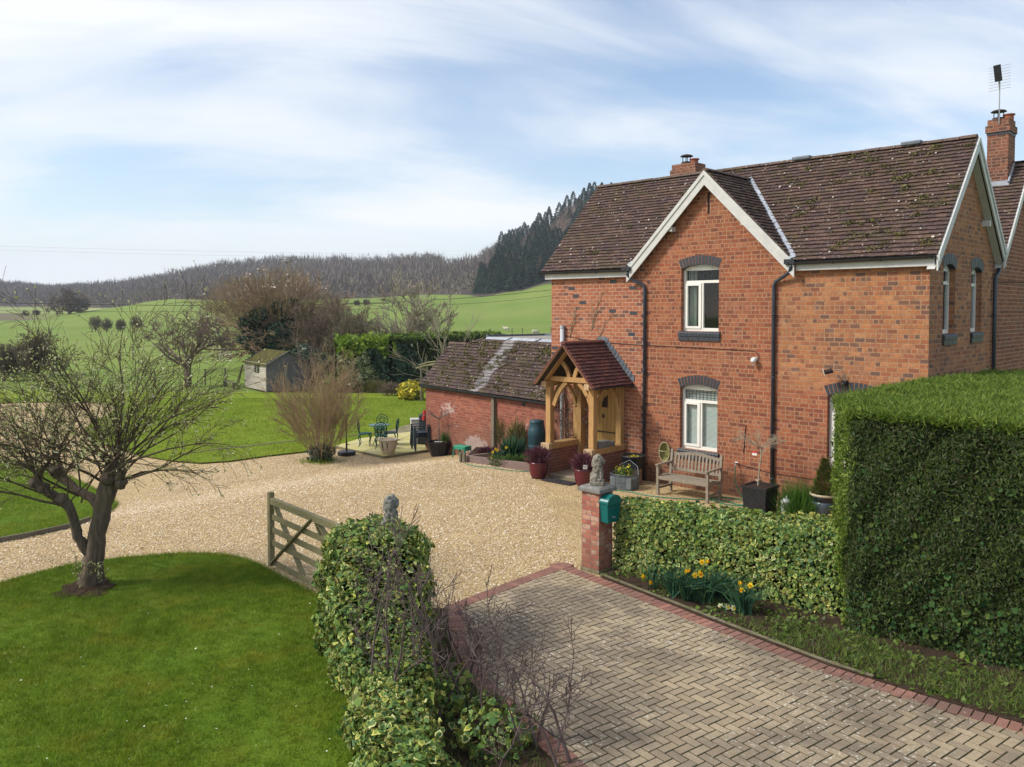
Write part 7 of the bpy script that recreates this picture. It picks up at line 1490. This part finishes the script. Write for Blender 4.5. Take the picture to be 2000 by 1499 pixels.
t = E('umbrella_base', 'round black parasol base with bare pole beside the brown shrub', 'parasol base', G(677, 889, .01)); q = MB(); q.lathe([(.27, 0), (.285, .03), (.285, .10), (.26, .125), (.05, .14), (.04, .14)], 28); ob('base', q, 'black', t, smooth=False); q = MB(); q.tube([(0, 0, .13), (0, 0, .42)], .030, 10); q.tube([(0, 0, .42), (0, 0, 1.15)], .019, 10); ob('pole', q, 'black', t); q = MB(); q.tube([(.03, 0, .33), (.09, 0, .33)], .012, 6); ob('knob', q, 'black', t)
# stack of plastic chairs
lab3 = ['grey plastic garden chair at the bottom of the stack', 'grey plastic garden chair in the middle of the stack', 'grey plastic garden chair on top of the stack by the outbuilding']
def plastic_chair(loc, rz, label):
    t = E('plastic_chair', label, 'chair', loc, rz, 'stacked grey plastic chairs'); q = MB(); q.box(-.22, .22, -.22, .22, .40, .425); ob('seat', q, 'greychair', t, bev=.01)
    q = MB(); n = 8
    vs = []
    for i in range(n + 1):
        f = i / n; y = -.21 + .42 * f; cv = .04 * math.cos((f - .5) * PI); vs += [(-.21 - .0 - cv * .6, y, .42), (-.33 - cv, y * .9, .86 + .03 * math.sin(f * PI))]
    q.add(vs, [(2 * i, 2 * i + 2, 2 * i + 3, 2 * i + 1) for i in range(n)]); q.add([(x - .018, y, z) for x, y, z in vs], [(2 * i, 2 * i + 1, 2 * i + 3, 2 * i + 2) for i in range(n)]); ob('backrest', q, 'greychair', t)
    for (x, y) in ((.21, .22), (.21, -.22), (-.22, .22), (-.22, -.22)): q = MB(); q.beam((x * 1.12, y * 1.12, 0), (x, y, .62 if x > 0 else .64), .055, .035, (0, 1, 0), .8); ob('leg', q, 'greychair', t)
    for y in (-.235, .235): q = MB(); q.beam((.24, y, .635), (-.27, y, .655), .05, .025); ob('armrest', q, 'greychair', t)
    return t
pb = G(822, 878, .09)
for i in range(3): plastic_chair((pb.x + .12 * 0 + i * -.02, pb.y, pb.z + i * .075), PI + .35 , lab3[i])
p = G(810, 866, .09); t = E('storage_box', 'tall pale grey box standing behind the stacked chairs', 'box', p, .2); q = MB(); q.box(-.13, .24, -.16, .22, 0, .78); ob('box', q, 'greybox', t, bev=.012)
q = MB(); q.box(-.14, .25, -.17, .23, .785, .83); ob('lid', q, 'greybox', t, bev=.01)
p = G(834, 866, .09); t = E('covered_barbecue', 'black covered barbecue tucked beside the outbuilding corner', 'barbecue', p, .2); q = MB(); q.lathe([(.36, 0), (.34, .3), (.31, .7), (.28, .95), (.12, 1.06), (.02, 1.08)], 10, sx=1.0, sy=.7, wob=.04); ob('cover', q, 'black', t)
p = L(-6.42, .15, 0); q = MB(); q.tube([(0, 0, 0), (0, 0, .16)], .05, 8); q.tube([(-.02, 0, -.16), (-.02, 0, -.02)], .06, 8); tag(ob('wall_lantern', q, 'red', loc=(O_[0] - .6 * 6.42, O_[1] + .8 * 6.42, .62)), 'small red lantern fixed at the outbuilding corner', 'lantern')
# ---- shed
A0 = G(521, 767); B0 = G(477, 757); D0 = G(594, 762); ang = math.atan2(B0.y - A0.y, B0.x - A0.x); la_ = 3.6; lb_ = 2.45; dirA = Vector((math.cos(ang), math.sin(ang), 0)); dirB = Vector((-dirA.y, dirA.x, 0)); dirB = dirB if dirB.x > 0 else -dirB
shed = E('garden_shed', 'small weathered timber shed with mossy green felt roof', 'shed', A0, ang)
sgn = 1 if dirB.dot(Vector((-math.sin(ang), math.cos(ang), 0))) > 0 else -1
hE, hR = 1.60, 2.22
for nm, (p0, p1), mt in (('side_wall', ((0, 0), (la_, 0)), 'shedlit'), ('gable_wall', ((0, 0), (0, sgn * lb_)), 'shedshade'), ('side_wall', ((0, sgn * lb_), (la_, sgn * lb_)), 'shedshade'), ('gable_wall', ((la_, 0), (la_, sgn * lb_)), 'shedshade')):
    q = MB(); nb = 13; dx = Vector((p1[0] - p0[0], p1[1] - p0[1], 0)); ln = dx.length; dx.normalize(); out = Vector((0, -sgn, 0)) if p0[1] == 0 and p1[1] == 0 else (Vector((0, sgn, 0)) if p0[0] != p1[0] else (Vector((-1, 0, 0)) if p0[0] == 0 else Vector((1, 0, 0))))
    gab = p0[0] == p1[0]; tot = hR if gab else hE; z = .06
    while z < tot - .02:
        f0, f1 = 0.0, 1.0
        if gab and z > hE: k_ = (z - hE) / (hR - hE) * .5; f0, f1 = k_, 1 - k_
        z2 = min(z + .112, tot if not gab else hR)
        a = Vector((p0[0], p0[1], z)) + dx * (ln * f0); b = Vector((p0[0], p0[1], z)) + dx * (ln * f1)
        q.add([a + out * .030, b + out * .030, b + out * .008 + Vector((0, 0, z2 - z)), a + out * .008 + Vector((0, 0, z2 - z)), a, b, a + Vector((0, 0, z2 - z)), b + Vector((0, 0, z2 - z))], [(0, 1, 2, 3), (0, 4, 5, 1), (4, 6, 7, 5), (0, 3, 6, 4), (1, 5, 7, 2)]); z += .108
    ob(nm, q, mt, shed)
q = MB(); rr = .12
for s_ in (0, 1):
    y0 = -sgn * .14 if s_ == 0 else sgn * (lb_ + .14); ym = sgn * lb_ / 2; z0 = hE - .08
    q.add([(-rr, y0, z0), (la_ + rr, y0, z0), (la_ + rr, ym, hR + .05), (-rr, ym, hR + .05), (-rr, y0, z0 - .035), (la_ + rr, y0, z0 - .035), (la_ + rr, ym, hR + .0), (-rr, ym, hR + .0)], [(0, 1, 2, 3), (4, 7, 6, 5), (0, 4, 5, 1), (1, 5, 6, 2), (3, 7, 4, 0)])
ob('roof', q, 'mossroof', shed)
for s_ in (0, 1): q = MB(); y0 = -sgn * .15 if s_ == 0 else sgn * (lb_ + .15); q.beam((-rr - .012, y0, hE - .10), (-rr - .012, sgn * lb_ / 2, hR + .04), .02, .07, (1, 0, 0)); ob('fascia_board', q, 'shedshade', shed)
q = MB(); q.box(1.1, 1.85, -sgn * .04 - .01, -sgn * .04 + .01, 1.02, 1.48); wn2 = ob('window', q, 'gutter', shed); q = MB(); q.box(1.46, 1.49, -sgn * .052 - .006, -sgn * .052 + .006, 1.02, 1.48); ob('glazing_bar', q, 'white', wn2)
q = MB()
for i in range(9): y = sgn * (.62 + i * .118); q.box(-.055, -.032, min(y, y + sgn * .112), max(y, y + sgn * .112), .10, 1.50)
ob('door', q, 'shedshade', shed)
q = MB(); q.box(-.034, -.006, -sgn * .035 - .02, -sgn * .035 + .02, .02, hE - .05); ob('corner_post', q, 'shedlit', shed)
q = MB(); pl = B0 + dirA * .25
for d_ in (0, .12): q.beam((pl.x - .3 - d_, pl.y, pl.z), (pl.x + .02, pl.y - d_ * .6, pl.z + 1.35), .07, .05)
tag(ob('leaning_planks', q, 'gatewood'), 'planks leaning on the left end of the shed', 'planks')
# low rail bench left of the shed
p = G(448, 758); t = E('trestle_bench', 'low rustic rail and trestle left of the shed', 'bench', p, ang); q = MB(); q.beam((-.9, 0, .34), (.9, 0, .36), .22, .05); ob('plank', q, 'post', t)
for x in (-.8, .8): q = MB(); q.box(x - .04, x + .04, -.09, .09, -.05, .32); ob('leg', q, 'post', t)
# pergola arch behind the outbuilding
p = G(823, 786); t = E('rustic_arch', 'rustic timber arch with trellis partly hidden behind the outbuilding', 'arch', p, -.35); zt_ = 1.72
for (x, y) in ((0, 0), (0, .7), (1.3, 0), (1.3, .7)): q = MB(); q.tube([(x, y, -.05), (x, y, zt_)], .045, 8); ob('post', q, 'post', t)
for (y, z) in ((0, 0), (.7, .02), (.35, .14)): q = MB(); q.tube([(-.3, y, zt_ - .05 + z), (.2, y, zt_ + .10 + z), (.7, y, zt_ + .16 + z), (1.6, y, zt_ + .02 + z)], .045, 7); ob('cross_beam', q, 'gatewood', t)
q = MB()
for i in range(12):
    for s_ in (-1, 1): x0 = .05 + i * .11; x1 = x0 + s_ * .5; lo_, hi_ = .05, 1.25; t0 = max(0, min((lo_ - x0) / (x1 - x0), (hi_ - x0) / (x1 - x0))); t1 = min(1, max((lo_ - x0) / (x1 - x0), (hi_ - x0) / (x1 - x0)));
    if t1 > t0:
        for s_ in (-1, 1):
            x0 = .05 + i * .11; x1 = x0 + s_ * .5; t0 = max(0, min((lo_ - x0) / (x1 - x0), (hi_ - x0) / (x1 - x0))); t1 = min(1, max((lo_ - x0) / (x1 - x0), (hi_ - x0) / (x1 - x0)))
            if t1 > t0: q.beam((x0 + (x1 - x0) * t0, .36 + s_ * .006, .5 + 1.1 * t0), (x0 + (x1 - x0) * t1, .36 + s_ * .006, .5 + 1.1 * t1), .03, .01, (0, 1, 0))
ob('trellis', q, 'post', t)
# ---- fences, field gate, sheep, wires
def fence(label, pts, hgt=.95, rails=2, mat='post', st=2.4, rr=.05, wire=True):
    t = E('wire_fence', label, 'fence'); P = [GT(*p) if p[1] < 740 else G(*p) for p in pts]; tops = []
    for a, b in zip(P, P[1:]):
        L_ = (b - a).length; k = max(1, int(L_ / st))
        for i in range(k + (1 if b is P[-1] else 0)):
            p = a.lerp(b, i / k); p.z = float(zg(p.x, p.y)); q = MB(); q.tube([(p.x, p.y, p.z - .1), (p.x, p.y, p.z + hgt)], rr, 6); ob('post', q, mat, t); tops.append(p)
    q = MB()
    for a, b in zip(tops, tops[1:]):
        for j in range(rails): z = hgt * (.95 - .42 * j); q.beam((a.x, a.y, a.z + z), (b.x, b.y, b.z + z), .016, .016)
    ob('wires', q, 'wire', t); return t
fence('post and wire fence at the end of the back lawn left of the shed', [(150, 760), (303, 757), (401, 753), (440, 750)], 1.0, 3, st=2.6)
fence('old stock fence crossing the paddock behind the bare tree', [(235, 705), (260, 704), (330, 703), (425, 703)], 1.25, 2, st=3.2, rr=.07)
fence('short fence running from the metal gate towards the ivy clad tree', [(452, 703), (500, 702), (560, 702)], 1.15, 2, st=2.6, rr=.06)
fence('thin fence line below the four round bushes', [(95, 652), (180, 650), (300, 648), (330, 648)], 1.1, 1, st=9, rr=.10)
fence('thin fence along the far field seen above the flat lead roof', [(958, 660), (1000, 660), (1020, 659), (1076, 658)], 1.35, 1, st=5.0, rr=.07)
a = GT(429, 706); b = GT(452, 707); t = E('metal_gate', 'pale galvanised seven bar field gate beyond the shed', 'gate', a, math.atan2(b.y - a.y, b.x - a.x)); w_ = (b - a).length
for z in (.1, .28, .46, .64, .82, 1.0, 1.18): q = MB(); q.tube([(0, 0, z), (w_, 0, z)], .028, 6); ob('bar', q, 'greybox', t)
for x in (0, w_): q = MB(); q.tube([(x, 0, .05), (x, 0, 1.2)], .04, 6); ob('stile', q, 'greybox', t)
def sheep(x, y, rz, label, grazing=True):
    p = GT(x, y); t = E('sheep', label, 'sheep', (p.x, p.y, p.z), rz, 'sheep grazing in the far field'); q = MB(); ell(q, (0, 0, .62), (.50, .24, .27), 12); ell(q, (-.25, 0, .64), (.26, .23, .25), 10); ell(q, (.28, 0, .64), (.24, .21, .24), 10)
    hx, hz_ = (.72, .36) if grazing else (.68, .92); q.tube([(.36, 0, .66), (.55, 0, (.66 + hz_) / 2 + .05), (hx - .04, 0, hz_ + .04)], [.15, .11, .08], 8); ell(q, (hx, 0, hz_), (.13, .075, .085), 8, 0, 0, .5)
    for (lx, ly) in ((.3, .12), (.3, -.12), (-.34, .12), (-.34, -.12)): q.tube([(lx, ly, .5), (lx + .01, ly, .22), (lx, ly, 0)], [.07, .04, .03], 7)
    q.tube([(-.5, 0, .66), (-.56, 0, .45)], .03, 5); lump('body', q, .035, 'sheep', t)
sheep(923, 664, .6, 'sheep grazing lowest in the field, just left of the outbuilding roof'); sheep(989, 649, 2.7, 'sheep standing alone beyond the flat roof', False); sheep(1045, 656, .2, 'sheep lying close to the house wall above the flat roof', True)
wl_ = ['lower overhead wire crossing the left field', 'upper overhead wire crossing the left field', 'overhead wire passing in front of the green hill field', 'lower thin wire across the green hill field', 'high overhead wire against the sky above the woods', 'second high wire just below it against the sky']
for i, (x0, y0, x1, y1, Y, r) in enumerate(((-150, 587, 760, 593, 85, .028), (-150, 604, 760, 603, 95, .016), (640, 594, 1130, 560, 80, .022), (760, 598, 1130, 571, 82, .016), (-100, 478, 1200, 500, 120, .007), (-100, 486, 1200, 508, 121, .006))):
    a = at_depth(x0, y0, Y); b = at_depth(x1, y1, Y); q = MB(); q.tube([a.lerp(b, f) - Vector((0, 0, .35 * 4 * f * (1 - f))) for f in np.linspace(0, 1, 9)], r, 4); tag(ob('overhead_wire', q, 'cable'), wl_[i], 'wire')
# ---- haze
q = MB(); q.box(-1300, 1300, -130, 1420, -8, 95); hz_o = ob('haze', q, 'core'); hm = bpy.data.materials.new('Haze'); hm.use_nodes = True; ht = hm.node_tree; ht.nodes.clear(); pv = N(ht, 'ShaderNodeVolumePrincipled', Density=0.00027); pv.inputs['Color'].default_value = (.80, .88, 1, 1); oo = N(ht, 'ShaderNodeOutputMaterial'); ht.links.new(pv.outputs[0], oo.inputs['Volume']); hz_o.data.materials[0] = hm; tag(hz_o, kind='stuff'); tag(hz_o, 'thin bluish haze softening the distant hills', 'haze')
